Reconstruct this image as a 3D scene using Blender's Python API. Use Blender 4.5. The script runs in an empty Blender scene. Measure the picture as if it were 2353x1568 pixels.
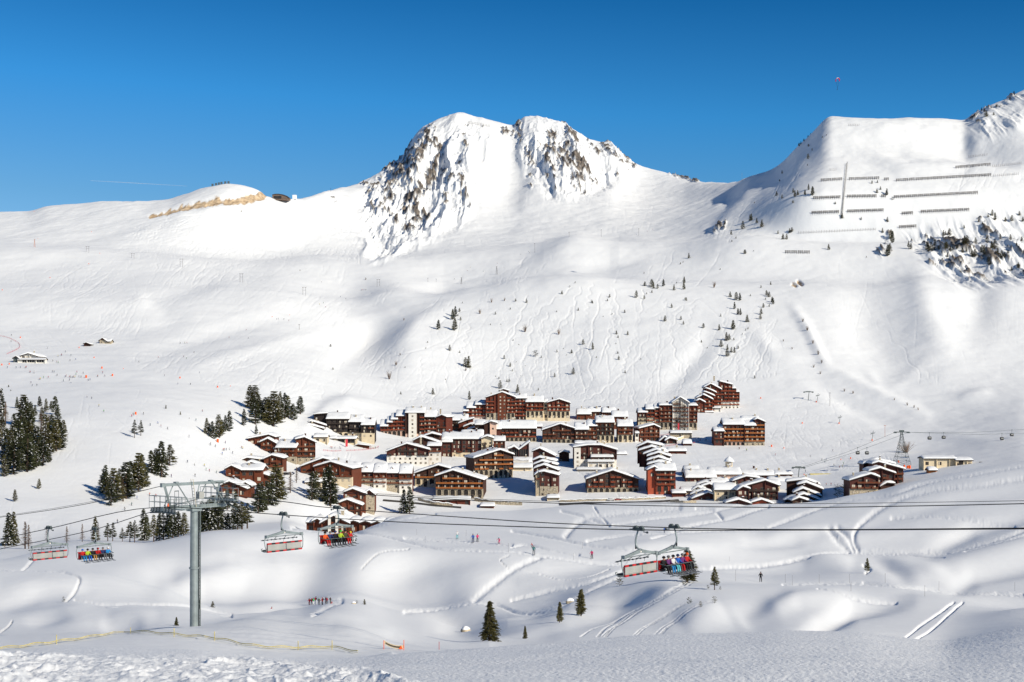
import bpy, bmesh, math, random
import numpy as np
from mathutils import Vector, Matrix
random.seed(7); RNG = np.random.RandomState(11)
F = 3268.0; CX = 1176.5; HZ = 920.0; IW = 2353; IH = 1568      # focal length (50 mm), optical axis column, horizon row
COL = bpy.context.scene.collection
def tag(o, label=None, cat=None, group=None, kind=None):
    if label:
        o['label'] = label
        if len(label.replace('-', ' ').split()) > 16: print('LONG', label)
    if cat: o['category'] = cat
    if group: o['group'] = group
    if kind: o['kind'] = kind
    return o
def sm(a, b, x):
    t = np.clip((x - a) / (b - a), 0, 1); return t * t * (3 - 2 * t)

# ------------------------------------------------------------------ noise
def vnoise(x, y, seed=0):
    xi = np.floor(x).astype(np.int64); yi = np.floor(y).astype(np.int64)
    xf = x - xi; yf = y - yi
    def h(a, b):
        n = (a * 374761393 + b * 668265263 + seed * 1442695041) & 0x7fffffff
        n = ((n ^ (n >> 13)) * 1274126177) & 0x7fffffff
        n = n ^ (n >> 16)
        return (n & 0xffff) / 65535.0
    u = xf * xf * xf * (xf * (xf * 6 - 15) + 10); v = yf * yf * yf * (yf * (yf * 6 - 15) + 10)
    a = h(xi, yi); b = h(xi + 1, yi); c = h(xi, yi + 1); d = h(xi + 1, yi + 1)
    return (a + (b - a) * u) * (1 - v) + (c + (d - c) * u) * v
def fbm(x, y, octs=4, seed=0, gain=0.5):
    s = 0; a = 1; t = 0
    for o in range(octs):
        s = s + a * (vnoise(x * 2 ** o + 17.3 * o, y * 2 ** o - 9.1 * o, seed + o) - .5) * 2
        t += a; a *= gain
    return s / t
def ridged(x, y, octs=4, seed=0):
    s = 0; a = 1; t = 0
    for o in range(octs):
        n = 1 - abs(vnoise(x * 2 ** o + 5.3 * o, y * 2 ** o + 3.1 * o, seed + o) * 2 - 1)
        s = s + a * n * n; t += a; a *= .55
    return s / t

# ------------------------------------------------------------------ smooth curves
def pchip(xk, yk, x):
    xk = np.asarray(xk, float); yk = np.asarray(yk, float)
    h = np.diff(xk); dl = np.diff(yk) / h
    m = np.zeros_like(yk)
    for i in range(1, len(xk) - 1):
        if dl[i - 1] * dl[i] > 0:
            w1 = 2 * h[i] + h[i - 1]; w2 = h[i] + 2 * h[i - 1]
            m[i] = (w1 + w2) / (w1 / dl[i - 1] + w2 / dl[i])
    m[0] = dl[0]; m[-1] = dl[-1]
    x = np.clip(x, xk[0], xk[-1]); i = np.clip(np.searchsorted(xk, x) - 1, 0, len(xk) - 2)
    t = (x - xk[i]) / h[i]
    return ((2*t**3 - 3*t**2 + 1) * yk[i] + (t**3 - 2*t**2 + t) * h[i] * m[i] + (-2*t**3 + 3*t**2) * yk[i+1] + (t**3 - t**2) * h[i] * m[i+1])
# grid columns: dense inside the picture, sparse far outside it
PXS = np.concatenate([np.linspace(-2600, -160, 60), np.arange(-140, 2500, 2.0), np.linspace(2520, 4900, 60)])
def blur(a, n):
    if n < 1: return a
    k = np.exp(-0.5 * (np.arange(-3*n, 3*n+1) / n) ** 2); k /= k.sum()
    return np.convolve(np.pad(a, 3*n, mode='edge'), k, 'valid')
def cv(pts, bl=8):
    if not isinstance(pts, (list, tuple)): return np.full_like(PXS, float(pts))
    xs = [p[0] for p in pts]; ys = [p[1] for p in pts]
    return blur(pchip(xs, ys, PXS), bl)
CONT = []       # contours, near to far: (y(px), d(px), rows to the next one)
def add(y, d, rows, bl=8): CONT.append((cv(y, bl) if isinstance(y, (list, tuple, int, float)) else y, cv(d, 20) if isinstance(d, (list, tuple, int, float)) else d, rows))
c0 = cv([(0,1496),(230,1489),(430,1494),(560,1508),(720,1514),(830,1509),(920,1500),(1100,1491),(1250,1480),(1450,1465),(1700,1455),(1800,1450),(1960,1452),(2060,1462),(2170,1472),(2230,1462),(2353,1437),(2600,1410)])
c1 = cv([(-200,1462),(0,1457),(100,1451),(230,1447),(360,1438),(440,1436),(500,1427),(600,1408),(660,1401),(720,1400),(790,1409),(860,1430),(930,1452),(1010,1464),(1130,1468),(1240,1466),(1300,1455),(1500,1440),(1800,1435),(2000,1440),(2170,1445),(2353,1420),(2600,1400)])
c3 = cv([(-200,1405),(0,1402),(60,1395),(120,1387),(160,1381),(220,1387),(300,1390),(361,1391),(438,1396),(528,1411),(600,1408),(652,1398),(707,1388),(766,1380),(793,1378),(838,1383),(879,1397),(930,1408),(980,1418),(1054,1440),(1100,1436),(1145,1422),(1180,1418),(1223,1418),(1262,1404),(1320,1388),(1370,1388),(1400,1392),(1434,1386),(1486,1365),(1537,1350),(1600,1345),(1765,1348),(1882,1353),(1956,1360),(2175,1379),(2353,1405),(2600,1410)])
cB = cv([(-200,1308),(0,1309),(103,1312),(206,1316),(258,1322),(309,1335),(361,1345),(412,1370),(438,1384),(505,1396),(560,1392),(650,1384),(760,1371),(800,1369),(879,1386),(930,1396),(1004,1399),(1087,1386),(1176,1395),(1262,1388),(1344,1363),(1408,1349),(1486,1337),(1537,1328),(1600,1325),(1700,1333),(1765,1340),(2038,1340),(2175,1358),(2353,1362),(2600,1365)])
cP = cv([(-200,1300),(0,1298),(200,1300),(400,1310),(588,1290),(727,1275),(821,1262),(921,1256),(1059,1258),(1176,1264),(1260,1276),(1360,1290),(1500,1302),(1640,1312),(1765,1322),(1882,1318),(2038,1310),(2175,1322),(2353,1320),(2600,1320)])
c4 = cv([(-200,1300),(0,1287),(90,1265),(170,1250),(258,1246),(332,1251),(380,1243),(433,1231),(489,1222),(588,1218),(671,1211),(727,1217),(804,1227),(870,1231),(960,1234),(1059,1235),(1176,1235),(1300,1233),(1408,1231),(1537,1226),(1765,1250),(1850,1262),(2000,1272),(2150,1270),(2353,1240),(2600,1220)])
c45 = cv([(-200,1296),(0,1290),(90,1275),(170,1260),(258,1256),(332,1260),(380,1250),(433,1240),(489,1230),(588,1226),(671,1220),(727,1224),(804,1228),(870,1219),(960,1208),(1059,1207),(1176,1206),(1300,1203),(1537,1200),(1765,1205),(1900,1200),(2000,1195),(2150,1180),(2353,1165),(2600,1150)])
c5 = cv([(-200,1280),(0,1270),(90,1266),(170,1252),(258,1248),(332,1252),(380,1244),(433,1232),(489,1222),(588,1218),(671,1212),(727,1217),(804,1226),(821,1222),(868,1205),(921,1186),(976,1179),(1059,1177),(1176,1175),(1260,1168),(1350,1160),(1500,1155),(1585,1157),(1765,1160),(1885,1152),(1956,1137),(2017,1128),(2066,1114),(2120,1103),(2200,1087),(2290,1070),(2353,1060),(2600,1030)])
sky_pts = [(-300,500),(0,489),(60,488),(110,475),(180,470),(260,463),(330,462),(380,459),(420,447),(480,429),(520,423),(560,427),(600,440),(615,450),(640,457),(690,458),(720,452),(760,440),(800,430),(840,420),(870,398),(900,375),(930,350),(945,328),(960,308),(985,290),(1000,281),(1015,276),(1035,268),(1060,259),(1085,266),(1110,272),(1150,281),(1180,288),(1190,285),(1205,273),(1230,270),(1265,272),(1290,283),(1320,300),(1350,318),(1385,325),(1400,330),(1425,352),(1450,372),(1480,386),(1530,398),(1580,412),(1640,421),(1690,417),(1720,405),(1760,393),(1780,385),(1800,370),(1830,338),(1860,310),(1878,290),(1893,274),(1910,266),(1950,268),(2000,273),(2060,275),(2100,271),(2150,272),(2210,275),(2240,258),(2290,235),(2330,215),(2353,205),(2600,120)]
cS = cv(sky_pts, 2)
R = lambda v: v
zy = lambda z, d: HZ + z * F / d
add(zy(1.65, 1.2), 1.2, 8)
add(zy(1.9, 5.0), 5.0, 40)
add(1568, 11.5, 300)
add(c0, 24, 14)
add(c0 + 45, 45, 14)                                                                    # 4 hidden hollow
add(c0 + 6, [(0,84),(900,84),(1200,105),(1500,135),(2353,150)], 60)                     # 5
add(c1, [(0,122),(445,122),(700,132),(1000,140),(1200,145),(1500,160),(2353,172)], 14)  # 6
add(c1 + sm(1250, 1050, PXS) * 10 - sm(1050, 1250, PXS) * 22, [(0,140),(445,140),(700,152),(1200,158),(1500,178),(2353,188)], 40)
add(c3, [(0,180),(400,187),(520,205),(700,250),(850,250),(1000,240),(1200,228),(1400,222),(1600,226),(2353,228)], 12)  # 8
add(c3 + sm(1240, 1060, PXS) * 7 - sm(1060, 1240, PXS) * 4, [(0,195),(400,202),(520,220),(700,262),(850,262),(1000,253),(1200,240),(1400,234),(1600,240),(2353,242)], 40)
add(cB, [(0,235),(400,242),(520,252),(700,274),(900,274),(1200,262),(1400,256),(1600,261),(1765,264),(2353,266)], 14)  # 10
add(np.minimum(cB + sm(520, 400, PXS) * 7, c3 + 40) - sm(400, 560, PXS) * 6 - sm(1300, 1500, PXS) * 1, [(0,250),(400,256),(520,264),(700,284),(900,284),(1200,272),(1400,267),(1600,272),(2353,277)], 50)
add(cP, [(0,276),(400,286),(700,322),(900,328),(1200,325),(1400,318),(2353,318)], 40)
add(c4, [(0,330),(700,358),(900,368),(1200,368),(1500,362),(2353,368)], 30)               # 13
add(c45, [(0,370),(700,395),(900,412),(1200,416),(1500,415),(2353,425)], 30)
add(c5, [(0,410),(700,430),(900,465),(1200,495),(1500,502),(1900,508),(2353,535)], 12)    # 15
SPLIT = len(CONT)
add(c5 + 9 * sm(655, 720, PXS) - 4 * sm(720, 655, PXS), [(0,440),(700,470),(900,520),(1200,560),(1500,580),(1900,590),(2353,640)], 30)
add(c5 + 3 * sm(655, 760, PXS) - 14 * sm(760, 655, PXS), [(0,470),(300,520),(600,640),(800,740),(900,790),(1200,830),(1500,830),(1800,800),(2100,780),(2353,800)], 50)
cV1 = np.minimum(cv([(0,1150),(600,1150),(900,1150),(1200,1135),(1500,1125),(1800,1125),(2000,1100),(2100,1080),(2353,1035)]), c5 - 18)
add(cV1, [(0,580),(300,620),(600,720),(900,850),(1200,880),(1500,880),(1800,870),(2100,880),(2353,900)], 60)
add([(0,1060),(1800,1055),(2100,1045),(2353,1000)], [(0,660),(300,700),(600,850),(900,960),(1200,990),(1500,990),(2100,1000),(2353,1020)], 70)
add([(0,960),(1500,955),(1750,962),(2100,965),(2353,935)], [(0,790),(300,820),(600,960),(900,1130),(1200,1180),(1500,1180),(2353,1180)], 60)
add([(0,870),(600,880),(900,895),(1100,905),(1500,890),(2353,860)], [(0,1000),(300,1010),(600,1090),(900,1250),(1200,1290),(1500,1290),(2353,1330)], 80)
add([(0,760),(700,790),(850,815),(950,760),(1300,740),(2353,760)], [(0,1280),(600,1320),(850,1420),(1200,1500),(1500,1490),(2353,1480)], 70)
cH = cv([(0,660),(300,660),(600,668),(800,690),(900,672),(1000,678),(1088,664),(1200,638),(1309,627),(1400,640),(1550,650),(1800,655),(2353,640)])
add(cH, [(0,1520),(600,1560),(850,1660),(1200,1680),(1500,1680),(2353,1680)], 12)
add(cH + 3 * sm(900, 1080, PXS) * sm(1500, 1350, PXS) - 8 * sm(1080, 900, PXS) - 8 * sm(1350, 1500, PXS), [(0,1560),(600,1600),(850,1720),(1200,1790),(1500,1760),(2353,1720)], 50)
cM = cv([(0,565),(200,575),(420,590),(600,600),(760,590),(900,590),(1100,575),(1230,562),(1320,548),(1400,556),(1550,560),(1700,545),(1900,560),(2353,560)])
add(cM, [(0,1800),(400,1820),(800,2000),(1200,2080),(1500,2050),(1700,1950),(2353,1850)], 12)
add(cM + 2.5 * sm(1180, 1300, PXS) * sm(1480, 1380, PXS) - 4 * (1 - sm(1180, 1300, PXS) * sm(1480, 1380, PXS)), [(0,1840),(400,1860),(800,2060),(1200,2160),(1500,2120),(1700,2000),(2353,1880)], 60)
cN = cv([(0,545),(200,535),(420,520),(600,520),(760,530),(860,545),(1000,540),(1300,520),(1550,510),(1660,500),(1800,460),(1900,440),(2353,430)])
add(cN, [(0,1960),(400,2000),(800,2250),(1200,2350),(1500,2350),(1700,2150),(1850,2000),(2353,2000)], 170)
cMid = cN * .5 + cS * .5
add(cMid, [(0,2080),(400,2080),(700,2200),(850,2550),(1200,2700),(1500,2700),(1680,2350),(1850,2150),(2353,2150)], 190)
add(cS, [(0,2250),(400,2200),(680,2250),(800,2700),(950,3000),(1300,3050),(1560,2880),(1680,2560),(1800,2380),(2000,2300),(2353,2350)], 10, 2)
LASTC = len(CONT) - 1
dS = CONT[-1][1]
add(cS + 25, dS * 1.05, 8); add(cS + 200, dS * 1.3, 6); add(cS * 0 + 900, dS * 1.9, 1)

# ------------------------------------------------------------------ grid from the contours
YK = np.array([c[0] for c in CONT]); DK = np.array([c[1] for c in CONT])
for j in range(1, len(CONT)): DK[j] = np.maximum(DK[j], DK[j-1] * 1.012)
hh = np.diff(DK, axis=0); dl = np.diff(YK, axis=0) / hh
MK = np.zeros_like(YK)
w1 = 2 * hh[1:] + hh[:-1]; w2 = hh[1:] + 2 * hh[:-1]
with np.errstate(divide='ignore', invalid='ignore'):
    mm = (w1 + w2) / (w1 / dl[:-1] + w2 / dl[1:])
MK[1:-1] = np.where(dl[:-1] * dl[1:] > 0, mm, 0); MK[0] = dl[0]; MK[-1] = dl[-1]
MK = np.nan_to_num(MK)
rowsD = []; rowsY = []; ROWJ = []
for j in range(len(CONT) - 1):
    n = CONT[j][2]
    for i in range(n):
        t = i / n
        rowsD.append(DK[j] * (1 - t) + DK[j+1] * t)
        rowsY.append((2*t**3-3*t**2+1)*YK[j] + (t**3-2*t**2+t)*hh[j]*MK[j] + (-2*t**3+3*t**2)*YK[j+1] + (t**3-t**2)*hh[j]*MK[j+1])
        ROWJ.append(j)
rowsD.append(DK[-1]); rowsY.append(YK[-1]); ROWJ.append(len(CONT) - 1); ROWJ = np.array(ROWJ)
GD = np.array(rowsD); GY = np.array(rowsY); GP = np.broadcast_to(PXS, GD.shape)
GX = (GP - CX) / F * GD
GZ = -(GY - HZ) / F * GD
VIS = np.minimum.accumulate(GY, axis=0) >= GY - .5
# ------------------------------------------------------------------ relief fields, drawn on the slopes
MX = 160; RW = IW + 2 * MX; RH = IH + 200
def field(): return np.zeros((RH, RW), np.float32)
def smoothline(pts, step=1.0):
    pts = np.array(pts, float)
    if len(pts) > 2:
        s = np.concatenate([[0], np.cumsum(np.hypot(*np.diff(pts, axis=0).T))])
        n = max(3, int(s[-1] / step)); q = np.linspace(0, s[-1], n)
        out = []
        for k in range(2):      # catmull-rom through the points
            m = np.gradient(pts[:, k], s)
            i = np.clip(np.searchsorted(s, q) - 1, 0, len(s) - 2); h = s[i+1] - s[i]; t = (q - s[i]) / h
            out.append((2*t**3-3*t**2+1)*pts[i, k] + (t**3-2*t**2+t)*h*m[i] + (-2*t**3+3*t**2)*pts[i+1, k] + (t**3-t**2)*h*m[i+1])
        return np.stack(out, 1)
    n = max(2, int(np.hypot(*(pts[1] - pts[0])) / step))
    return pts[0] + (pts[1] - pts[0]) * np.linspace(0, 1, n)[:, None]
def stroke(fl, pts, w, amp=1.0, mode='max', asp=1.0):
    """soft line of half width w (asp: flatter vertically)"""
    p = smoothline(pts, max(.6, w * .35)); r = int(w * 2.4) + 1
    oy, ox = np.mgrid[-r:r+1, -r:r+1]
    for (x, y) in p:
        xi = int(round(x)) + MX; yi = int(round(y))
        if xi < r or yi < r or xi >= RW - r or yi >= RH - r: continue
        g = amp * np.exp(-(((ox + xi - MX - x)) ** 2 + ((oy + yi - y) / asp) ** 2) / (w * w))
        s = fl[yi-r:yi+r+1, xi-r:xi+r+1]
        if amp > 0: np.maximum(s, g, out=s)
        else: np.minimum(s, g, out=s)
def thin(fl, P, amp):
    """many thin tracks at once: P = n x 2 points"""
    x = P[:, 0] + MX; y = P[:, 1]
    ok = (x > 3) & (x < RW - 4) & (y > 3) & (y < RH - 4); x = x[ok]; y = y[ok]
    a = amp[ok] if isinstance(amp, np.ndarray) else amp
    for dy in (-1, 0, 1):
        for dx in (-1, 0, 1):
            xi = np.round(x).astype(int) + dx; yi = np.round(y).astype(int) + dy
            np.maximum.at(fl, (yi, xi), a * np.exp(-((xi - x) ** 2 + (yi - y) ** 2) / .9))
def inpoly(poly, X, Y):
    poly = np.array(poly, float); ins = np.zeros(X.shape, bool); j = len(poly) - 1
    for i in range(len(poly)):
        xi, yi = poly[i]; xj, yj = poly[j]
        ins ^= ((yi > Y) != (yj > Y)) & (X < (xj - xi) * (Y - yi) / (yj - yi + 1e-9) + xi); j = i
    return ins
yy, xx = np.mgrid[0:RH, 0:RW]; xx = xx - MX
def boxblur(a, r):
    if r < 1: return a
    for ax in (0, 1):
        c = np.cumsum(np.pad(a, [(r+1, r) if k == ax else (0, 0) for k in (0, 1)], mode='edge'), axis=ax, dtype=np.float64)
        a = ((np.take(c, range(2*r+1, c.shape[ax]), axis=ax) - np.take(c, range(0, c.shape[ax]-2*r-1), axis=ax)) / (2*r+1)).astype(np.float32)
    return a
def polymask(poly, soft=8): return boxblur(boxblur(inpoly(poly, xx, yy).astype(np.float32), soft), soft)

TRK = field()          # narrow tracks (carved)
# tracked hill behind the village
hill = [(800,905),(850,830),(930,760),(1030,700),(1120,668),(1309,634),(1420,645),(1560,668),(1700,690),(1790,720),(1800,800),(1740,860),(1600,900),(1500,935),(1340,925),(1200,890),(1050,905),(1000,930),(900,925)]
def serp(x, y, L, ang, amp, wl, drift=0):
    n = int(L / .8); t = np.arange(n) * .8; ph = RNG.rand() * 6.28
    a = ang + drift * t / L + .25 * np.sin(t / 70. + ph * 3)
    s = np.sin(t / (wl * (1 + .3 * np.sin(t / 90. + ph))) * 2 * math.pi + ph)
    dx = np.cos(a); dy = np.sin(a)
    return np.stack([x + np.cumsum(dx) * .8 - s * amp * dy, y + np.cumsum(dy) * .8 + s * amp * dx], 1)
def tracks(poly, n, ang, L, amp, wl, a0=1.0, jit=.35, drift=0):
    jit *= 1.35; L *= .9
    poly = np.array(poly, float); lo = poly.min(0); hi = poly.max(0); k = 0
    while k < n:
        x, y = lo + RNG.rand(2) * (hi - lo)
        if not inpoly(poly, np.array([x]), np.array([y]))[0]: continue
        k += 1
        P = serp(x, y, L * (.5 + RNG.rand()), ang + (RNG.rand() - .5) * 2 * jit, amp * (.3 + RNG.rand()), wl * (.5 + 1.3 * RNG.rand()), drift)
        P = P[inpoly(poly, P[:, 0], P[:, 1])]
        if len(P) > 4: thin(TRK, P, a0 * (.25 + .75 * RNG.rand() ** 1.5) * (.6 + .4 * np.sin(np.linspace(0, 9 * RNG.rand(), len(P)) + RNG.rand() * 6)))
tracks(hill, 150, 1.62, 190, 3.6, 26, 1.0, .35)
tracks(hill, 45, 2.2, 260, 3.0, 40, .9, .4)
tracks(hill, 26, .5, 260, 2.5, 60, .8, .5)
tracks([(1650,640),(1790,700),(1800,860),(1700,880),(1650,800)], 22, 1.9, 130, 3, 24, .8)
tracks([(1330,620),(1600,540),(1700,560),(1600,660),(1400,650)], 16, 2.2, 120, 2.5, 40, .9)
left = [(0,600),(240,600),(330,500),(560,470),(700,470),(850,520),(830,620),(1000,640),(1230,580),(1280,590),(1200,650),(1000,660),(850,700),(800,800),(770,920),(640,930),(560,905),(480,880),(420,865),(330,850),(240,800),(150,760),(60,700),(0,680)]
tracks(left, 520, 2.65, 190, 1.6, 30, .85, .35)
tracks(left, 240, 2.2, 90, 2.6, 18, .75, .4)
tracks([(330,500),(560,470),(700,470),(850,520),(830,610),(600,600),(420,600),(260,590)], 300, 1.9, 110, 2.2, 18, .8, .7)
tracks([(0,700),(230,800),(200,830),(0,800)], 50, .5, 110, 1.5, 30, .5, .3)
tracks([(0,900),(300,890),(480,930),(560,1000),(420,1150),(250,1240),(0,1230)], 210, 2.4, 80, 1.2, 16, .45, .6)
tracks([(200,890),(560,930),(780,930),(700,985),(420,1060),(200,980)], 80, .35, 160, 1.2, 50, .45, .3)
tracks([(1840,910),(1900,880),(2000,980),(2060,1060),(1900,1090),(1800,1040),(1740,980)], 70, .9, 90, 2.6, 26, .8, .8)
tracks([(1500,930),(1750,930),(1850,1000),(1990,1060),(1900,1090),(1700,1070),(1600,1000)], 40, .3, 160, 1.2, 60, .6, .4)
tracks([(1900,640),(2000,700),(2150,870),(2100,880),(1950,760)], 5, 1.0, 320, 4, 40, .8, .15)
tracks([(840,780),(1040,640),(1100,650),(860,860),(780,920)], 40, 2.2, 150, 1.6, 50, .8, .2)
tracks([(2100,400),(2353,380),(2353,560),(2100,560)], 10, 1.9, 60, .6, 60, .5)
tracks([(1000,1140),(1150,1120),(1300,1150),(1160,1170)], 14, .6, 60, 1.5, 30, .8); tracks([(730,1040),(880,1030),(880,1080),(740,1090)], 16, 1.9, 60, 1.2, 40, .8); tracks([(1060,1000),(1500,1000),(1600,1140),(1000,1140)], 40, .8, 50, 1.5, 24, .8, 1.2); tracks([(1560,1010),(1900,1040),(1950,1090),(1560,1080)], 30, .4, 90, 1.2, 60, .7, .5)
# runnels on the big mountain and the right hand face
tracks([(960,520),(1150,380),(1300,400),(1500,450),(1560,520),(1300,545),(1100,570),(900,600),(700,600),(820,470)], 130, 1.75, 130, 1.0, 40, .45, .3)
tracks([(2230,340),(2353,250),(2353,420),(2200,440)], 40, 2.1, 110, .6, 80, .7, .1)
tracks([(1600,540),(1750,440),(1860,300),(1900,300),(1800,470),(1680,560)], 40, 2.1, 90, 1.0, 50, .7, .2)
tracks([(1850,560),(2353,600),(2353,900),(2100,880),(1900,700)], 40, 1.5, 160, 1.0, 90, .35, .2)

PATH = field()         # trodden or driven paths: pushed down, rough inside
for pts, w in [
 ([(-60,1308),(0,1310),(100,1314),(160,1322),(183,1335),(176,1355),(152,1378)], 3.2), ([(172,1377),(220,1388),(330,1391),(438,1396),(532,1412)], 2.6),
 ([(52,1308),(70,1292),(88,1278)], 3), ([(0,1452),(20,1437),(28,1425)], 1.6),
 ([(671,1212),(750,1218),(800,1224),(860,1232),(930,1244),(1010,1257),(1100,1263),(1180,1270),(1260,1281),(1350,1291),(1500,1301),(1640,1308)], 3.0),
 ([(1090,1383),(1120,1360),(1160,1330),(1200,1300),(1240,1282)], 8), ([(930,1409),(1000,1404),(1087,1388),(1150,1393),(1177,1404),(1230,1408),(1300,1385),(1380,1345),(1470,1308)], 4),
 ([(1177,1381),(1260,1362),(1350,1340),(1450,1305),(1560,1290)], 4), ([(2353,1098),(2250,1115),(2150,1125),(2060,1150),(2000,1185),(1970,1212),(1962,1245),(1975,1268)], 6),
 ([(1905,1216),(1922,1240),(1950,1266)], 9), ([(1925,1212),(1950,1240),(1962,1266)], 7), ([(1765,1212),(1850,1182),(1950,1150),(2050,1136),(2120,1112),(2250,1088),(2400,1062)], 4),
 ([(1970,1268),(2050,1271),(2120,1268),(2190,1270),(2260,1254),(2400,1195)], 7), ([(2220,1275),(2300,1250),(2400,1215)], 6), ([(1640,1305),(1765,1300),(1850,1285),(1950,1270)], 5),
 ([(1500,1240),(1560,1216),(1680,1190),(1765,1166)], 4), ([(1177,1222),(1290,1240),(1400,1262),(1480,1275)], 3), ([(1300,1232),(1322,1205),(1345,1192),(1400,1182),(1560,1166)], 7), ([(1410,1205),(1500,1190),(1650,1172),(1765,1150)], 3), ([(1350,1243),(1450,1228),(1560,1222),(1765,1212)], 3.5),
 ([(1290,1176),(1340,1188),(1400,1206)], 3), ([(1365,1166),(1375,1180),(1395,1200)], 2), ([(1600,1168),(1645,1175),(1660,1190)], 3),
 ([(720,1407),(750,1393),(785,1383)], 5), ([(2050,1187),(2120,1184),(2200,1190),(2330,1202)], 4), ([(1177,1255),(1200,1250),(1260,1262),(1330,1275)], 3),
 ([(1765,1300),(1860,1288)], 3), ([(820,1221),(865,1213),(930,1195),(1000,1182)], 3), ([(930,1238),(1000,1240),(1100,1244),(1177,1250)], 3),
 ([(2012,1270),(2100,1278),(2170,1292)], 1.5), ([(1985,1302),(2000,1310),(1990,1318)], 3), ([(1800,1342),(1880,1340),(2000,1340)], 3), ([(1880,1360),(1960,1372),(2060,1378)], 2.5), ([(1985,1338),(2100,1350),(2175,1357),(2260,1362),(2353,1362)], 4), ([(2290,1362),(2353,1366)], 5),
 ([(830,1315),(870,1280),(940,1260)], .8), ([(1170,1278),(1150,1290),(1160,1305),(1240,1322),(1280,1335),(1330,1330),(1400,1306)], .8)]:
    stroke(PATH, pts, w)
for k in range(7):      # ski lines down the lee slope
    x = 1565 + RNG.rand() * 40; stroke(PATH, [(x, 1338), (x - 60, 1370), (x - 120 - 40 * RNG.rand(), 1410), (x - 190 - 60 * RNG.rand(), 1462)], .9, .7)
for k in range(5): x = 1570 + RNG.rand() * 90; stroke(PATH, [(x, 1392), (x - 70, 1430), (x - 130, 1468)], .9, .6)
for a in ([(2078,1470),(2110,1442),(2150,1414),(2192,1386)], [(2103,1472),(2150,1440),(2180,1412),(2212,1387)]): stroke(PATH, a, 2.6)
for k in range(14): y0 = 1290 + k * 6; stroke(PATH, [(1177, y0 + 20), (1250 + 8 * k, y0 - 4), (1330 + 8 * k, y0 - 8)], 1.2, .12)

Q = 4
SOFT = np.zeros((RH // Q + 1, RW // Q + 1), np.float32)      # broad dunes and hollows in metres
qy, qx = np.mgrid[0:SOFT.shape[0], 0:SOFT.shape[1]]; qy = qy * Q; qx = qx * Q - MX
def dune(pts, w, h, asp=1.0):
    P = np.array(pts, float); P[:, 1] /= asp; s = np.concatenate([[0], np.cumsum(np.hypot(*np.diff(P, axis=0).T))])
    best = np.zeros(SOFT.shape, np.float32)
    for i in range(len(P) - 1):
        dx, dy = P[i+1] - P[i]; ll = dx * dx + dy * dy
        t = np.clip(((qx - P[i, 0]) * dx + (qy / asp - P[i, 1]) * dy) / ll, 0, 1)
        d2 = (qx - P[i, 0] - t * dx) ** 2 + (qy / asp - P[i, 1] - t * dy) ** 2
        u = (s[i] + t * (s[i+1] - s[i])) / s[-1]
        best = np.maximum(best, np.exp(-d2 / (w * w)) * (.25 + .75 * np.sin(np.pi * np.clip(u, 0, 1)) ** .8))
    SOFT.__iadd__(best * (h * (1.15 if pts[0][1] > 1180 else .6)))
dune([(1850,1465),(1890,1435),(1960,1398),(2080,1382)], 18, -1.3); dune([(1720,1425),(1830,1378),(1940,1366)], 26, .9, .6)
dune([(2150,1262),(2240,1215),(2400,1180)], 22, -1.6, .6); dune([(2120,1320),(2240,1285),(2400,1245)], 34, 1.5, .6)
dune([(2190,1355),(2240,1325),(2400,1300)], 20, -1.3, .7); dune([(2040,1296),(2110,1310),(2175,1330)], 18, 1.1, .6); dune([(2010,1290),(2050,1310),(2090,1332)], 14, -.8, .7)
dune([(760,1240),(727,1286),(693,1341),(665,1400)], 55, -1.3); dune([(900,1240),(850,1300),(800,1350)], 70, .9); dune([(820,1360),(900,1325),(1000,1290),(1150,1285)], 60, -.8, .6); dune([(960,1370),(1060,1335),(1200,1310)], 60, .8, .6)
dune([(340,1350),(365,1325),(420,1300),(520,1285)], 30, -1.0); dune([(400,1335),(470,1330),(560,1345)], 50, .9, .7); dune([(500,1370),(560,1340),(640,1290)], 46, -.8)
dune([(230,1436),(330,1432)], 30, -.9, .4); dune([(250,1415),(360,1413)], 40, .5, .4); dune([(60,1430),(160,1405)], 26, -.7, .5)
dune([(0,1350),(100,1345),(200,1350)], 40, .7, .5); dune([(760,1440),(900,1462)], 26, .6, .5); dune([(1000,1450),(1100,1458)], 20, -.6, .5)
dune([(1410,1378),(1480,1352),(1560,1342)], 18, .8, .6); dune([(1300,1430),(1400,1410),(1500,1370)], 24, -.9, .7); dune([(1560,1440),(1660,1400)], 40, .9, .7); dune([(1700,1430),(1780,1400)], 34, -.7, .7)
dune([(1380,1270),(1500,1258),(1640,1262)], 26, 1.1, .5); dune([(1250,1320),(1400,1300)], 28, -.8, .4); dune([(1700,1245),(1850,1240)], 30, -1.2, .5); dune([(1850,1290),(1960,1300)], 30, 1.4, .6)
dune([(0,1400),(90,1372),(200,1362)], 22, -.7, .5); dune([(250,1300),(420,1290),(520,1270)], 26, .7, .5); dune([(560,1260),(700,1250),(800,1262)], 24, -.7, .5); dune([(1180,1340),(1300,1345)], 22, .7, .6); dune([(1900,1235),(2100,1222),(2200,1232)], 20, .9, .5); dune([(2000,1200),(2200,1150),(2353,1130)], 18, -.9, .5); dune([(1450,1195),(1650,1200)], 12, .6, .5); dune([(1250,1200),(1400,1215)], 14, -.7, .5); dune([(950,1215),(1150,1210)], 12, .6, .5); dune([(620,1425),(720,1415),(830,1432)], 10, .35, .5)
dune([(1400,1190),(1700,1180)], 14, -.8, .5); dune([(1750,1230),(1880,1215)], 20, 1.2, .5)
dune([(715,985),(800,948),(890,975)], 26, 9); dune([(740,930),(800,925),(860,932)], 14, 3)
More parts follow.
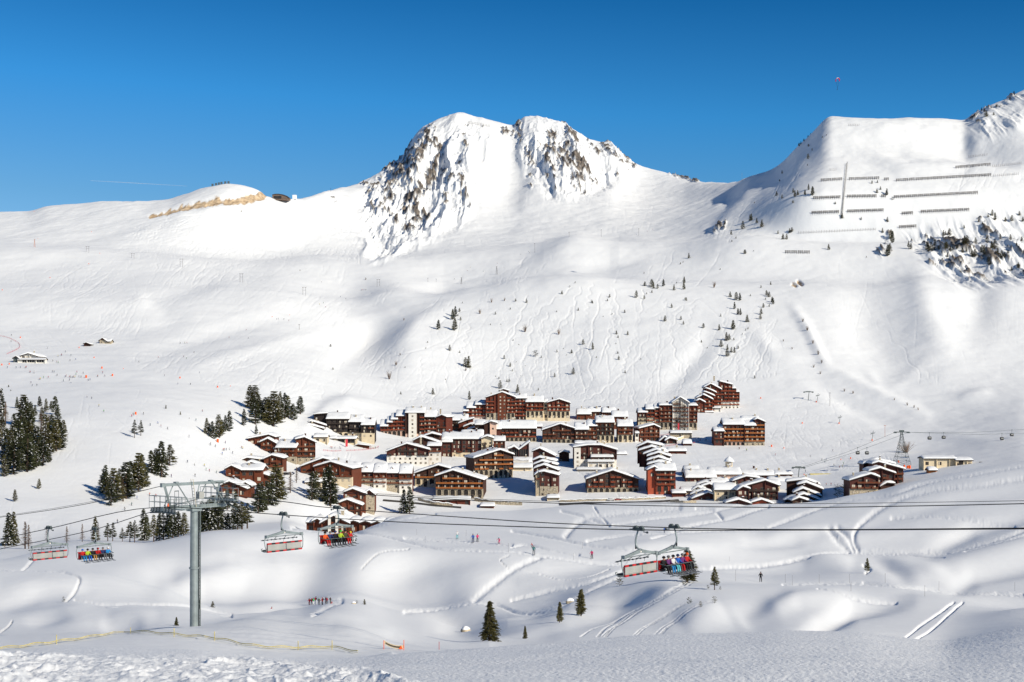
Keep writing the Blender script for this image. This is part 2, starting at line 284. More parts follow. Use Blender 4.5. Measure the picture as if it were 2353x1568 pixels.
# far slopes: gullies, shoulders, cirques (metres)
dune([(500,650),(440,665),(350,690),(400,720)], 20, -9); dune([(610,600),(740,600),(860,640),(930,655)], 20, 7, .6); dune([(420,600),(500,620),(620,640)], 16, -5, .7)
dune([(850,670),(1000,655),(1100,665)], 26, 7, .5); dune([(780,700),(900,700),(980,720)], 18, -6, .6); dune([(860,830),(960,740),(1060,690)], 20, 6); dune([(780,840),(850,770),(950,720)], 26, -8)
dune([(1230,590),(1320,560),(1400,575)], 30, 8, .6); dune([(1200,640),(1400,610),(1560,580)], 20, -7, .6); dune([(1180,600),(1280,560)], 14, -5)
dune([(0,745),(160,740),(300,760),(420,745)], 30, -5, .5); dune([(60,690),(300,700),(520,660)], 26, 5, .5); dune([(330,820),(520,760),(700,720)], 30, -6, .5); dune([(420,850),(600,800),(760,760)], 26, 5, .5); dune([(60,560),(200,548),(330,520)], 16, -5, .5); dune([(200,520),(330,500),(400,520)], 30, -6, .6); dune([(0,575),(150,580),(260,590)], 18, 6, .5); dune([(0,620),(200,600)], 16, -5, .5)
dune([(1150,330),(1170,400),(1150,480)], 45, -26); dune([(1000,300),(960,400),(900,490)], 30, 28); dune([(1040,290),(1060,380),(1010,480)], 30, 22); dune([(1205,290),(1240,350),(1310,420)], 22, 26); dune([(1290,300),(1340,380)], 26, 18)
dune([(1212,345),(1200,430)], 12, -14); dune([(1400,340),(1440,400)], 18, 14); dune([(870,420),(800,480)], 26, 18)
dune([(2120,320),(2250,350),(2353,370)], 50, -26, .5); dune([(1950,330),(2080,390),(2230,380),(2353,400)], 20, 12, .5); dune([(1980,300),(2100,300)], 50, 10, .5); dune([(2280,250),(2240,330)], 14, 10)
dune([(1730,420),(1700,470),(1640,540)], 12, 12); dune([(1690,430),(1660,480)], 12, -8)
dune([(1980,640),(2000,760),(2080,860)], 70, -16); dune([(2110,600),(2130,720),(2180,820)], 40, 10); dune([(2250,620),(2240,760)], 40, -10)
dune([(1820,705),(1855,755),(1885,815),(1900,842)], 7, 9); dune([(1900,845),(1990,890),(2130,955)], 9, 7); dune([(1860,870),(1960,930),(2060,970)], 18, -7); dune([(1990,840),(2020,885)], 4, 3)
dune([(1730,760),(1780,820),(1850,840)], 16, 5); dune([(2200,920),(2280,900)], 20, 6, .5); dune([(2140,1000),(2290,1010)], 20, 4, .5)
dune([(1520,900),(1600,820),(1640,760)], 22, -5); dune([(1340,880),(1400,800)], 50, 4); dune([(700,990),(760,935),(900,935)], 16, 3, .6)
dune([(0,880),(200,870),(380,880),(560,930)], 8, -3); dune([(0,1000),(200,960)], 30, 2.5, .6)

# rock: where it pokes through the snow
ROCK = field()
for pts, w, a in [
 ([(945,345),(925,395),(905,440),(880,480)], 14, .9), ([(985,310),(965,370),(945,420),(935,480)], 13, .95), ([(1000,330),(995,400),(960,450),(940,520)], 14, 1), ([(1010,340),(1020,400)], 11, .8), ([(1035,420),(1025,480)], 9, .7),
 ([(905,380),(870,430),(850,455)], 9, .7), ([(865,495),(900,470)], 9, .6), ([(905,512),(938,503)], 9, .75), ([(1060,440),(1080,480)], 8, .6), ([(975,480),(985,520)], 8, .7), ([(940,330),(880,400)], 7, .7),
 ([(1060,285),(1110,292)], 3, .6), ([(1190,290),(1200,330),(1225,370)], 9, .9), ([(1150,295),(1185,310)], 8, .6), ([(1270,310),(1265,350),(1300,390)], 15, 1), ([(1300,300),(1320,330),(1290,350)], 12, .9), ([(1300,370),(1340,400),(1330,425)], 14, 1),
 ([(1250,360),(1275,410)], 9, .8), ([(1350,330),(1370,345)], 7, .7), ([(1395,335),(1420,370),(1440,385)], 10, .95), ([(1420,340),(1455,385)], 6, .9), ([(1270,430),(1280,440)], 6, .7), ([(1540,400),(1600,415)], 4, .8), ([(830,425),(850,440)], 6, .6), ([(760,450),(770,465)], 5, .5),
 ([(2235,268),(2270,252)], 6, .7), ([(2290,248),(2320,230),(2353,218)], 6, .62), ([(2250,280),(2260,290)], 5, .7), ([(1740,415),(1720,440)], 2, .4), ([(1640,535),(1665,520)], 6, .8),
 ([(2130,560),(2170,580),(2200,600)], 16, .75), ([(2180,560),(2260,590),(2300,600)], 16, .7), ([(2250,530),(2320,560),(2353,590)], 16, .55), ([(2080,530),(2095,560)], 10, .5), ([(2150,600),(2230,625),(2353,620)], 12, .5), ([(2020,585),(2045,540)], 7, .5)]:
    stroke(ROCK, pts, w, a)
for q in range(70):      # loose outcrops
    x = 850 + 640 * RNG.rand(); y = 300 + 210 * RNG.rand()
    if (x < 1080 and y > 470 - (x - 850) * .75) or (x > 1180 and y < 430 and y > 285 + abs(x - 1260) * .35): stroke(ROCK, [(x, y), (x + 10 * RNG.rand(), y + 12 * RNG.rand())], 3 + 3 * RNG.rand(), .62)
SLAB = field()         # ochre quarried cutting under the hilltop
for i, (x, y, w) in enumerate([(345,496,2),(380,490,3),(420,480,4.8),(450,472,6.5),(480,465,8.5),(510,462,9),(540,460,9),(570,457,9.5),(605,452,9.5)]):
    if i: stroke(SLAB, [(px_, py_), (x, y)], w, 1)
    px_, py_ = x, y
for p in ([(1822,655),(1828,658)], [(1834,648),(1842,655)]): stroke(SLAB, p, 3.5, .9)
CHURN = polymask([(-160,1499),(560,1512),(700,1525),(830,1535),(1020,1600),(1200,1700),(-160,1700)], 6) * sm(1490, 1505, yy)
GROOM = polymask([(-160,1460),(200,1452),(440,1440),(640,1440),(800,1455),(930,1480),(900,1505),(560,1500),(300,1484),(-160,1494)], 4)
RIDGEF = np.clip( polymask([(850,600),(830,470),(850,410),(960,290),(1060,250),(1130,300),(1100,400),(1080,500),(960,560)], 14) + polymask([(1180,270),(1300,260),(1400,320),(1480,380),(1400,420),(1340,450),(1260,450),(1200,360)], 12) + polymask([(2100,520),(2353,490),(2353,640),(2200,650),(2120,600)], 12) * .5 + polymask([(2210,275),(2353,190),(2353,300),(2260,320)], 10) * .5, 0, 1)

def samp(f, px, py):
    x = np.clip(px + MX, 0, RW - 2.001); y = np.clip(py, 0, RH - 2.001)
    xi = x.astype(int); yi = y.astype(int); xf = x - xi; yf = y - yi
    return (f[yi, xi] * (1-xf) + f[yi, xi+1] * xf) * (1-yf) + (f[yi+1, xi] * (1-xf) + f[yi+1, xi+1] * xf) * yf
def samp4(f):
    x = np.clip((GP + MX) / Q, 0, f.shape[1] - 2.001); y = np.clip(GY / Q, 0, f.shape[0] - 2.001)
    xi = x.astype(int); yi = y.astype(int); xf = x - xi; yf = y - yi
    return (f[yi, xi] * (1-xf) + f[yi, xi+1] * xf) * (1-yf) + (f[yi+1, xi] * (1-xf) + f[yi+1, xi+1] * xf) * yf
inside = ((GP > -150) & (GP < IW + 150) & (GY > 150) & (GY < RH - 20)).astype(np.float32)
def S(f): return samp(f, GP, GY) * inside
trk = S(TRK) * (GD > 60); path = S(PATH) * (GD > 60); rock = S(ROCK); slab = S(SLAB); churn = S(CHURN); groom = S(GROOM); ridge = S(RIDGEF)
SOFT = boxblur(boxblur(SOFT, 2), 1)
SOFTF = SOFT
dz = samp4(SOFT) * inside * (GD > 40) * sm(60, 140, GD)
near = sm(700, 450, GD)
scale_t = np.clip(GD / 1500, .3, 1.4)
untouched = sm(-.22, .18, fbm(GX / 70, GD / 90, 2, 8)); hillm = S(polymask(hill, 20)); trk = trk * (.4 + .6 * np.maximum(untouched, hillm)) 
dz -= trk * .95 * scale_t
pe = path * (1 - path) * 4
dz -= (path * (.16 + .24 * np.clip(GD / 300, .3, 1.3)) - pe * .06) * (1 + .3 * fbm(GX / .7, GD / 2.0, 2, 5))
dz += (path > .15) * fbm(GX / .35, GD / .9, 2, 6) * .05 * (GD < 500)
dz += near * sm(60, 120, GD) * fbm(GX / 45, GD / 38, 3, 3) * .45
far = sm(500, 1100, GD)
dz += far * fbm(GX / 160, GD / 160, 4, 21) * (2.5 + 9 * sm(1500, 2600, GD)) * (1 - .6 * sm(1.0, 0, 0 * GD))
dz += far * fbm(GX / 22, GD / 22, 3, 31) * .6 * (1 + sm(1500, 2500, GD))
# crags on the mountain: ribs that run down the slope
rb = ridged(GX / 48 + .35 * fbm(GX / 120, GZ / 120, 2, 4), GD / 210, 5, 41)
crestfade = .26 + .74 * sm(4, 70, GY - cS[None, :])
ridge = ridge * crestfade
dz += ridge * (rb - .45) * 42
rb2 = ridged(GX / 15, GD / 60, 4, 77)
dz += ridge * (rb2 - .4) * 9 * (.3 + rock)
rockn = fbm(GX / 11, GZ / 8 + GX / 16, 4, 51)
streak = ridged(GX / 8 + fbm(GX / 40, GZ / 40, 2, 9) * 2, GD / 60 + GX / 60, 4, 88)
rockmask = np.clip((rock * 1.15 + rockn * 1.1 + (rb2 - .45) * .8 + (streak - .42) * 1.5 - .93) * 4.5, 0, 1) * (rock > .05)
dz += rockmask * (2.0 + 6 * np.abs(fbm(GX / 6, GZ / 5, 3, 61))); dz += np.clip(rock * 1.5, 0, 1) * (streak - .4) * 7
slabmask = np.clip((slab - .35) * 3.2 + fbm(GX / 5, GZ / 14, 4, 66) * 2.4, 0, 1) * (slab > .08)
dz -= slab * 3.0; dz += slabmask * fbm(GX / 6, GZ / 10, 3, 67) * 2
# foreground: churned lumps on the left, wind grain everywhere
fg = (GD < 30)
lump = ridged(GX / .55 + GD * .3, GD / .8, 4, 91) * (.5 + .9 * sm(-.3, .4, fbm(GX / 1.6, GD / 2.2, 2, 93))); lump2 = fbm(GX / .22, GD / .3, 3, 95)
trench = np.exp(-((GD - (15.2 + .9 * np.sin(GX * 1.1) + .35 * GX)) / .55) ** 2)
dz += fg * churn * ((lump - .5) * .11 + np.abs(lump2) * .055 - trench * .10 * (1 + lump2))
dz += sm(32, 24, GD) * sm(3, 6, GD) * (fbm(GX / 2.6, GD / 2.2, 3, 97) * .05 + fbm(GX / .035, GD / .09, 2, 98) * .0045)
dz += groom * np.sin((GD + GX * .25) * 2.2) * .05 + groom * fbm(GX / 3, GD / .8, 3, 15) * .05
GZ = GZ + dz
GY2 = HZ - GZ * F / GD
del xx, yy

# ------------------------------------------------------------------ meshes
def grid_mesh(name, j0, j1, mat, attrs):
    r = np.where((ROWJ >= j0) & (ROWJ <= j1))[0]; r = np.arange(r[0], min(r[-1] + 2, len(ROWJ))) if j1 < len(CONT) - 1 else r
    X = GX[r]; Y = GD[r]; Z = GZ[r]; nr, nc = X.shape
    me = bpy.data.meshes.new(name)
    co = np.stack([X, Y, Z], -1).reshape(-1).astype(np.float32)
    me.vertices.add(nr * nc); me.vertices.foreach_set('co', co)
    a = (np.arange(nr - 1)[:, None] * nc + np.arange(nc - 1)[None]).reshape(-1)
    q = np.stack([a, a + 1, a + nc + 1, a + nc], 1).reshape(-1).astype(np.int32)
    nf = len(a)
    me.loops.add(nf * 4); me.loops.foreach_set('vertex_index', q)
    me.polygons.add(nf); me.polygons.foreach_set('loop_start', np.arange(0, nf * 4, 4, dtype=np.int32)); me.polygons.foreach_set('loop_total', np.full(nf, 4, np.int32))
    me.polygons.foreach_set('use_smooth', np.ones(nf, bool))
    for k, v in attrs.items():
        at = me.attributes.new(k, 'FLOAT', 'POINT'); at.data.foreach_set('value', np.ascontiguousarray(v[r]).reshape(-1).astype(np.float32))
    me.update(); me.materials.append(mat)
    o = bpy.data.objects.new(name, me); COL.objects.link(o)
    return tag(o, kind='structure')

# pixel -> ground: the nearest visible surface point under image position (px, py)
def G(px, py, dmin=0, dmax=1e9):
    c = int(np.clip(np.searchsorted(PXS, px), 1, len(PXS) - 1)); c = c if abs(PXS[c] - px) < abs(PXS[c-1] - px) else c - 1
    y = GY2[:, c]; d = GD[:, c]
    run = 1e9
    i0 = np.searchsorted(d, dmin)
    i = i0
    m = np.where((y[i0:] <= py) & (d[i0:] <= dmax))[0]
    if len(m) == 0:
        i = int(np.argmin(np.where((d >= dmin) & (d <= dmax), y, 1e9)))
    else: i = i0 + int(m[0])
    dd = d[i]
    if i > i0 and y[i-1] > py and y[i-1] - y[i] > 1e-6 and len(m):
        t = (y[i-1] - py) / (y[i-1] - y[i]); dd = d[i-1] + (d[i] - d[i-1]) * t
        z = GZ[i-1, c] + (GZ[i, c] - GZ[i-1, c]) * t
    else: z = GZ[i, c]
    return Vector(((px - CX) / F * dd, dd, z))
def ground_z(x, y):
    px = x / y * F + CX
    c = int(np.clip(np.searchsorted(PXS, px), 1, len(PXS) - 1)); i = int(np.clip(np.searchsorted(GD[:, c], y), 1, GD.shape[0] - 1))
    t = (y - GD[i-1, c]) / (GD[i, c] - GD[i-1, c] + 1e-9)
    return float(GZ[i-1, c] * (1-t) + GZ[i, c] * t)
def at(px, py, d): return Vector(((px - CX) / F * d, d, -(py - HZ) / F * d))
# ------------------------------------------------------------------ materials
def newmat(name):
    m = bpy.data.materials.new(name); m.use_nodes = True; nt = m.node_tree; nt.nodes.clear()
    out = nt.nodes.new('ShaderNodeOutputMaterial'); b = nt.nodes.new('ShaderNodeBsdfPrincipled'); nt.links.new(b.outputs[0], out.inputs[0])
    return m, nt, b
def N(nt, t, **kw):
    n = nt.nodes.new(t)
    for k, v in kw.items():
        if k in n.bl_rna.properties: setattr(n, k, v)
        else: n.inputs[k].default_value = v
    return n
def L(nt, a, b): nt.links.new(a, b)
def simple(name, col, rough=.7, var=.15, scale=1.0, metal=0.0, bump=0.0, stretch=(1, 1, 1)):
    m, nt, b = newmat(name)
    tc = N(nt, 'ShaderNodeTexCoord'); mp = N(nt, 'ShaderNodeMapping'); mp.inputs['Scale'].default_value = stretch
    L(nt, tc.outputs['Object'], mp.inputs[0])
    n = N(nt, 'ShaderNodeTexNoise', Scale=scale, Detail=4.0); L(nt, mp.outputs[0], n.inputs['Vector'])
    r = N(nt, 'ShaderNodeMapRange'); L(nt, n.outputs[0], r.inputs[0]); r.inputs[1].default_value = .3; r.inputs[2].default_value = .7
    r.inputs[3].default_value = 1 - var; r.inputs[4].default_value = 1 + var
    mx = N(nt, 'ShaderNodeVectorMath', operation='SCALE'); mx.inputs[0].default_value = col[:3]; L(nt, r.outputs[0], mx.inputs[3])
    L(nt, mx.outputs[0], b.inputs['Base Color']); b.inputs['Roughness'].default_value = rough; b.inputs['Metallic'].default_value = metal
    b.inputs['Specular IOR Level'].default_value = .25
    if bump:
        bp = N(nt, 'ShaderNodeBump', Strength=.6, Distance=bump); L(nt, n.outputs[0], bp.inputs['Height']); L(nt, bp.outputs[0], b.inputs['Normal'])
    return m
SNOWC = (.86, .87, .88)
def snowmat(name, bumps, rocks=False):
    m, nt, b = newmat(name)
    geo = N(nt, 'ShaderNodeNewGeometry')
    prev = None
    for (sc, dist, strg, stretch) in bumps:
        mp = N(nt, 'ShaderNodeMapping'); mp.inputs['Scale'].default_value = stretch; L(nt, geo.outputs['Position'], mp.inputs[0])
        n = N(nt, 'ShaderNodeTexNoise', Scale=sc, Detail=3.0); L(nt, mp.outputs[0], n.inputs['Vector'])
        bp = N(nt, 'ShaderNodeBump', Strength=strg, Distance=dist); L(nt, n.outputs[0], bp.inputs['Height'])
        if prev: L(nt, prev.outputs[0], bp.inputs['Normal'])
        prev = bp
    L(nt, prev.outputs[0], b.inputs['Normal'])
    b.inputs['Roughness'].default_value = .65; b.inputs['Specular IOR Level'].default_value = .15
    b.inputs['Base Color'].default_value = (*SNOWC, 1)
    if rocks:
        a1 = N(nt, 'ShaderNodeAttribute', attribute_name='rock'); a2 = N(nt, 'ShaderNodeAttribute', attribute_name='slab')
        n = N(nt, 'ShaderNodeTexNoise', Scale=.14, Detail=7.0); L(nt, geo.outputs['Position'], n.inputs['Vector'])
        cr = N(nt, 'ShaderNodeValToRGB'); L(nt, n.outputs[0], cr.inputs[0]); e = cr.color_ramp.elements
        e[0].position = .36; e[0].color = (.085, .078, .074, 1); e[1].position = .64; e[1].color = (.24, .20, .165, 1)
        cs = N(nt, 'ShaderNodeValToRGB'); L(nt, n.outputs[0], cs.inputs[0]); e = cs.color_ramp.elements
        e[0].position = .35; e[0].color = (.38, .27, .17, 1); e[1].position = .65; e[1].color = (.72, .55, .36, 1)
        m1 = N(nt, 'ShaderNodeMix', data_type='RGBA'); m1.inputs[6].default_value = (*SNOWC, 1); L(nt, a1.outputs['Fac'], m1.inputs[0]); L(nt, cr.outputs[0], m1.inputs[7])
        m2 = N(nt, 'ShaderNodeMix', data_type='RGBA'); L(nt, m1.outputs[2], m2.inputs[6]); L(nt, cs.outputs[0], m2.inputs[7]); L(nt, a2.outputs['Fac'], m2.inputs[0])
        L(nt, m2.outputs[2], b.inputs['Base Color'])
    return m
M = {}
M['snow_fg'] = snowmat('snow_foreground', [(9, .02, .35, (1, 1.6, 1)), (38, .010, .8, (1, .6, 1))])
M['snow_near'] = snowmat('snow_hills', [(.35, .25, .35, (1, 1, 1)), (2.5, .03, .4, (1, 1, 1))])
M['snow_far'] = snowmat('snow_slopes', [(.25, .35, .5, (1, 1, 1)), (.03, 2.0, .35, (1, 1, 1))], True)
M['snow'] = snowmat('snow_cap', [(.5, .3, .4, (1, 1, 1)), (4, .03, .3, (1, 1, 1))])
JF = 4
tag(grid_mesh('snow_foreground', 0, JF - 1, M['snow_fg'], {}), 'trampled and wind grained snow bank nearest the viewer', None)
tag(grid_mesh('snow_hills', JF, SPLIT - 1, M['snow_near'], {}), 'soft snow dunes below the chairlift')
tag(grid_mesh('mountain', SPLIT, len(CONT) - 1, M['snow_far'], {'rock': rockmask, 'slab': slabmask}), 'snow slopes and rocky peak above the village')

# ------------------------------------------------------------------ camera, sun, sky
SUN_AZ = math.radians(49); SUN_EL = math.radians(27)
sdir = Vector((math.sin(SUN_AZ) * math.cos(SUN_EL), -math.cos(SUN_AZ) * math.cos(SUN_EL), math.sin(SUN_EL)))
cam = bpy.data.cameras.new('camera'); co = bpy.data.objects.new('camera', cam); COL.objects.link(co)
cam.lens = F / IW * 36; cam.sensor_width = 36; cam.clip_end = 60000; cam.clip_start = .3
co.rotation_euler = (math.radians(90), 0, 0)
cam.shift_y = (HZ - IH / 2) / IW; cam.shift_x = 0
bpy.context.scene.camera = co
sl = bpy.data.lights.new('sun', 'SUN'); so = bpy.data.objects.new('sun', sl); COL.objects.link(so)
sl.energy = 4.8; sl.angle = math.radians(.53); sl.color = (1, .92, .765)
so.rotation_euler = sdir.to_track_quat('Z', 'Y').to_euler()
w = bpy.data.worlds.new('World'); bpy.context.scene.world = w; w.use_nodes = True
nt = w.node_tree; bg = nt.nodes['Background']
sky = nt.nodes.new('ShaderNodeTexSky'); sky.sky_type = 'NISHITA'; sky.sun_disc = False
sky.sun_elevation = SUN_EL; sky.sun_rotation = math.pi - SUN_AZ; sky.altitude = 2100; sky.air_density = 1.0; sky.dust_density = 0.0; sky.ozone_density = 3.0
tc = nt.nodes.new('ShaderNodeTexCoord'); dt = nt.nodes.new('ShaderNodeVectorMath'); dt.operation = 'DOT_PRODUCT'; dt.inputs[1].default_value = (.05, 0, 1)
nt.links.new(tc.outputs['Generated'], dt.inputs[0])
rp = nt.nodes.new('ShaderNodeValToRGB'); nt.links.new(dt.outputs['Value'], rp.inputs[0]); el = rp.color_ramp.elements      # deep winter blue, as through a polariser
el[0].position = 0.0; el[0].color = (.95, .92, .98, 1); el[1].position = .9; el[1].color = (.13, .42, .66, 1)
for ps, c in ((.125, (.49, .81, .93)), (.20, (.22, .84, 1.16)), (.285, (.055, .53, .86))): e = el.new(ps); e.color = (*c, 1)
tn = nt.nodes.new('ShaderNodeVectorMath'); tn.operation = 'MULTIPLY'; nt.links.new(rp.outputs[0], tn.inputs[1])
nt.links.new(sky.outputs[0], tn.inputs[0]); nt.links.new(tn.outputs[0], bg.inputs[0]); bg.inputs[1].default_value = .1
sc = bpy.context.scene
sc.view_settings.view_transform = 'Standard'; sc.view_settings.look = 'None'; sc.view_settings.exposure = 0; sc.view_settings.gamma = 1
# ------------------------------------------------------------------ mesh helpers
class MB:
    def __init__(s): s.v = []; s.f = []; s.m = []; s.sm = False
    def quad(s, a, b, c, d, m=0):
        i = len(s.v); s.v += [tuple(a), tuple(b), tuple(c), tuple(d)]; s.f.append((i, i+1, i+2, i+3)); s.m.append(m)
    def tri(s, a, b, c, m=0):
        i = len(s.v); s.v += [tuple(a), tuple(b), tuple(c)]; s.f.append((i, i+1, i+2)); s.m.append(m)
    def box(s, x0, x1, y0, y1, z0, z1, m=0):
        i = len(s.v); s.v += [(x0,y0,z0),(x1,y0,z0),(x1,y1,z0),(x0,y1,z0),(x0,y0,z1),(x1,y0,z1),(x1,y1,z1),(x0,y1,z1)]
        s.f += [(i,i+3,i+2,i+1),(i+4,i+5,i+6,i+7),(i,i+1,i+5,i+4),(i+1,i+2,i+6,i+5),(i+2,i+3,i+7,i+6),(i+3,i,i+4,i+7)]; s.m += [m]*6
    def prism(s, poly, y0, y1, m=0):        # polygon in x,z extruded along y
        n = len(poly); i = len(s.v)
        s.v += [(p[0], y0, p[1]) for p in poly] + [(p[0], y1, p[1]) for p in poly]
        s.f.append(tuple(range(i, i+n))); s.f.append(tuple(range(i+2*n-1, i+n-1, -1))); s.m += [m, m]
        for k in range(n): s.f.append((i+k, i+n+k, i+n+(k+1)%n, i+(k+1)%n)); s.m.append(m)
    def tube(s, pts, r, n=8, m=0, cap=True):
        pts = [Vector(p) for p in pts]; rs = r if isinstance(r, (list, tuple)) else [r]*len(pts); i0 = len(s.v); up = None
        for k, p in enumerate(pts):
            t = (pts[min(k+1, len(pts)-1)] - pts[max(k-1, 0)]).normalized()
            if up is None: up = Vector((0,0,1)) if abs(t.z) < .9 else Vector((1,0,0))
            a = t.cross(up).normalized(); b = a.cross(t).normalized(); up = b
            for j in range(n):
                q = 2*math.pi*j/n; s.v.append(tuple(p + (a*math.cos(q) + b*math.sin(q)) * rs[k]))
        for k in range(len(pts)-1):
            for j in range(n): s.f.append((i0+k*n+j, i0+k*n+(j+1)%n, i0+(k+1)*n+(j+1)%n, i0+(k+1)*n+j)); s.m.append(m)
        if cap: s.f.append(tuple(range(i0+n-1, i0-1, -1))); s.f.append(tuple(range(i0+(len(pts)-1)*n, i0+len(pts)*n))); s.m += [m, m]
    def build(s, name, mats, parent=None, smooth=False, loc=None):
        me = bpy.data.meshes.new(name); me.from_pydata(s.v, [], s.f)
        for mt in (mats if isinstance(mats, (list, tuple)) else [mats]): me.materials.append(mt)
        me.polygons.foreach_set('material_index', s.m)
        if smooth: me.polygons.foreach_set('use_smooth', [True]*len(s.f))
        me.update()
        return link(name, me, parent, loc)
def link(name, me, parent=None, loc=None, rz=0, sc=None):
    o = bpy.data.objects.new(name, me); COL.objects.link(o)
    if parent: o.parent = parent
    if loc is not None: o.location = loc
    if rz: o.rotation_euler.z = rz
    if sc is not None: o.scale = sc if isinstance(sc, (tuple, list)) else (sc, sc, sc)
    return o
def empty(name, loc, rz=0):
    o = bpy.data.objects.new(name, None); COL.objects.link(o); o.location = loc; o.rotation_euler.z = rz; o.empty_display_size = .5
    return o
M['wood_dark'] = simple('dark_timber', (.055, .024, .017), .8, .3, .8, stretch=(4, 4, .6))
M['wood_black'] = simple('black_timber', (.026, .019, .018), .8, .3, .8, stretch=(4, 4, .6))
M['wood_red'] = simple('red_brown_timber', (.125, .030, .017), .75, .25, .8, stretch=(4, 4, .6))
M['wood_brown'] = simple('brown_timber', (.130, .036, .017), .75, .25, .8, stretch=(4, 4, .6))
M['wood_plum'] = simple('plum_timber', (.085, .026, .020), .75, .25, .8, stretch=(4, 4, .6))
M['rail_red'] = simple('red_balcony_boards', (.27, .055, .022), .7, .3, 1.2, stretch=(5, 5, 1))
M['rail_orange'] = simple('orange_balcony_boards', (.42, .135, .032), .7, .3, 1.2, stretch=(5, 5, 1))
M['rail_brown'] = simple('brown_balcony_boards', (.175, .048, .020), .7, .3, 1.2, stretch=(5, 5, 1))
M['rail_dark'] = simple('dark_balcony_boards', (.035, .025, .022), .7, .3, 1.2, stretch=(5, 5, 1))
M['cream'] = simple('cream_render', (.66, .55, .38), .85, .08, .4)
M['pink'] = simple('pink_render', (.66, .46, .36), .85, .08, .4)
M['white'] = simple('white_render', (.74, .70, .63), .85, .08, .4)
M['redwall'] = simple('red_render', (.38, .085, .045), .85, .12, .4)
M['stone'] = simple('rubble_stone', (.40, .34, .25), .9, .45, 1.6, bump=.08)
M['glass'] = simple('window_glass', (.025, .027, .03), .15, .3, .3)
M['curtain'] = simple('curtained_window', (.58, .52, .42), .5, .35, .6)
M['frame'] = simple('window_frame', (.20, .14, .10), .6, .1, 1)
M['board'] = simple('roof_board', (.05, .035, .028), .8, .2, 1)
M['dark'] = simple('arch_shade_and_door', (.03, .026, .024), .9, .2, 1)  # near-black: recess shade painted on flat arch plates; also the door colour
def window_mesh(name, w, h, curtain, bars=1):
    b = MB()
    b.box(-w/2-.12, w/2+.12, -.05, .02, 0, h+.12, 1)
    if curtain == 0: b.box(-w/2, w/2, -.07, -.02, .08, h, 0)
    elif curtain == 1: b.box(-w/2, -w*.1, -.07, -.02, .08, h, 2); b.box(-w*.1+.003, w/2, -.075, -.02, .08, h, 0)
    else: b.box(-w/2, w/2, -.07, -.02, .08, h, 2)
    for k in range(bars): x = -w/2 + w*(k+1)/(bars+1); b.box(x-.05, x+.05, -.10, -.06, .08, h, 1)
    me = bpy.data.meshes.new(name); me.from_pydata(b.v, [], b.f); [me.materials.append(M[k]) for k in ('glass', 'frame', 'curtain')]; me.polygons.foreach_set('material_index', b.m); return me
WIN = [window_mesh('window', 1.7, 1.9, c) for c in (0, 0, 0, 1, 1, 2)]
WINS = [window_mesh('window', 1.0, 1.2, c) for c in (0, 0, 1, 2)]
_railm = {}
def rail_mesh(mat, w):
    k = (mat, round(w, 1))
    if k not in _railm:
        b = MB(); w = k[1]
        b.box(-w/2, w/2, -1.3, 0, -.18, 0, 1); n = max(1, int(w / .35))
        for t in (.28, .62, .95): b.box(-w/2, w/2, -1.3, -1.22, t-.24, t, 0)
        b.box(-w/2, -w/2+.07, -1.22, 0, .05, .95, 0); b.box(w/2-.07, w/2, -1.22, 0, .05, .95, 0)
        me = bpy.data.meshes.new('balcony'); me.from_pydata(b.v, [], b.f); me.materials.append(M[mat]); me.materials.append(M['board']); me.polygons.foreach_set('material_index', b.m); _railm[k] = me
    return _railm[k]
_archm = {}
def arch_mesh(wallmat, w, h):
    k = (wallmat, round(w, 1), round(h, 1))
    if k not in _archm:
        b = MB(); w, h = k[1], k[2]; r = w/2; n = 10; pin = []; pout = []
        for j in range(n+1):
            a = math.pi*j/n; pin.append((r*math.cos(a), h - r*.75 + r*.75*math.sin(a))); pout.append(((r+.28)*math.cos(a), h - r*.75 + (r*.75+.28)*math.sin(a)))
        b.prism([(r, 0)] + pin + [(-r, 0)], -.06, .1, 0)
        pts_i = [(r, 0)] + pin + [(-r, 0)]; pts_o = [(r+.28, 0)] + pout + [(-r-.28, 0)]
        for j in range(len(pts_i)-1):
            a, c, d, e = pts_i[j], pts_i[j+1], pts_o[j+1], pts_o[j]
            b.quad((a[0], -.3, a[1]), (c[0], -.3, c[1]), (d[0], -.3, d[1]), (e[0], -.3, e[1]), 1)
            b.quad((e[0], -.3, e[1]), (d[0], -.3, d[1]), (d[0], .05, d[1]), (e[0], .05, e[1]), 1); b.quad((a[0], -.3, a[1]), (a[0], -.06, a[1]), (c[0], -.06, c[1]), (c[0], -.3, c[1]), 1)
        me = bpy.data.meshes.new('arch'); me.from_pydata(b.v, [], b.f); me.materials.append(M['dark']); me.materials.append(M[wallmat]); me.polygons.foreach_set('material_index', b.m); _archm[k] = me
    return _archm[k]

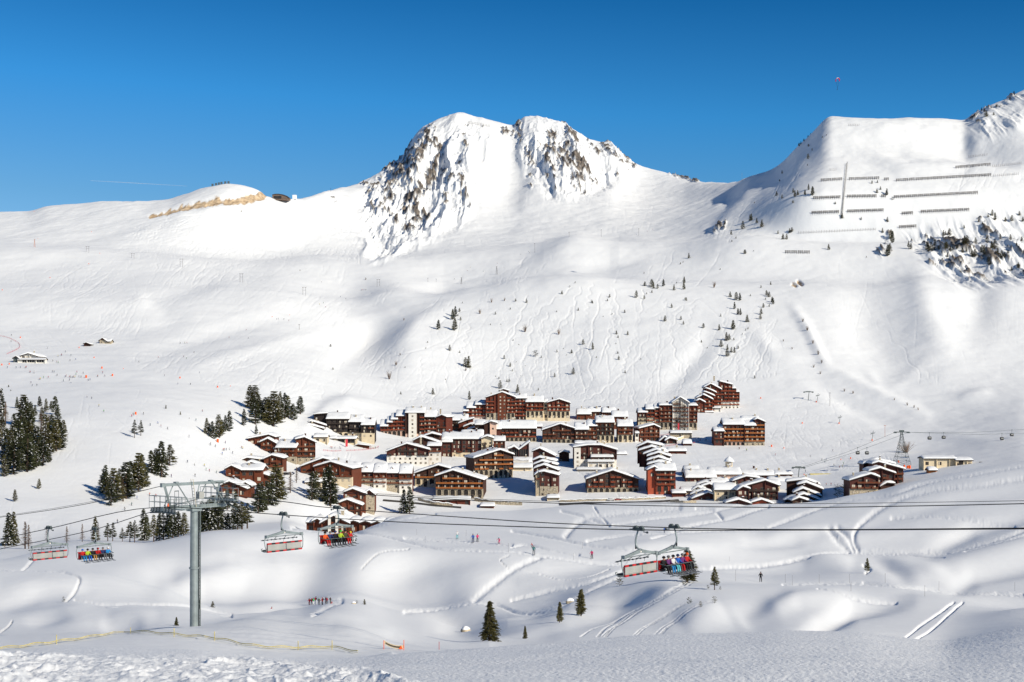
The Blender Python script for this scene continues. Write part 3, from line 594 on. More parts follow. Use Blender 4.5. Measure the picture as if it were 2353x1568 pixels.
# ------------------------------------------------------------------ snow covered roof over a height function
def edge_f(u, r): return math.sqrt(max(0.0, 1 - (1 - min(u / r, 1)) ** 2)) * .85 + .15
def roof(hf, xs, ys, T, parent, seed=0):
    """board (timber) and the snow lying on it; hf(x, y) is the roof plane"""
    x0, x1, y0, y1 = xs[0], xs[-1], ys[0], ys[-1]
    b = MB(); n = len(xs); m = len(ys)
    for top in (1, 0):
        for y in ys:
            for x in xs: b.v.append((x, y, hf(x, y) - (0 if top else .5)))
    for j in range(m-1):
        for i in range(n-1):
            a = j*n+i; b.f.append((a, a+1, a+n+1, a+n)); o = n*m; b.f.append((o+a, o+a+n, o+a+n+1, o+a+1)); b.m += [0, 0]
    def side(idx):
        for a, c in zip(idx[:-1], idx[1:]): b.f.append((a, c, c+n*m, a+n*m)); b.m.append(0)
    side([i for i in range(n)][::-1]); side([(m-1)*n+i for i in range(n)]); side([j*n for j in range(m)]); side([j*n+n-1 for j in range(m)][::-1])
    bo = b.build('roof', M['board'], parent)
    s = MB(); rng = random.Random(seed); r = 1.1
    def ref(v):
        out = []
        for a, c in zip(v[:-1], v[1:]):
            k = max(1, int(round((c - a) / 2.4)))
            out += [a + (c-a)*q/k for q in range(k)]
        out.append(v[-1]); v = out
        return [v[0]-.1, v[0]+.12, v[0]+.45] + [q for q in v if v[0]+.9 < q < v[-1]-.9] + [v[-1]-.45, v[-1]-.12, v[-1]+.1]
    X = ref(xs); Y = ref(ys); n = len(X); m = len(Y); wob = rng.random()*9
    for y in Y:
        for x in X:
            e = edge_f(min(x-X[0], X[-1]-x), r) * edge_f(min(y-Y[0], Y[-1]-y), r)
            s.v.append((x, y, hf(min(max(x, x0), x1), min(max(y, y0), y1)) + T * e * (1 + .22*math.sin(x*.7+wob) * math.cos(y*.9+wob*2) + .12*math.sin(x*1.7+wob*3)) ))
    for y in Y:
        for x in X: s.v.append((x, y, hf(min(max(x, x0), x1), min(max(y, y0), y1)) + .01))
    for j in range(m-1):
        for i in range(n-1):
            a = j*n+i; s.f.append((a, a+1, a+n+1, a+n)); s.m.append(0)
    def side2(idx):
        for a, c in zip(idx[:-1], idx[1:]): s.f.append((a, c, c+n*m, a+n*m)[::-1]); s.m.append(0)
    side2([i for i in range(n)]); side2([(m-1)*n+i for i in range(n)][::-1]); side2([j*n for j in range(m)][::-1]); side2([j*n+n-1 for j in range(m)])
    s.build('snow_cover', M['snow'], bo, smooth=True)
    return bo
def interp(pts, x):
    if x <= pts[0][0]:
        (a, za), (b, zb) = pts[0], pts[1]; return za + (zb-za)/(b-a+1e-6)*(x-a)
    for (a, za), (b, zb) in zip(pts[:-1], pts[1:]):
        if x <= b: return za + (zb-za)*(x-a)/(b-a+1e-6)
    (a, za), (b, zb) = pts[-2], pts[-1]; return za + (zb-za)/(b-a+1e-6)*(x-a)

CROPS = {0: (0, 0, 1), 1: (459.6, 845.6, .1954), 2: (857.8, 845.6, .1954), 3: (1286.8, 845.6, .1954), 4: (1685.0, 906.9, .1954)}
NB = [0]
class Building:
    def __init__(s, label, crop, first, name='chalet', cat='apartment building', group=None, d0=None, dd=0):
        """first: (x, y) on the ground line under the main front"""
        ox, oy, k = CROPS[crop]; s.c = crop; px, py = ox + first[0]*k, oy + first[1]*k
        g = G(px, py, dmin=545); s.d = (d0 or g.y) + dd; s.px = px
        s.root = empty(name, at(px, py, s.d)); tag(s.root, label, cat, group); NB[0] += 1; s.nw = 0; s.nb = 0; s.extraW = []; s.extraB = []; s.rng = random.Random(NB[0]*13)
    def P(s, x, y): ox, oy, k = CROPS[s.c]; return ox + x*k, oy + y*k
    def wing(s, x0, x1, yb, prof, kind='G', D=14, w='wood_brown', base=None, nb=1, rail='rail_brown', off=0, yaw=0, T=1.1, bal=.7, bay=3.7, arch=False, winf=1.0, oh=.9, strip=None, ridge=None, floors=None, flush=False):
        d = s.d + off
        (X0, YB), (X1, _) = s.P(x0, yb), s.P(x1, yb); pc = (X0+X1)/2; k = d/F; cy = 1/math.cos(math.radians(yaw))
        loc = at(pc, YB, d); o = loc - s.root.location
        fr = bpy.data.objects.new('wall', None)
        tx = lambda px: (px-pc)*k*cy; tz = lambda py: (YB-py)*k
        W0, W1 = tx(X0), tx(X1); below = -5.0
        if kind == 'G': top = [(tx(s.P(a, b)[0]), tz(s.P(a, b)[1])) for a, b in prof]
        else: ze = tz(s.P(0, prof)[1]); top = [(W0, ze), (W1, ze)]
        ptop = [(W0, interp(top, W0))] + [p for p in top if W0+.05 < p[0] < W1-.05] + [(W1, interp(top, W1))]
        b = MB(); zb0 = nb*2.9 if base else 0
        if base and not flush: zsplit = zb0
        else: zsplit = zb0
        if base:
            b.box(W0-.02, W1+.02, -.12, 1.6, below, zsplit, 1)
            b.prism([(W0, zsplit), (W1, zsplit)] + ptop[::-1], 0, 1.65, 0); b.prism([(W0+.02, below), (W1-.02, below)] + [(min(max(a_, W0+.02), W1-.02), z_) for a_, z_ in ptop[::-1]], 1.66, D-.05, 0)
        else: b.prism([(W0, below), (W1, below)] + ptop[::-1], 0, D, 0)
        # timber fins between bays
        zmin = min(p[1] for p in ptop); n = max(1, int(round((W1-W0)/bay))); bw = (W1-W0)/n
        if strip:
            sx0, sx1 = tx(s.P(strip[0], 0)[0]), tx(s.P(strip[1], 0)[0]); b.box(sx0, sx1, -1.35, .0, below, interp(top, (sx0+sx1)/2)-.5, 2)
        for i in range(n+1):
            x = W0 + bw*i; zt = min(interp(top, x), interp(top, x-.2), interp(top, x+.2)) - .35
            if zt > zsplit+1 and (i % 2 == 0 or bal > .8): b.box(x-.16, x+.16, -1.0, -.003, zsplit if base else below, zt, 0)
        wall = b.build('wall', [M[w], M[base or 'stone'], M[strip[2] if strip else 'cream']], s.root, loc=o); wall.rotation_euler.z = math.radians(yaw)
        # storeys
        fl = 0; z = .0
        while True:
            zf = fl*2.9
            if zf + 2.3 > max(p[1] for p in ptop): break
            isb = base and fl < nb
            run = []
            for i in range(n):
                xc = W0 + bw*(i+.5); zt = min(interp(top, xc-1.2), interp(top, xc+1.2))
                if zf + 2.5 > zt: run.append(None); continue
                if strip and sx0 - 1.2 < xc < sx1 + 1.2:
                    if sx0+.8 < xc < sx1-.8: s.win(wall, (xc, -1.40, zf+.7), small=True)
                    run.append(None); continue
                if isb and arch and fl == (nb-1 if nb < 3 else 0): s.arch(wall, (xc, -.13, zf - (1.2 if nb > 1 else 0)), base, min(bw*.66, 2.7), 2.4 + (1.2 if nb > 1 else 0)); run.append(None); continue
                if s.rng.random() < winf: s.win(wall, (xc + s.rng.uniform(-.3, .3), -.06 if not isb else -.17, zf+.25), small=s.rng.random() < .25 or isb and not arch)
                run.append(xc if not (isb and arch) else None)
            if bal > 0 and fl > (0 if not base else nb-1 if bal < .9 else 0):
                i = 0; full = s.rng.random() < bal - .25
                while i < n:
                    if run[i] is None or (not full and s.rng.random() > bal): i += 1; continue
                    j = i
                    while full and j+1 < n and run[j+1] is not None: j += 1
                    ww = bw*(j-i+1) - (.25 if full else .7)
                    s.bal(wall, ((run[i]+run[j])/2, -.01, zf+.05), rail, ww); i = j+1
            fl += 1
            if fl > 16: break
        # roof
        if kind == 'G':
            sl0 = W0-oh; sl1 = W1+oh; kn = [p[0] for p in top if sl0+.5 < p[0] < sl1-.5]
            kk = sorted(set([sl0] + kn + [sl1]))
            hf = lambda x, y: interp(top, x) + .32
            r = roof(hf, kk, [-1.7, D*.5, D+.5], T, s.root, NB[0])
        else:
            zr = (YB - s.P(0, ridge if ridge is not None else prof-60)[1])*(d+D/2)/F - T*.8 + (YB-HZ)/F*0
            zr = max(zr, ze+.8); e = -1.4
            def hf(x, y): 
                t = y/(D/2); return ze + .32 + (zr-ze)*(t if t < 1 else 2-t)
            r = roof(hf, [W0-oh*.5, W1+oh*.5], [e, D/2, D-e], T, s.root, NB[0])
            bb = MB(); bb.prism([(0, ze-.4), (D, ze-.4), (D/2, zr)], 0, .3, 0)
            for xx in (W0+.1, W1-.4):
                me = MB(); me.v = [(xx + v[1], v[0], v[2]) for v in bb.v]; me.f = [f[::-1] for f in bb.f]; me.m = bb.m; me.build('gable', M[w], wall)
        if W1-W0 > 9 and T > .95:
            for q in range(1 + int((W1-W0) > 22)):
                cxx = W0 + (W1-W0)*s.rng.uniform(.15, .85); cyy = D*s.rng.uniform(.25, .5); hz = hf(cxx, cyy); cm = MB(); ch_ = s.rng.uniform(.9, 1.7); cw = s.rng.uniform(.35, .6)
                cm.box(-cw, cw, -.4, .4, -.3, T+ch_, 0); cm.box(-cw-.12, cw+.12, -.52, .52, T+ch_, T+ch_+.15, 0); cm.box(-cw, cw, -.42, .42, T+ch_+.15, T+ch_+.5, 1); cm.build('chimney', [M['stone' if s.rng.random() < .6 else 'wood_dark'], M['snow']], r, loc=(cxx, cyy, hz))
        r.location = o; r.rotation_euler.z = math.radians(yaw)
        s.last = (wall, top, W0, W1, o, k, YB, pc)
        return wall
    def win(s, wall, loc, small=False):
        me = s.rng.choice(WINS if small else WIN)
        if s.nw < 95: s.nw += 1; link('window', me, wall, loc)
        else: s.extraW.append((me, wall.location + Matrix.Rotation(wall.rotation_euler.z, 3, 'Z') @ Vector(loc), wall.rotation_euler.z))
    def bal(s, wall, loc, mat, w):
        me = rail_mesh(mat, w)
        if s.nb < 95: s.nb += 1; link('balcony', me, wall, loc)
        else: s.extraB.append((me, wall.location + Matrix.Rotation(wall.rotation_euler.z, 3, 'Z') @ Vector(loc), wall.rotation_euler.z))
    def arch(s, wall, loc, mat, w, h): link('arch', arch_mesh(mat, w, h), wall, loc)
    def chimney(s, x, y, hh=1.6, mat='stone'):
        px, py = s.P(x, y); p = at(px, py, s.d+5) - s.root.location
        b = MB(); b.box(-.6, .6, -.5, .5, -2.5, hh, 0); b.box(-.75, .75, -.65, .65, hh, hh+.2, 0); b.box(-.7, .7, -.6, .6, hh+.2, hh+.6, 1); b.build('chimney', [M[mat], M['snow']], s.root, loc=p)
    def done(s):
        for ex, nm in ((s.extraW, 'window'), (s.extraB, 'balcony')):
            if not ex: continue
            bm = bmesh.new(); mats = []
            for me, l, rz in ex:
                n0 = len(bm.verts); f0 = len(bm.faces); bm.from_mesh(me); bm.verts.ensure_lookup_table(); bm.faces.ensure_lookup_table()
                mt = Matrix.Translation(l) @ Matrix.Rotation(rz, 4, 'Z')
                for v in bm.verts[n0:]: v.co = mt @ v.co
                for f in bm.faces[f0:]:
                    m = me.materials[f.material_index]
                    if m not in mats: mats.append(m)
                    f.material_index = mats.index(m)
            me = bpy.data.meshes.new(nm); bm.to_mesh(me); bm.free()
            for m in mats: me.materials.append(m)
            tag(link(nm, me, s.root), kind='stuff')
# ------------------------------------------------------------------ the village
B = Building('red brown chalet block with rounded end terraces at the upper left edge of the village', 1, (1050, 1105))
B.wing(575, 880, 1010, [(570,835),(640,822),(810,788),(880,812)], w='wood_brown', rail='rail_brown', off=10, D=16, bal=.95)
B.wing(720, 900, 1030, [(712,875),(800,835),(890,885)], w='wood_brown', off=6, D=12, bal=.95)
B.wing(895, 1135, 1100, 930, 'S', ridge=850, w='wood_brown', base='stone', off=0, D=13, bal=.35, yaw=-12)
B.wing(1135, 1350, 1100, [(1090,850),(1225,818),(1350,875)], w='wood_brown', base='stone', off=2, D=15, bal=.95, yaw=12); B.done()
B = Building('cluster of stacked snow roofed chalets on the left edge beside the piste', 1, (860, 1225))
B.wing(760, 975, 1225, [(735,1080),(850,1030),(985,1065)], w='wood_brown', D=14, bal=.9, base='stone')
B.wing(470, 750, 1180, [(455,1100),(560,1060),(760,1085)], w='wood_brown', D=12, off=4, bal=.4)
B.wing(560, 745, 1200, [(545,1130),(600,1110),(750,1150)], w='wood_brown', D=8, off=-3, bal=.3)
B.wing(350, 500, 1180, [(320,1120),(400,1080),(510,1100)], w='wood_brown', D=10, off=10, bal=.3); B.done()
B = Building('brown chalet with one long snowy roof and open gable balconies at the left', 1, (500, 1335))
B.wing(470, 735, 1335, 1200, 'S', ridge=1145, w='wood_brown', D=15, bal=.2, winf=.4)
B.wing(310, 475, 1335, [(292,1195),(375,1152),(480,1200)], w='wood_brown', D=14, off=-2, bal=1.1, rail='rail_brown'); B.done()
B = Building('low brown chalet with a curved snow roof behind the pines at the left end', 1, (690, 1375))
B.wing(545, 825, 1375, [(530,1305),(715,1240),(840,1280)], w='wood_brown', D=14, bal=.4); B.done()
B = Building('small brown chalet at the lowest left corner, partly behind the lift pylon arm', 1, (400, 1500))
B.wing(255, 545, 1500, [(240,1385),(350,1338),(560,1425)], w='wood_brown', D=14, bal=.6)
B.wing(480, 600, 1480, [(470,1370),(540,1350),(615,1395)], w='wood_brown', D=10, off=6, bal=0); B.done()
B = Building('black timbered apartment block with cream arches, farthest left of the back row', 1, (1700, 808))
B.wing(1490, 1750, 805, 595, 'S', ridge=530, w='wood_black', base='cream', rail='rail_dark', arch=True, D=16, bal=.8)
B.wing(1750, 1915, 810, 630, 'S', ridge=560, w='wood_black', base='cream', rail='rail_dark', D=15, bal=.8)
B.wing(1900, 2050, 815, 665, 'S', ridge=595, w='wood_black', base='cream', rail='rail_brown', D=14, off=-2, bal=.5)
B.wing(1345, 1480, 800, [(1250,595),(1345,548),(1450,540)], w='wood_black', D=14, off=4, bal=0, winf=.3)
for x0, x1, yb, p, of in [(1290,1475,870,[(1205,668),(1310,628),(1475,680)],-6),(1240,1450,890,[(1160,712),(1280,672),(1455,718)],-12),(1180,1400,915,[(1110,752),(1220,712),(1405,765)],-18)]:
    B.wing(x0, x1, yb, p, w='wood_plum', rail='rail_brown', D=12, off=of, bal=.6, yaw=8)
B.done()
B = Building('low pool hall with a wide glazed front and flat snow roof below the black block', 1, (1720, 888), name='pool_hall', cat='building')
w_ = B.wing(1585, 1830, 888, 835, 'S', ridge=808, w='cream', D=12, bal=0, winf=0, T=1.0)
g_ = MB(); W0, W1 = B.last[2], B.last[3]; g_.box(W0+2, W1-1, -.1, .0, .3, 2.9, 0)
for i in range(6): x = W0+2 + (W1-W0-3)*i/5; g_.box(x-.1, x+.1, -.16, -.02, .3, 2.9, 1)
g_.build('glazing', [M['glass'], M['frame']], w_)
B.wing(1510, 1590, 890, 830, 'S', ridge=815, w='stone', D=8, bal=0, off=-2, T=.8); B.done()
B = Building('wide brown chalet with two broad gables and white arcades behind the two tall pines', 1, (1500, 1340))
B.wing(1190, 1520, 1290, [(1110,1190),(1450,1065),(1530,1085)], w='wood_brown', base='white', arch=True, D=18, off=6, bal=.5)
B.wing(1350, 1795, 1340, [(1335,1168),(1545,1108),(1810,1185)], w='wood_brown', base='cream', D=20, bal=.5, yaw=-10); B.done()
B = Building('tiny square chalet with a puffy snow cap beside the broad gabled chalet', 1, (1830, 1250), name='cabin', cat='cabin')
B.wing(1800, 1880, 1250, 1150, 'S', ridge=1115, w='wood_brown', D=7, bal=0, winf=.3); B.done()
B = Building('long white and brown terrace house with four triangular dormers in its snow roof', 0, (885, 1127), name='terrace_house')
for i in range(4):
    x0 = 829 + i*29.5; B.wing(x0, x0+29.4, 1120+i*1.2, 1083+i*1.0, 'S', ridge=1066+i*.9, w='wood_brown' if i % 2 else 'wood_plum', base='stone' if i % 2 == 0 else 'white', nb=2, rail='rail_brown', off=-(i % 2)*1.2, D=13, bal=.95, oh=.1)
    px, py = 829+i*29.5+14, 1075+i
    q = at(px, py, B.d+1.0) - B.root.location; dm = MB(); dm.prism([(-1.6,-1.6),(1.6,-1.6),(0,1.0)], 0, 4, 0); dm.prism([(-2.1,-1.9),(0,1.5),(2.1,-1.9),(1.6,-1.95),(0,1.0),(-1.6,-1.95)], -.4, 4, 1); dm.build('dormer', [M['wood_brown'], M['snow']], B.root, loc=q)
B.done()
B = Building('brown chalet with two gables and stone corner pillars above the long bottom row', 0, (820, 1172))
B.wing(790, 840, 1172, [(786,1134),(811,1124),(843,1136)], w='wood_brown', D=12, bal=.5); B.wing(838, 860, 1172, [(835,1137),(849,1127),(862,1137)], w='wood_brown', base='stone', nb=3, D=12, off=2, bal=.3)
B.wing(772, 830, 1186, [(766,1161),(798,1149),(836,1163)], w='wood_brown', D=8, off=-9, bal=.9); B.done()
B = Building('long low brown row with zigzag snowy eaves, lowest building of the village', 0, (800, 1222), name='terrace_house', d0=560)
B.wing(722, 740, 1222, [(716,1200),(730,1193),(742,1200)], w='wood_brown', D=10, bal=.6); B.wing(706, 722, 1222, 1200, 'S', ridge=1190, w='wood_brown', D=9, bal=.6, off=1)
B.wing(740, 800, 1222, [(737,1203),(768,1186),(803,1203)], w='wood_brown', D=14, bal=.6, off=-1)
for i in range(4): x0 = 800 + i*27; B.wing(x0, x0+27, 1221, [(x0-1,1202+i),(x0+13,1197+i),(x0+28,1202+i)], w='wood_brown', D=13, bal=.8, oh=.2)
for x in (757, 774): c = MB(); c.box(-.5,.5,-.5,.5,-8,4.4,0); c.build('pillar', M['white'], B.root, loc=at(x, 1209, B.d-2.5)-B.root.location)
B.done()
B = Building('stepped red brown block with a white stair tower strip in the back row', 2, (450, 815))
for x0, x1, e, r, yb in [(85,170,680,612,832),(165,222,635,572,830),(212,282,600,538,828),(272,385,560,500,826)]:
    B.wing(x0, x1, yb, e, 'S', ridge=r, w='wood_red', base='pink', nb=2, arch=True, rail='rail_red', D=13, bal=1.1, bay=3.2)
B.wing(380, 600, 822, 525, 'S', ridge=468, w='wood_dark', base='pink', rail='rail_red', D=16, bal=1.1, off=-1.5, strip=(416,510,'white'))
B.wing(585, 745, 815, 570, 'S', ridge=495, w='wood_dark', rail='rail_red', D=15, bal=1.0)
B.wing(745, 860, 800, [(735,588),(812,556),(870,580)], w='wood_red', D=16, off=-1, bal=.3, yaw=-14); B.chimney(470, 480); B.chimney(790, 510); B.done()
B = Building('staggered brown gabled wings right of the block with the white stair strip', 2, (1000, 740))
B.wing(905, 1110, 740, 612, 'S', ridge=550, w='wood_brown', rail='rail_dark', D=14, bal=.8)
B.wing(1010, 1170, 755, [(975,665),(1110,615),(1172,600)], w='wood_red', D=12, off=-5, bal=.2, winf=.4); B.wing(1070, 1200, 770, [(1030,708),(1140,665),(1215,660)], w='wood_brown', D=10, off=-10, bal=.2, winf=.4)
B.wing(1120, 1260, 780, [(1085,735),(1180,708),(1270,725)], w='wood_brown', D=8, off=-14, bal=0, winf=.4); B.done()
B = Building('largest red apartment block of the back row with a high central gable and cream arcades', 2, (1500, 612))
for x0, x1, e, r in [(1060,1115,505,455),(1102,1202,465,402),(1200,1322,430,382)]:
    B.wing(x0, x1, 612, e, 'S', ridge=r, w='wood_red', base='pink', nb=1, rail='rail_red', D=14, bal=1.1, bay=3.3, off=2)
B.wing(1325, 1665, 614, [(1318,352),(1515,288),(1668,346)], w='wood_red', base='stone', nb=2, arch=True, rail='rail_red', D=18, bal=1.15, bay=3.6, off=-1, strip=(1462,1562,'wood_brown'))
B.wing(1665, 1800, 610, 355, 'S', ridge=305, w='wood_red', rail='rail_red', D=15, bal=1.1, bay=3.3)
B.wing(1795, 2000, 588, 395, 'S', ridge=330, w='wood_red', base='cream', nb=2, arch=True, rail='rail_red', D=15, bal=1.1, bay=3.6, off=-1.5)
B.wing(2000, 2050, 588, 405, 'S', ridge=370, w='cream', D=12, bal=0, winf=.4, off=1)
B.wing(2050, 2310, 592, [(2038,412),(2185,372),(2318,416)], w='wood_red', base='cream', nb=2, arch=True, rail='rail_red', D=16, bal=1.1, off=-1)
B.wing(1480, 1590, 300, [(1470,272),(1530,252),(1598,272)], w='wood_red', D=8, off=9, bal=0, winf=0, T=.9); B.done()
B = Building('plum coloured hotel with a cream ground floor and a raised roof box', 2, (1000, 1045), name='hotel')
B.wing(810, 1275, 1046, 832, 'S', ridge=765, w='wood_plum', base='cream', rail='rail_brown', D=18, bal=.35, bay=3.4)
B.wing(1275, 1405, 1046, [(1270,830),(1340,806),(1412,828)], w='cream', rail='rail_dark', D=16, off=-1, bal=.8, bay=3.4)
B.wing(1040, 1290, 860, 788, 'S', ridge=735, w='wood_plum', D=12, off=8, bal=0, winf=0); B.wing(805, 925, 1046, 868, 'S', ridge=840, w='wood_plum', D=4, off=-3, bal=0, rail='rail_dark'); B.done()
B = Building('dark chalet with white lower half and lopsided gable left of the hotel', 2, (400, 1135))
B.wing(160, 650, 1135, [(135,992),(395,895),(660,965)], w='wood_plum', base='white', nb=2, rail='rail_dark', D=18, bal=.5, bay=3.3)
B.wing(640, 795, 1090, 915, 'S', ridge=880, w='wood_plum', base='white', nb=2, rail='rail_brown', D=8, off=5, bal=.7); B.wing(470, 770, 1000, [(455,865),(560,812),(775,880)], w='wood_dark', D=10, off=14, bal=0, winf=0)
B.wing(600, 780, 860, [(590,808),(690,775),(780,795)], w='wood_dark', D=10, off=30, bal=0, winf=0); B.chimney(560, 850); B.done()
B = Building('wide brown block on a stone arcade right of the pink bell tower', 2, (1700, 865))
B.wing(1500, 1915, 862, 705, 'S', ridge=622, w='wood_dark', base='stone', arch=True, rail='rail_red', D=17, bal=.9, bay=3.4)
B.wing(1450, 1500, 870, 712, 'S', ridge=640, w='wood_plum', D=14, off=-2, bal=0, winf=0); B.done()
B = Building('narrow pink tower house with a small gable beside the brown arcade block', 2, (1400, 865), name='tower_house', cat='building')
B.wing(1375, 1448, 868, [(1300,665),(1385,632),(1452,650)], w='pink', D=9, bal=0, winf=.3, off=-3); B.wing(1308, 1375, 868, [(1300,668),(1340,650),(1380,640)], w='wood_dark', D=9, bal=0, winf=.3, off=-2.5)
B.wing(1200, 1310, 760, 665, 'S', ridge=622, w='wood_dark', D=10, bal=0, winf=.5, off=12); B.done()
B = Building('glass fronted hall under a W shaped snow roof in the village centre', 2, (1700, 1045), name='community_hall', cat='building')
w_ = B.wing(1592, 1828, 1045, [(1545,905),(1592,965),(1655,928),(1712,968),(1828,885)], w='wood_plum', D=16, bal=0, winf=0, T=1.5)
g_ = MB(); W0, W1 = B.last[2], B.last[3]
for i in range(9): x = W0 + (W1-W0)*(i+.5)/9; g_.box(x-.9, x+.9, -.08, 0, .4, 5.2, 0); g_.box(x-.06, x+.06, -.14, -.07, .4, 5.2, 1)
g_.build('glazing', [M['glass'], M['frame']], w_); B.done()
B = Building('sunlit orange chalet with stone arcade and dark left side wall, centre of the village', 2, (1410, 1300))
B.wing(1185, 1640, 1300, [(1095,1085),(1485,968),(1660,1030)], w='wood_dark', base='stone', nb=2, arch=True, rail='rail_orange', D=20, bal=.8, yaw=17, bay=3.5)
tag(B.last[0], 'dark timber front with ochre render between orange balconies'); B.done()
B = Building('widest front row chalet with orange balconies and stone arches, broad gable', 2, (1000, 1532))
B.wing(735, 1290, 1532, [(722,1280),(940,1208),(1335,1330)], w='wood_dark', base='stone', nb=2, arch=True, rail='rail_orange', D=20, bal=1.05, bay=4.2, yaw=-5)
B.done()
B = Building('chalet with cream arches half hidden behind the widest front row chalet', 2, (600, 1402))
B.wing(490, 890, 1402, [(478,1245),(765,1148),(915,1190)], w='wood_dark', base='cream', nb=2, arch=True, rail='rail_orange', D=16, bal=.7, bay=4.0); B.done()
B = Building('low red shed along the road under the widest front row chalet', 0, (1020, 1156), name='garage', cat='garage')
B.wing(996, 1080, 1160, 1148, 'S', ridge=1142, w='wood_red', D=7, bal=0, winf=.2, T=.7); B.done()
B = Building('dark gabled block on a stone base left of the yellow arched tower blocks', 0, (1290, 1018))
B.wing(1247, 1322, 1018, [(1243,990),(1287,975),(1330,988)], w='wood_dark', base='stone', arch=True, rail='rail_brown', D=16, bal=.8, bay=3.4)
B.wing(1322, 1352, 1018, 986, 'S', ridge=972, w='wood_dark', rail='rail_brown', D=14, bal=.8, off=-1, bay=3.2); B.wing(1350, 1371, 1018, 978, 'S', ridge=966, w='wood_brown', rail='rail_brown', D=12, bal=.8, off=2, bay=3.2); B.done()
B = Building('square tower block with a puffy hipped snow cap over yellow arches', 3, (530, 882), name='tower_block')
B.wing(425, 635, 882, 638, 'S', ridge=572, w='wood_brown', base='cream', nb=2, arch=True, rail='rail_dark', D=16, bal=.9, T=1.7, bay=3.6); B.done()
B = Building('smaller tower block with yellow arches and pale gable, right of the hipped tower block', 3, (770, 876), name='tower_block')
B.wing(680, 855, 876, 682, 'S', ridge=615, w='wood_brown', base='cream', nb=2, arch=True, rail='rail_brown', D=15, bal=.9, T=1.7); B.done()
B = Building('brown house with white diamond lattice under its hipped roof behind the two tower blocks', 3, (700, 720))
B.wing(615, 795, 720, 568, 'S', ridge=508, w='wood_brown', D=12, bal=0, winf=.4); B.done()
B = Building('row of three small dormered chalets on the upper edge between the two great blocks', 3, (400, 612))
for x0, x1, e, r in [(200,362,537,482),(345,505,510,458),(500,650,517,465)]: B.wing(x0, x1, 612, e, 'S', ridge=r, w='wood_brown', D=10, bal=.4, off=0 if x0 != 345 else 3)
B.chimney(430, 475); B.chimney(560, 480); B.chimney(290, 500); B.done()
B = Building('brown gabled chalet with a little white bay tower right of the tower blocks', 3, (1050, 862))
B.wing(930, 1168, 862, [(855,730),(1100,672),(1182,710)], w='wood_brown', rail='rail_brown', D=15, bal=.95, yaw=12); B.wing(885, 925, 862, 765, 'S', ridge=750, w='white', D=4, off=-3, bal=0, T=.8); B.done()
B = Building('long dark red block stepping up to a pale gable tower with iron lattice', 3, (1250, 725))
for x0, x1, e, r, yb in [(920,1022,522,475,668),(1012,1112,482,430,668),(1110,1168,470,425,690)]: B.wing(x0, x1, yb, e, 'S', ridge=r, w='wood_red', base='cream', nb=2, rail='rail_red' if x0 > 1000 else 'rail_dark', D=14, bal=1.1, bay=3.3)
B.wing(1170, 1318, 725, 440, 'S', ridge=412, w='wood_red', base='stone', nb=2, arch=True, rail='rail_brown', D=14, bal=1.0, bay=3.4, off=-1)
B.wing(1325, 1512, 736, [(1310,415),(1412,348),(1522,415)], w='white', rail='rail_brown', D=15, bal=.9, off=-2, bay=5.6, winf=.6)
wl, top, W0, W1, o, k, YB, pc = B.last; lt = MB()
for i in range(7): x = -4.2 + i*1.4; lt.tube([(x,-1.6,0),(x,-1.6,interp(top,x)-1)], .16, 5)
for j in range(int((interp(top, 4.2)-2)/3)): z = 1+j*3.0; lt.tube([(-4.2,-1.7,z),(4.2,-1.7,z)], .12, 5); lt.tube([(-4.2,-1.7,z),(4.2,-1.7,z+3)] if j % 2 else [(4.2,-1.7,z),(-4.2,-1.7,z+3)], .12, 5)
lt.build('lattice', M['board'], wl)
B.wing(1515, 1612, 730, 445, 'S', ridge=420, w='wood_red', base='stone', nb=2, arch=True, rail='rail_brown', D=14, bal=1.0, off=-1)
B.done()
B = Building('tallest red terraced tower with a cascade of small snowy gables down its left side', 3, (1950, 475), name='tower_block')
for i, (x0, x1, yb, p) in enumerate([(1885,2022,478,[(1708,190),(1810,145),(2030,200)]), (1700,1890,520,[(1665,245),(1770,190),(1885,250)]),(1720,1830,560,[(1630,285),(1720,240),(1830,290)]),(1700,1810,590,[(1608,325),(1700,282),(1808,330)]),(1690,1790,620,[(1592,362),(1688,318),(1788,370)]),(1612,1700,640,[(1578,402),(1640,375),(1700,405)])]):
    B.wing(x0 if i else 1885, x1, yb, p, w='wood_red' if i else 'wood_red', base='white', nb=2, rail='rail_red', D=12, off=-i*4, bal=.9 if i < 5 else .5, bay=3.2, T=1.2)
B.wing(1612, 1750, 640, [(1592,362),(1688,318),(1788,370)], w='wood_plum', D=10, off=-15, bal=0, winf=.3, T=1.2)
B.wing(2020, 2068, 478, 240, 'S', ridge=212, w='wood_red', base='white', nb=2, rail='rail_red', D=12, bal=1.1, off=1, oh=.1); B.wing(2066, 2108, 478, 282, 'S', ridge=255, w='wood_red', base='white', nb=2, rail='rail_red', D=12, bal=1.1, off=2, oh=.1)
B.wing(1700, 1800, 640, 520, 'S', ridge=500, w='white', D=6, off=-18, bal=0, winf=.2, T=.6); B.wing(1795, 1885, 590, 470, 'S', ridge=455, w='white', D=6, off=-12, bal=0, winf=.2, T=.6); B.chimney(1812, 120); B.done()
B = Building('dark block with bright orange balconies standing alone at the right end of the upper village', 3, (2150, 912))
B.wing(1920, 2170, 912, 662, 'S', ridge=598, w='wood_plum', base='pink', arch=True, rail='rail_orange', D=16, bal=1.0, bay=3.4)
B.wing(2170, 2300, 912, 675, 'S', ridge=620, w='wood_plum', base='stone', rail='rail_orange', D=15, bal=1.1, off=-1, bay=3.4); B.wing(2295, 2405, 912, [(2250,625),(2320,600),(2415,640)], w='wood_plum', base='stone', rail='rail_orange', D=15, bal=1.1, off=1, bay=3.2)
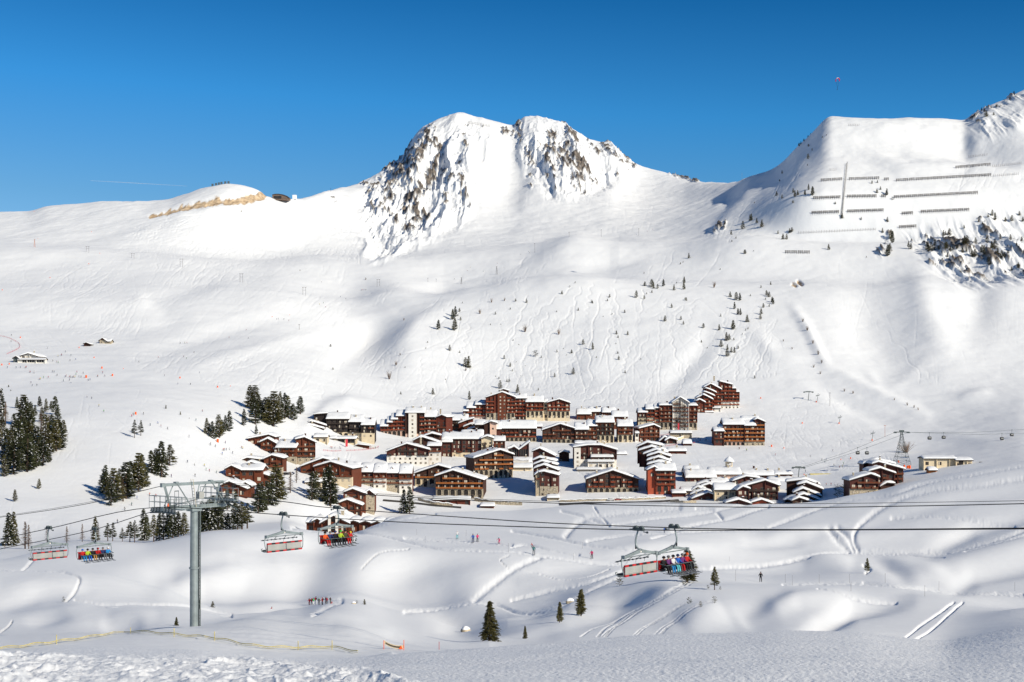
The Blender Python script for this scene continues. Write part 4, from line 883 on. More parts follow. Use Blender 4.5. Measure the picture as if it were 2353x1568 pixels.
B.wing(2140, 2340, 760, 610, 'S', ridge=568, w='wood_plum', D=10, off=8, bal=0, winf=0)
B.wing(1812, 1925, 885, 742, 'S', ridge=700, w='wood_plum', rail='rail_brown', D=12, off=-3, bal=.5); B.wing(1870, 1960, 800, 700, 'S', ridge=668, w='wood_plum', D=10, off=2, bal=0); B.done()
B = Building('hotel with a tall blank white wall, glazed lounges and broad shallow roof, centre right', 3, (400, 1175), name='hotel')
B.wing(165, 665, 1178, [(100,945),(330,912),(480,912),(700,975)], w='wood_plum', base='white', nb=2, D=20, bal=.2, rail='rail_dark', bay=5, strip=(166,242,'white'))
wl = B.last[0]; tt = MB(); tt.box(-2.0, 1.6, -1.42, -1.38, 0, .35, 0); 
B.wing(330, 630, 1175, 1100, 'S', ridge=1080, w='white', D=5, off=-5, bal=0, T=.5); B.wing(370, 620, 1100, 1045, 'S', ridge=1030, w='wood_brown', D=5, off=-3, bal=.5, T=.6)
B.wing(200, 480, 1262, 1195, 'S', ridge=1180, w='white', base='stone', D=9, off=-12, bal=.9, rail='rail_orange', T=.5); B.done()
B = Building('dark chalet with wide symmetrical gable and stone arches left of the red arcade', 3, (620, 1462))
B.wing(318, 925, 1462, [(300,1312),(620,1208),(945,1318)], w='wood_dark', base='stone', arch=True, rail='rail_red', D=20, bal=.7, bay=3.7); B.done()
def cascade(label, crop, first, roofs, front, **kw):
    B = Building(label, crop, first)
    n = len(roofs)
    for i, p in enumerate(roofs):
        of = 6*(n-i)+4; x0 = p[0][0]+20; x1 = p[-1][0]-20
        B.wing(x0, x1, p[0][1]+95, p, w=kw.get('w', 'wood_plum'), D=9, off=of, bal=.25, rail='rail_brown', winf=.4, T=1.25, yaw=kw.get('yaw', -8))
    front(B); B.done(); return B
cascade('cascade of six overlapping snowy gables ending in a house with a red arcade and arches', 3, (1200, 1490), [[(895,940),(1030,882),(1212,920)],[(918,980),(1080,932),(1260,985)],[(975,1022),(1140,965),(1270,1000)],[(1018,1046),(1160,1002),(1308,1048)],[(1018,1096),(1160,1055),(1308,1104)],[(1020,1144),(1160,1108),(1302,1130)]],
    lambda B: (B.wing(1128, 1360, 1490, 1202, 'S', ridge=1132, w='wood_plum', base='redwall', nb=2, arch=True, rail='rail_red', D=14, bal=.8, bay=3.8), B.wing(1035, 1130, 1450, [(1020,1205),(1110,1165),(1135,1180)], w='redwall', D=12, off=1, bal=0, winf=.3, rail='rail_dark')))
cascade('cascade of snowy gables ending in a plum house on a stone base', 2, (2040, 1505), [[(1862,990),(1960,950),(2145,1040)],[(1868,1098),(1960,1060),(2158,1100)],[(1878,1145),(1990,1102),(2168,1145)],[(1884,1190),(2010,1145),(2185,1208)]],
    lambda B: (B.wing(1962, 2170, 1505, [(1955,1230),(2010,1222),(2195,1268)], w='wood_plum', base='stone', nb=2, rail='rail_dark', D=13, bal=.3, bay=3.2, yaw=-6), B.wing(1912, 1965, 1480, [(1898,1262),(1935,1235),(1970,1240)], w='stone', D=10, off=1, bal=.3, winf=.3, rail='rail_brown')))
cascade('stack of five dark gables with curved snow roofs at the right foot of the village', 4, (800, 1275), [[(620,1030),(850,1000),(1020,1065)],[(750,1065),(860,1040),(1060,1120)],[(705,1160),(820,1110),(1038,1200)],[(600,1252),(830,1175),(1032,1250)]],
    lambda B: B.wing(700, 930, 1290, [(672,1255),(770,1215),(965,1280)], w='wood_dark', D=9, bal=0), w='wood_dark')
cascade('stack of small plum gables in front of the covered shopping arcade', 3, (1700, 1550), [[(1598,1385),(1720,1345),(1840,1375)],[(1655,1402),(1760,1368),(1925,1450)],[(1545,1450),(1620,1405),(1720,1440)],[(1528,1498),(1680,1440),(1860,1500)]],
    lambda B: (B.wing(1560, 1850, 1560, [(1525,1550),(1740,1470),(1868,1520)], w='wood_plum', D=9, bal=0),B.wing(1925, 2075, 1565, [(1900,1420),(2000,1372),(2185,1345)], w='cream', D=11, off=6, bal=0, winf=.4), B.wing(2075, 2180, 1500, [(2060,1370),(2130,1330),(2190,1340)], w='wood_plum', D=11, off=8, bal=0)))
B = Building('dark gabled chalet with green tinted balconies right of the stack of plum gables', 4, (300, 1250))
B.wing(75, 520, 1252, [(125,1080),(370,1012),(542,1075)], w='wood_plum', rail='rail_dark', D=16, bal=.8, bay=3.6); B.wing(55, 180, 1240, [(45,1125),(110,1085),(190,1110)], w='wood_plum', D=10, off=-3, bal=.2)
B.wing(0, 290, 1120, [(-70,1040),(150,965),(300,985)], w='wood_plum', D=10, off=12, bal=0); B.wing(215, 460, 1300, [(200,1275),(330,1238),(470,1288)], w='redwall', D=8, off=-12, bal=0); B.wing(-80, 200, 1300, [(-90,1275),(60,1238),(215,1288)], w='wood_plum', D=8, off=-12, bal=0); B.done()
B = Building('red brown chalet with a stack of long snow roofs standing apart at the far right', 4, (1550, 1165))
B.wing(1370, 1700, 1168, [(1350,1015),(1610,938),(1760,990)], w='wood_plum', base='stone', rail='rail_brown', D=15, bal=.7)
B.wing(1600, 1890, 1110, [(1520,920),(1720,868),(1892,925)], w='wood_plum', D=12, off=12, bal=.4); B.wing(1640, 2000, 1060, [(1502,855),(1700,795),(1985,872)], w='wood_plum', D=12, off=22, bal=.4); B.wing(1530, 1890, 960, [(1535,815),(1690,768),(1880,815)], w='wood_plum', D=10, off=34, bal=0, winf=.3)
B.done()
B = Building('half buried dark hut in front of the far right chalet', 4, (1820, 1095), name='cabin', cat='cabin')
B.wing(1735, 1880, 1095, [(1718,1085),(1800,1040),(1930,1050)], w='wood_dark', D=8, bal=0, winf=.2); B.done()
B = Building('long low shopping arcade with a flat snow roof behind the clock turret', 3, (1900, 1330), name='shopping_arcade', cat='building')
B.wing(1760, 2130, 1310, 1250, 'S', ridge=1180, w='wood_plum', base='pink', D=16, bal=0, T=1.5, off=10); B.wing(2130, 2350, 1310, 1262, 'S', ridge=1200, w='wood_plum', D=14, bal=0, T=1.5, off=14)
B.wing(1480, 1835, 1400, 1285, 'S', ridge=1208, w='wood_plum', D=15, bal=0, T=1.5); B.wing(1465, 1640, 1285, 1225, 'S', ridge=1158, w='pink', D=12, bal=0, T=1.4, off=22); B.wing(1770, 1980, 1390, 1352, 'S', ridge=1300, w='redwall', D=10, bal=0, T=1.4, off=-4)
B.wing(2340, 2470, 1275, 1245, 'S', ridge=1210, w='wood_brown', D=10, bal=.3, T=1.2, off=20); B.done()
B = Building('long low arcade wing with wide shop windows running right towards the gondola station', 4, (350, 985), name='shopping_arcade', cat='building')
B.wing(90, 495, 975, 948, 'S', ridge=895, w='wood_plum', D=12, bal=0, T=1.5); B.wing(490, 690, 968, 938, 'S', ridge=902, w='wood_brown', D=10, bal=.2, T=1.1); B.wing(420, 700, 1045, 1020, 'S', ridge=975, w='wood_brown', D=9, bal=0, off=-12, T=1.2); B.done()
B = Building('small pale rotunda with a puffy snow cap beside the red banner, upper centre right', 3, (1500, 915), name='kiosk', cat='kiosk')
B.wing(1450, 1545, 915, 885, 'S', ridge=845, w='wood_red', D=6, bal=0, winf=.4, T=1.3); B.done()
B = Building('low restaurant with twin rounded snow roofs below the lattice tower', 3, (1290, 892), name='restaurant', cat='restaurant')
B.wing(1245, 1370, 892, [(1232,862),(1290,828),(1415,862)], w='wood_plum', D=10, bal=0, T=1.5); B.wing(1180, 1250, 880, [(1168,865),(1230,815),(1260,830)], w='wood_plum', D=9, off=4, bal=0, T=1.4); B.wing(1300, 1545, 795, 765, 'S', ridge=740, w='stone', D=8, bal=0, off=22, T=.9); B.done()
B = Building('covered footbridge gallery with a long level snow roof', 3, (1380, 1010), name='gallery', cat='covered walkway')
B.wing(1265, 1480, 1010, 975, 'S', ridge=945, w='wood_red', D=6, bal=0, T=1.1); B.wing(665, 780, 1060, 1015, 'S', ridge=985, w='wood_brown', D=8, off=-2, bal=.8, rail='rail_orange', T=1.2); B.done()
B = Building('snow capped stone wall shed beside the central chalets', 2, (2240, 1100), name='storehouse', cat='building')
B.wing(2190, 2300, 1100, [(2170,1010),(2240,985),(2352,1010)], w='wood_dark', D=9, bal=0, winf=.3); B.wing(1650, 1860, 1160, 1105, 'S', ridge=1060, w='cream', D=8, off=-4, bal=0, winf=.3); B.done()
B = Building('little ticket hut with snow roof on the nursery slope beside the red netting', 1, (1900, 935), name='ticket_hut', cat='hut')
B.wing(1820, 1985, 935, [(1810,925),(1860,902),(1990,918)], w='wood_brown', D=5, bal=0, winf=.3, T=.7); B.done()
# retaining walls, the road below the village, snowed in walkways
def wall_run(pts, h, mat, label, th=.8, cap=True, dmin=560):
    P = smoothline(pts, 4); r0 = G(*map(float, P[0]), dmin=dmin); Q_ = [G(float(x), float(y), dmin=dmin) - r0 for x, y in P]; r = empty('retaining_wall', r0); tag(r, label, 'wall'); b = MB(); s = MB()
    for i, (p, q) in enumerate(zip(Q_[:-1], Q_[1:])):
        o = Vector((0, th, 0)); hh = h*(1+.12*math.sin(i*1.3)); u = Vector((0,0,hh)); lo = Vector((0,0,-3))
        b.quad(p+lo, q+lo, q+u, p+u); b.quad(p+u, q+u, q+u+o, p+u+o); b.quad(q+lo+o, p+lo+o, p+u+o, q+u+o)
        if i == 0: b.quad(p+lo+o, p+lo, p+u, p+u+o)
        if i == len(Q_)-2: b.quad(q+lo, q+lo+o, q+u+o, q+u)
        if cap: e = Vector((0,.3,0)); t_ = Vector((0,0,.45)); s.quad(p+u-e, q+u-e, q+u+t_, p+u+t_); s.quad(p+u+t_, q+u+t_, q+u+t_+o, p+u+t_+o); s.quad(p+u+t_+o, q+u+t_+o, q+u+o+e, p+u+o+e)
    b.build('masonry', M[mat], r)
    if cap: s.build('snow_cap', M['snow'], r, smooth=True)
wall_run([(1090,1152),(1120,1157),(1150,1160),(1200,1162)], 2.0, 'stone', 'rubble wall curving below the widest front row chalet'); wall_run([(1285,1154),(1340,1152),(1400,1151),(1470,1149),(1530,1146)], 1.1, 'stone', 'long low roadside wall under the two front chalets')
wall_run([(960,1150),(990,1158),(1040,1164)], 1.5, 'stone', 'short dark embankment wall left of the low red shed'); wall_run([(1180,1064),(1215,1066)], 2.2, 'white', 'white terrace wall below the glass fronted hall'); wall_run([(1540,1155),(1570,1158),(1600,1156)], 1.6, 'stone', 'bare brown embankment right of the red arcade house', cap=False)
wall_run([(1505,1010),(1540,1016),(1575,1006)], 1.6, 'cream', 'cream wall of the sunken lane beside the footbridge'); wall_run([(890,1103),(960,1100),(1000,1097)], 1.6, 'stone', 'dark wall behind the dormered terrace house')
M['asphalt'] = simple('wet_asphalt', (.06,.055,.05), .6, .35, .3)
def road(pts, w_, label):
    P = smoothline(pts, 4); r0 = G(*map(float, P[0]), dmin=560); b = MB(); pr = None
    for x, y in P:
        q = G(float(x), float(y), dmin=560) - r0
        a = q + Vector((0,-w_/2,.12)); c = q + Vector((0,w_/2,.12)); a.z = ground_z(a.x+r0.x, a.y+r0.y)-r0.z+.15; c.z = ground_z(c.x+r0.x, c.y+r0.y)-r0.z+.15
        if pr: b.quad(pr[0], a, c, pr[1])
        pr = (a, c)
    tag(b.build('road', M['asphalt'], None, loc=r0), label, None, None, 'structure')
road([(1285,1160),(1340,1157.5),(1400,1156),(1470,1154.5),(1530,1152),(1560,1150)], 5.5, 'cleared road below the front chalets'); road([(880,1150),(930,1154),(990,1161),(1060,1167)], 5, 'cleared road below the dormered house')
for (c_, f_, wn, lb) in [(0,(1100,1056),[(1085,1112,1056,1050,1046)],'snowed in connecting roof between the plum hotel and the orange chalet'),(0,(1195,1078),[(1178,1222,1082,1074,1066)],'low flat walkway roof between the orange chalet and the gable cascade'),(0,(1330,1022),[(1322,1372,1026,1019,1014)],'low snow covered arcade under the two tower blocks'),(0,(1215,975),[(1205,1245,985,980,974)],'cream annex with flat snow behind the arcade block'),(0,(1130,1170),[(1105,1135,1168,1163,1159)],'tiny gatehouse by the rubble wall'),(0,(1270,1148),[(1258,1284,1150,1144,1140)],'small shop with flat snow beside the stone based cascade'),(0,(1390,1012),[(1372,1402,1010,1003,997)],'little restaurant roof right of the bay tower chalet'),(0,(1590,1092),[(1572,1600,1094,1088,1083)],'pink roofed annex left of the shopping arcade'),(0,(1480,1150),[(1545,1575,1142,1133,1127)],'small entrance gable right of the red arcade house'),(0,(1850,1130),[(1832,1872,1128,1121,1115)],'snow heaped kiosk row at the far right end of the arcade'),(0,(1665,1150),[(1642,1692,1150,1124,1112)],'plain brown house between the stack of plum gables and the arcade'),(0,(1720,1114),[(1700,1748,1114,1106,1097)],'long narrow annex with thick snow right of the clock turret'),(0,(1768,1130),[(1750,1792,1130,1114,1104)],'dark annex behind the stack of five dark gables'),(0,(1590,1135),[(1566,1606,1136,1128,1121)],'dark shed under thick snow left of the stack of plum gables'),(0,(1145,1010),[(1135,1160,1030,1012,1003)],'small pitched house squeezed left of the glass fronted hall'),(0,(745,1008),[(722,752,1016,1004,997)],'low snow covered link behind the red brown terraced chalet'),(0,(1060,975),[(1040,1085,976,968,961)],'low snow covered roof in front of the largest red block'),(0,(725,1120),[(702,738,1118,1108,1101)],'small brown lean-to house left of the two pines'),(0,(930,1060),[(905,940,1062,1058,1052)],'flat lean-to roof between the dark chalet and the dormered house')]:
    x0, x1, yb, e, r_ = wn[0]; B = Building(lb, c_, ((x0+x1)/2, yb), name='annex', cat='building'); B.wing(x0, x1, yb, e, 'S', ridge=r_, w=['wood_plum','wood_red','cream','wood_brown'][int(x0) % 4], D=9, bal=.2, T=.9); B.done()
# clock turret
p = at(*[a for a in (1675, 1077)], G(1675, 1085, dmin=545).y + 6)
t = empty('clock_turret', p); tag(t, 'cream clock turret with a round snow cap rising from the arcade roof', 'clock tower')
b = MB(); b.tube([(0,0,-6),(0,0,1.5),(0,0,4.4),(0,0,4.6)], [2.6,2.4,2.4,2.8], 8, 0); b.build('wall', [M['cream']], t)
b = MB(); b.tube([(0,0,4.6),(0,0,5.0),(0,0,6.2),(0,0,7.4),(0,0,8.2)], [3.5,3.6,2.7,1.3,.3], 16, 0); b.build('snow_cover', [M['snow']], t, smooth=True)
b = MB(); b.tube([(.5,-2.45,2.9),(.5,-2.62,2.9)], 1.1, 20, 0); b.tube([(.5,-2.62,2.9),(.5,-2.66,2.9)], .85, 20, 1); b.box(.46,.54,-2.72,-2.67,2.9,3.55,0); b.box(.5,.95,-2.72,-2.67,2.86,2.94,0)
M['navy'] = simple('navy_clock_rim', (.03,.05,.16), .5, .1, 1); b.build('clock_face', [M['navy'], M['white']], t)
# ------------------------------------------------------------------ trees
ONES = ['','first','second','third','fourth','fifth','sixth','seventh','eighth','ninth','tenth','eleventh','twelfth','thirteenth','fourteenth','fifteenth','sixteenth','seventeenth','eighteenth','nineteenth']
TENS = ['','','twenty','thirty','forty','fifty','sixty','seventy','eighty','ninety']
def ordinal(n):
    if n < 20: return ONES[n]
    return TENS[n//10] + '-' + ONES[n%10] if n % 10 else TENS[n//10][:-1] + 'ieth'
def leafmat(name, col, var):
    m, nt, b = newmat(name)
    oi = N(nt, 'ShaderNodeObjectInfo'); geo = N(nt, 'ShaderNodeNewGeometry')
    n = N(nt, 'ShaderNodeTexNoise', Scale=.9, Detail=3.0); L(nt, geo.outputs['Position'], n.inputs['Vector'])
    add_ = N(nt, 'ShaderNodeMath', operation='MULTIPLY_ADD'); L(nt, geo.outputs['Random Per Island'], add_.inputs[0]); add_.inputs[1].default_value = .9; L(nt, oi.outputs['Random'], add_.inputs[2])
    ad2 = N(nt, 'ShaderNodeMath', operation='ADD'); L(nt, add_.outputs[0], ad2.inputs[0]); L(nt, n.outputs[0], ad2.inputs[1])
    r = N(nt, 'ShaderNodeMapRange'); L(nt, ad2.outputs[0], r.inputs[0]); r.inputs[1].default_value = .4; r.inputs[2].default_value = 2.2; r.inputs[3].default_value = 1-var; r.inputs[4].default_value = 1+var*1.3
    mx = N(nt, 'ShaderNodeVectorMath', operation='SCALE'); mx.inputs[0].default_value = col; L(nt, r.outputs[0], mx.inputs[3]); L(nt, mx.outputs[0], b.inputs['Base Color'])
    b.inputs['Roughness'].default_value = .75; b.inputs['Specular IOR Level'].default_value = .2
    return m
M['needle'] = leafmat('dark_needles', (.038, .042, .018), .6); M['needle2'] = leafmat('olive_needles', (.080, .072, .026), .6)
M['twig'] = leafmat('bare_twigs', (.16, .105, .07), .5); M['bark'] = simple('bark', (.09, .06, .045), .9, .3, 3)
def pine_mesh(kind, seed, dens=1.0, snow=.16):
    r = random.Random(seed); c = MB(); s = MB(); t = MB(); H = 1.0       # unit height tree
    if kind == 'spruce': prof = lambda z: .20*(1-z)**.8*(1 if z > .12 else .75)+.012; z0 = .05; nl = int(29*dens)
    elif kind == 'arolla': prof = lambda z: .215*(1-z)**.62*min(1, .6+z*2) + .006; z0 = .05; nl = int(27*dens)
    elif kind == 'open': prof = lambda z: .20*math.sin(math.pi*min(1, .22+z*.8))**.8*(1.1-.5*z); z0 = .22; nl = int(17*dens)
    elif kind == 'larch': prof = lambda z: .21*(1-z)**.9+.01; z0 = .15; nl = int(26*dens)
    elif kind == 'bush': prof = lambda z: .42*math.sqrt(max(.02, 1-(z-.25)**2*1.5)); z0 = .02; nl = int(9*dens)
    lean = (r.uniform(-.02,.02), r.uniform(-.02,.02))
    if kind != 'bush' or True: t.tube([(0,0,-.06),(lean[0]*.5,lean[1]*.5,.45),(lean[0],lean[1],.98)], [.022,.014,.003], 6)
    lop = r.random()*6.28
    for l in range(nl):
        z = z0 + (1-z0)*((l+r.random()*.6)/nl)**.92
        R = max(prof(min(z, .99)), .01); nb = r.randint(6, 9) if kind != 'larch' else r.randint(4, 6)
        for k in range(nb):
            a = r.random()*6.283; L_ = R*(.6+.55*r.random())*(1+.18*math.cos(a-lop)); droop = {'spruce': -.35, 'arolla': .15, 'open': .1, 'larch': -.12, 'bush': .5}[kind] + r.uniform(-.15,.15)
            ca, sa = math.cos(a), math.sin(a)
            if kind == 'larch':
                t.tube([(lean[0]*z,lean[1]*z,z),(ca*L_,sa*L_,z+L_*droop)], [.004,.001], 3, cap=False); n = 9
                for q in range(n):
                    u = (q+.6)/n*L_; p = Vector((ca*u+r.uniform(-.012,.012), sa*u+r.uniform(-.012,.012), z+u*droop+r.uniform(-.018,.008))); d = Vector((r.uniform(-1,1), r.uniform(-1,1), r.uniform(-1,.3)))*.026; e = Vector((.0045,.0045,0)); c.tri(p-e, p+e, p+d)
                continue
            n = max(2, int(L_/.024))
            for q in range(n):
                u = L_*(.25+.75*(q+.5)/n); w = .030*(1.15-.5*u/R if R > .05 else .8)*r.uniform(.7,1.4); zz = z + u*droop + r.uniform(-.012,.012)
                p = Vector((ca*u + lean[0]*z + r.uniform(-.01,.01), sa*u + lean[1]*z + r.uniform(-.01,.01), zz))
                f = Vector((ca, sa, droop + r.uniform(-.35,.15))).normalized(); sd = Vector((-sa, ca, r.uniform(-.5,.5))).normalized()
                tip = p + f*w*1.5
                c.tri(p - sd*w*.55, tip, p + sd*w*.55); c.tri(p - sd*w*.1 + Vector((0,0,-w*.7)), p + sd*w*.5, tip)
                c.tri(p + Vector((0,0,w*.35)), p - f*w*.8 - sd*w*.4, tip - Vector((0,0,w*.8)))
                if snow and r.random() < snow*(.5 + (math.cos(a*2+z*9) > 0)) and q > 0:
                    h = Vector((0,0,w*.30)); ww = w*.85; s.quad(p-sd*ww*.6+h-f*ww*.4, p-sd*ww*.5+h*.7+f*ww*.9, p+sd*ww*.5+h*.7+f*ww*.9, p+sd*ww*.6+h-f*ww*.4)
                    s.quad(p-sd*ww*.5+h*.7+f*ww*.9, p-sd*ww*.3-h*.4+f*ww*1.1, p+sd*ww*.3-h*.4+f*ww*1.1, p+sd*ww*.5+h*.7+f*ww*.9)
    def mk(b, nm, mt):
        me = bpy.data.meshes.new(nm); me.from_pydata(b.v, [], b.f); me.materials.append(mt); me.update(); return me
    nd = 'twig' if kind == 'larch' else ('needle2' if seed % 3 == 0 or snow == 0 else 'needle')
    nc = len(c.v); nf = len(c.f); c.v += s.v; c.f += [tuple(i + nc for i in f) for f in s.f]      # snow caught on the boughs
    cm = mk(c, 'crown', M[nd]); cm.materials.append(M['snow']); cm.polygons.foreach_set('material_index', [0]*nf + [1]*len(s.f))
    return mk(t, 'trunk', M['bark']), cm, None
TREES = {'spruce': [pine_mesh('spruce', i) for i in range(1, 6)], 'arolla': [pine_mesh('arolla', i+20) for i in range(5)], 'open': [pine_mesh('open', i+40) for i in range(3)], 'larch': [pine_mesh('larch', i+60) for i in range(3)],
         'bush': [pine_mesh('bush', i+80, .8, .1) for i in range(3)], 'tiny': [pine_mesh('arolla', i+90, .7, .0) for i in range(4)] + [pine_mesh('spruce', i+95, .7, .0) for i in range(3)],
         'near': [pine_mesh('spruce', 111, 1.6, .0), pine_mesh('arolla', 112, 1.7, .0), pine_mesh('open', 113, 1.5, .0), pine_mesh('spruce', 117, 1.6, .0)]}
def bare_mesh(seed):
    r = random.Random(seed); b = MB()
    for k in range(46):
        a = r.random()*6.28; l = r.uniform(.4, 1.0); sp = r.uniform(.1,.5); p = Vector((math.cos(a)*.05, math.sin(a)*.05, -.05)); q = Vector((math.cos(a)*sp*.6, math.sin(a)*sp*.6, l*.6)); e = Vector((math.cos(a)*sp, math.sin(a)*sp, l)); b.tube([p,q,e], [.012,.007,.002], 3, cap=False)
        for j in range(5): u = r.uniform(.3,1); m = p.lerp(e, u); b.tube([m, m + Vector((r.uniform(-.12,.12), r.uniform(-.12,.12), r.uniform(.02,.16)))], [.005,.001], 3, cap=False)
    me = bpy.data.meshes.new('branches'); me.from_pydata(b.v, [], b.f); me.materials.append(M['twig']); return me
BARE = [bare_mesh(i) for i in range(3)]
def tree(x, yb, hp, kind, label, group=None, dmin=0, wf=1.0, var=None, dd=0):
    p = G(x, yb, dmin=dmin); k = p.y/F; h = hp*k
    if dd: p = at(x, yb, p.y + dd)
    R_ = random.Random(int(x*7+yb*13))
    if kind == 'bare':
        o = link('shrub', BARE[var if var is not None else R_.randrange(3)], None, p, R_.random()*6.28, (h*.8*wf, h*.8*wf, h)); return tag(o, label, 'shrub', group)
    V = TREES[kind]; tr, cr, sn = V[var if var is not None else R_.randrange(len(V))]
    nm = {'spruce':'spruce_tree','arolla':'pine_tree','open':'pine_tree','larch':'larch_tree','bush':'shrub','tiny':'pine_tree','near':'spruce_tree'}[kind]
    o = empty(nm, p, R_.random()*6.28); wv = R_.uniform(1.0, 1.4)*wf*(1.45 if kind == 'tiny' else 1) if kind != 'near' else wf; h *= 1.2 if kind == 'tiny' else 1; o.scale = (h*wv, h*wv, h); tag(o, label, 'shrub' if kind == 'bush' else 'tree', group)
    link('trunk', tr, o); link('crown', cr, o)
    if sn: link('snow', sn, o)
    return o
def clump(items, where, group, dmin=0, desc=None, wk=1.0):
    items = sorted(items, key=lambda q: (q[0], q[1]))
    for i, it in enumerate(items):
        x, y, h = it[:3]; k = it[3] if len(it) > 3 else ('spruce' if (i*7+int(x)) % 5 < 3 else 'arolla')
        ds = {'larch': 'bare brown larch', 'bush': 'low dark shrub', 'open': 'ragged snowy pine', 'bare': 'leafless brown shrub', 'tiny': 'tiny dark conifer'}.get(k, desc or 'snowy dark conifer')
        tree(x, y, h, k, '%s %s, %s from the left' % (ds, where, ordinal(i+1)), group, dmin, wf=(it[4] if len(it) > 4 else 1)*wk)
c5 = lambda L_: [(.2814*a[0], 845.6+.2814*a[1], .2814*a[2]) + tuple(a[3:]) for a in L_]
c6 = lambda L_: [(306.4+.2604*a[0], 1041.7+.2604*a[1], .2604*a[2]) + tuple(a[3:]) for a in L_]
k1 = lambda L_: [(459.6+.1954*a[0], 845.6+.1954*a[1], .1954*a[2]) + tuple(a[3:]) for a in L_]
v4 = lambda L_: [(796.6+.4167*a[0], 551.5+.4167*a[1], .4167*a[2]) + tuple(a[3:]) for a in L_]
v2 = lambda L_: [(1617.6+.3126*a[0], 171.6+.3126*a[1], .3126*a[2]) + tuple(a[3:]) for a in L_]
clump(c5([(12,395,230),(45,470,190,'larch'),(140,330,95),(185,465,250),(215,470,240),(255,455,180),(285,390,90),(322,315,85),(345,440,125,'arolla'),(375,360,110),(415,340,70,'arolla'),(455,380,150,'arolla'),(470,450,130),(515,580,155,'arolla'),(460,680,260,'arolla'),(490,670,230),(400,560,180,'larch'),(160,680,260,'arolla'),(190,640,240,'spruce'),(330,640,270,'larch'),(370,620,240,'arolla'),(60,700,210),(220,850,320),(240,830,250),(110,870,280,'arolla'),(35,890,180),(300,815,190),(350,800,220),(405,770,110),(5,640,170),(12,490,60,'tiny'),(80,800,220),(130,760,210),(420,660,230),(30,780,200),(310,760,200),(240,680,240,'arolla'),(290,700,230),(395,700,200),(430,600,220,'arolla'),(140,820,220,'arolla'),(170,760,240),(90,720,220,'arolla'),(265,800,190),(480,620,200),(250,560,200),(120,560,190),(170,540,200,'arolla'),(230,520,160),(20,560,170,'arolla')]), 'in the wood at the left edge', 'conifers of the wood at the left edge', 450, wk=1.1)
tree(*c5([(318,990,85)])[0][:3], 'arolla', 'lone round conifer in the open snow below the left wood', 'lone trees below the left wood', 450); tree(*c5([(120,1092,100)])[0][:3], 'arolla', 'lone slim conifer nearest the left edge, below the left wood', 'lone trees below the left wood', 450)
tree(*c5([(1098,572,150)])[0][:3], 'open', 'left and taller of two leaning snowy pines beside the piste', None, 450); tree(*c5([(1150,555,130)])[0][:3], 'open', 'right of two leaning snowy pines beside the piste', None, 450)
clump(c5([(865,1035,245),(850,1020,200),(935,1090,270),(905,1125,200),(975,900,80),(1030,1070,300,'arolla'),(1070,990,230),(1130,1005,315),(1165,965,265),(1195,925,120),(1240,860,190),(1275,855,200),(1320,892,300),(1300,850,190),(1385,800,175,'arolla'),(1005,1090,200,'larch'),(970,1080,210,'arolla'),(1050,1060,200),(1100,980,200)]), 'in the diagonal belt below the piste', 'conifers of the diagonal belt', 450, wk=1.2)
clump(c5([(65,1452,275),(112,1448,275),(205,1510,225,'larch'),(235,1490,200,'larch'),(385,1430,140,'larch'),(545,1440,145,'larch'),(672,1422,150,'larch'),(780,1412,205),(800,1405,150,'larch'),(880,1422,150,'open'),(920,1416,155,'open'),(1000,1432,115,'open'),(1060,1426,170,'open'),(1098,1432,185,'open'),(1180,1412,260),(1195,1400,200),(1255,1432,225,'open'),(1300,1410,240),(1335,1420,230,'open'),(1375,1400,230),(1412,1395,260),(1455,1385,210),(1500,1375,190),(40,1560,60,'larch')]), 'behind the snow ridge left of the pylon', 'trees behind the snow ridge left of the pylon', 450)
clump(c6([(595,700,270),(640,700,255,'arolla'),(675,698,300),(715,695,280,'arolla'),(750,692,270),(790,690,190,'open'),(830,690,150),(880,685,225,'open'),(920,675,210),(960,678,250,'open'),(1005,665,230,'open'),(1100,525,260,'arolla'),(1140,522,270,'arolla'),(1190,455,210),(1225,460,230),(1260,425,330,'arolla'),(1290,400,260),(700,540,170),(760,520,190),(830,500,180),(900,480,150)]), 'behind the snow ridge right of the pylon', 'trees behind the snow ridge right of the pylon', 450, wk=1.25)
clump(c6([(1575,415,255,'arolla'),(1610,405,250),(1740,472,370,'arolla'),(1715,440,300),(1680,310,170),(1780,440,250,'larch'),(1385,352,190,'larch'),(1440,262,140,'larch')]), 'in front of the broad gabled chalet', 'trees in front of the broad gabled chalet', 545, wk=1.15)
clump(k1([(75,780,190),(115,800,150),(150,828,205),(225,825,280),(260,790,180),(340,748,245,'arolla'),(300,745,190,'arolla'),(515,682,200),(660,782,110)]), 'in the small copse left of the village', 'conifers of the copse left of the village', 545)
clump(k1([(590,480,280,'arolla'),(640,500,300,'arolla'),(650,665,330,'arolla'),(690,520,210),(760,625,280),(725,600,220),(860,688,420,'arolla'),(820,670,330,'arolla'),(900,640,260),(945,470,195),(995,600,310,'arolla'),(1040,590,260,'arolla'),(1095,618,200,'arolla'),(1180,545,215,'arolla')]), 'in the tall copse above the village', 'conifers of the tall copse above the village', 545, wk=1.2)
tree(927, 1180, 56, 'spruce', 'left of two snowy conifers beside the widest front row chalet', None, 545); tree(941, 1181, 62, 'arolla', 'right of two snowy conifers beside the widest front row chalet', None, 545)
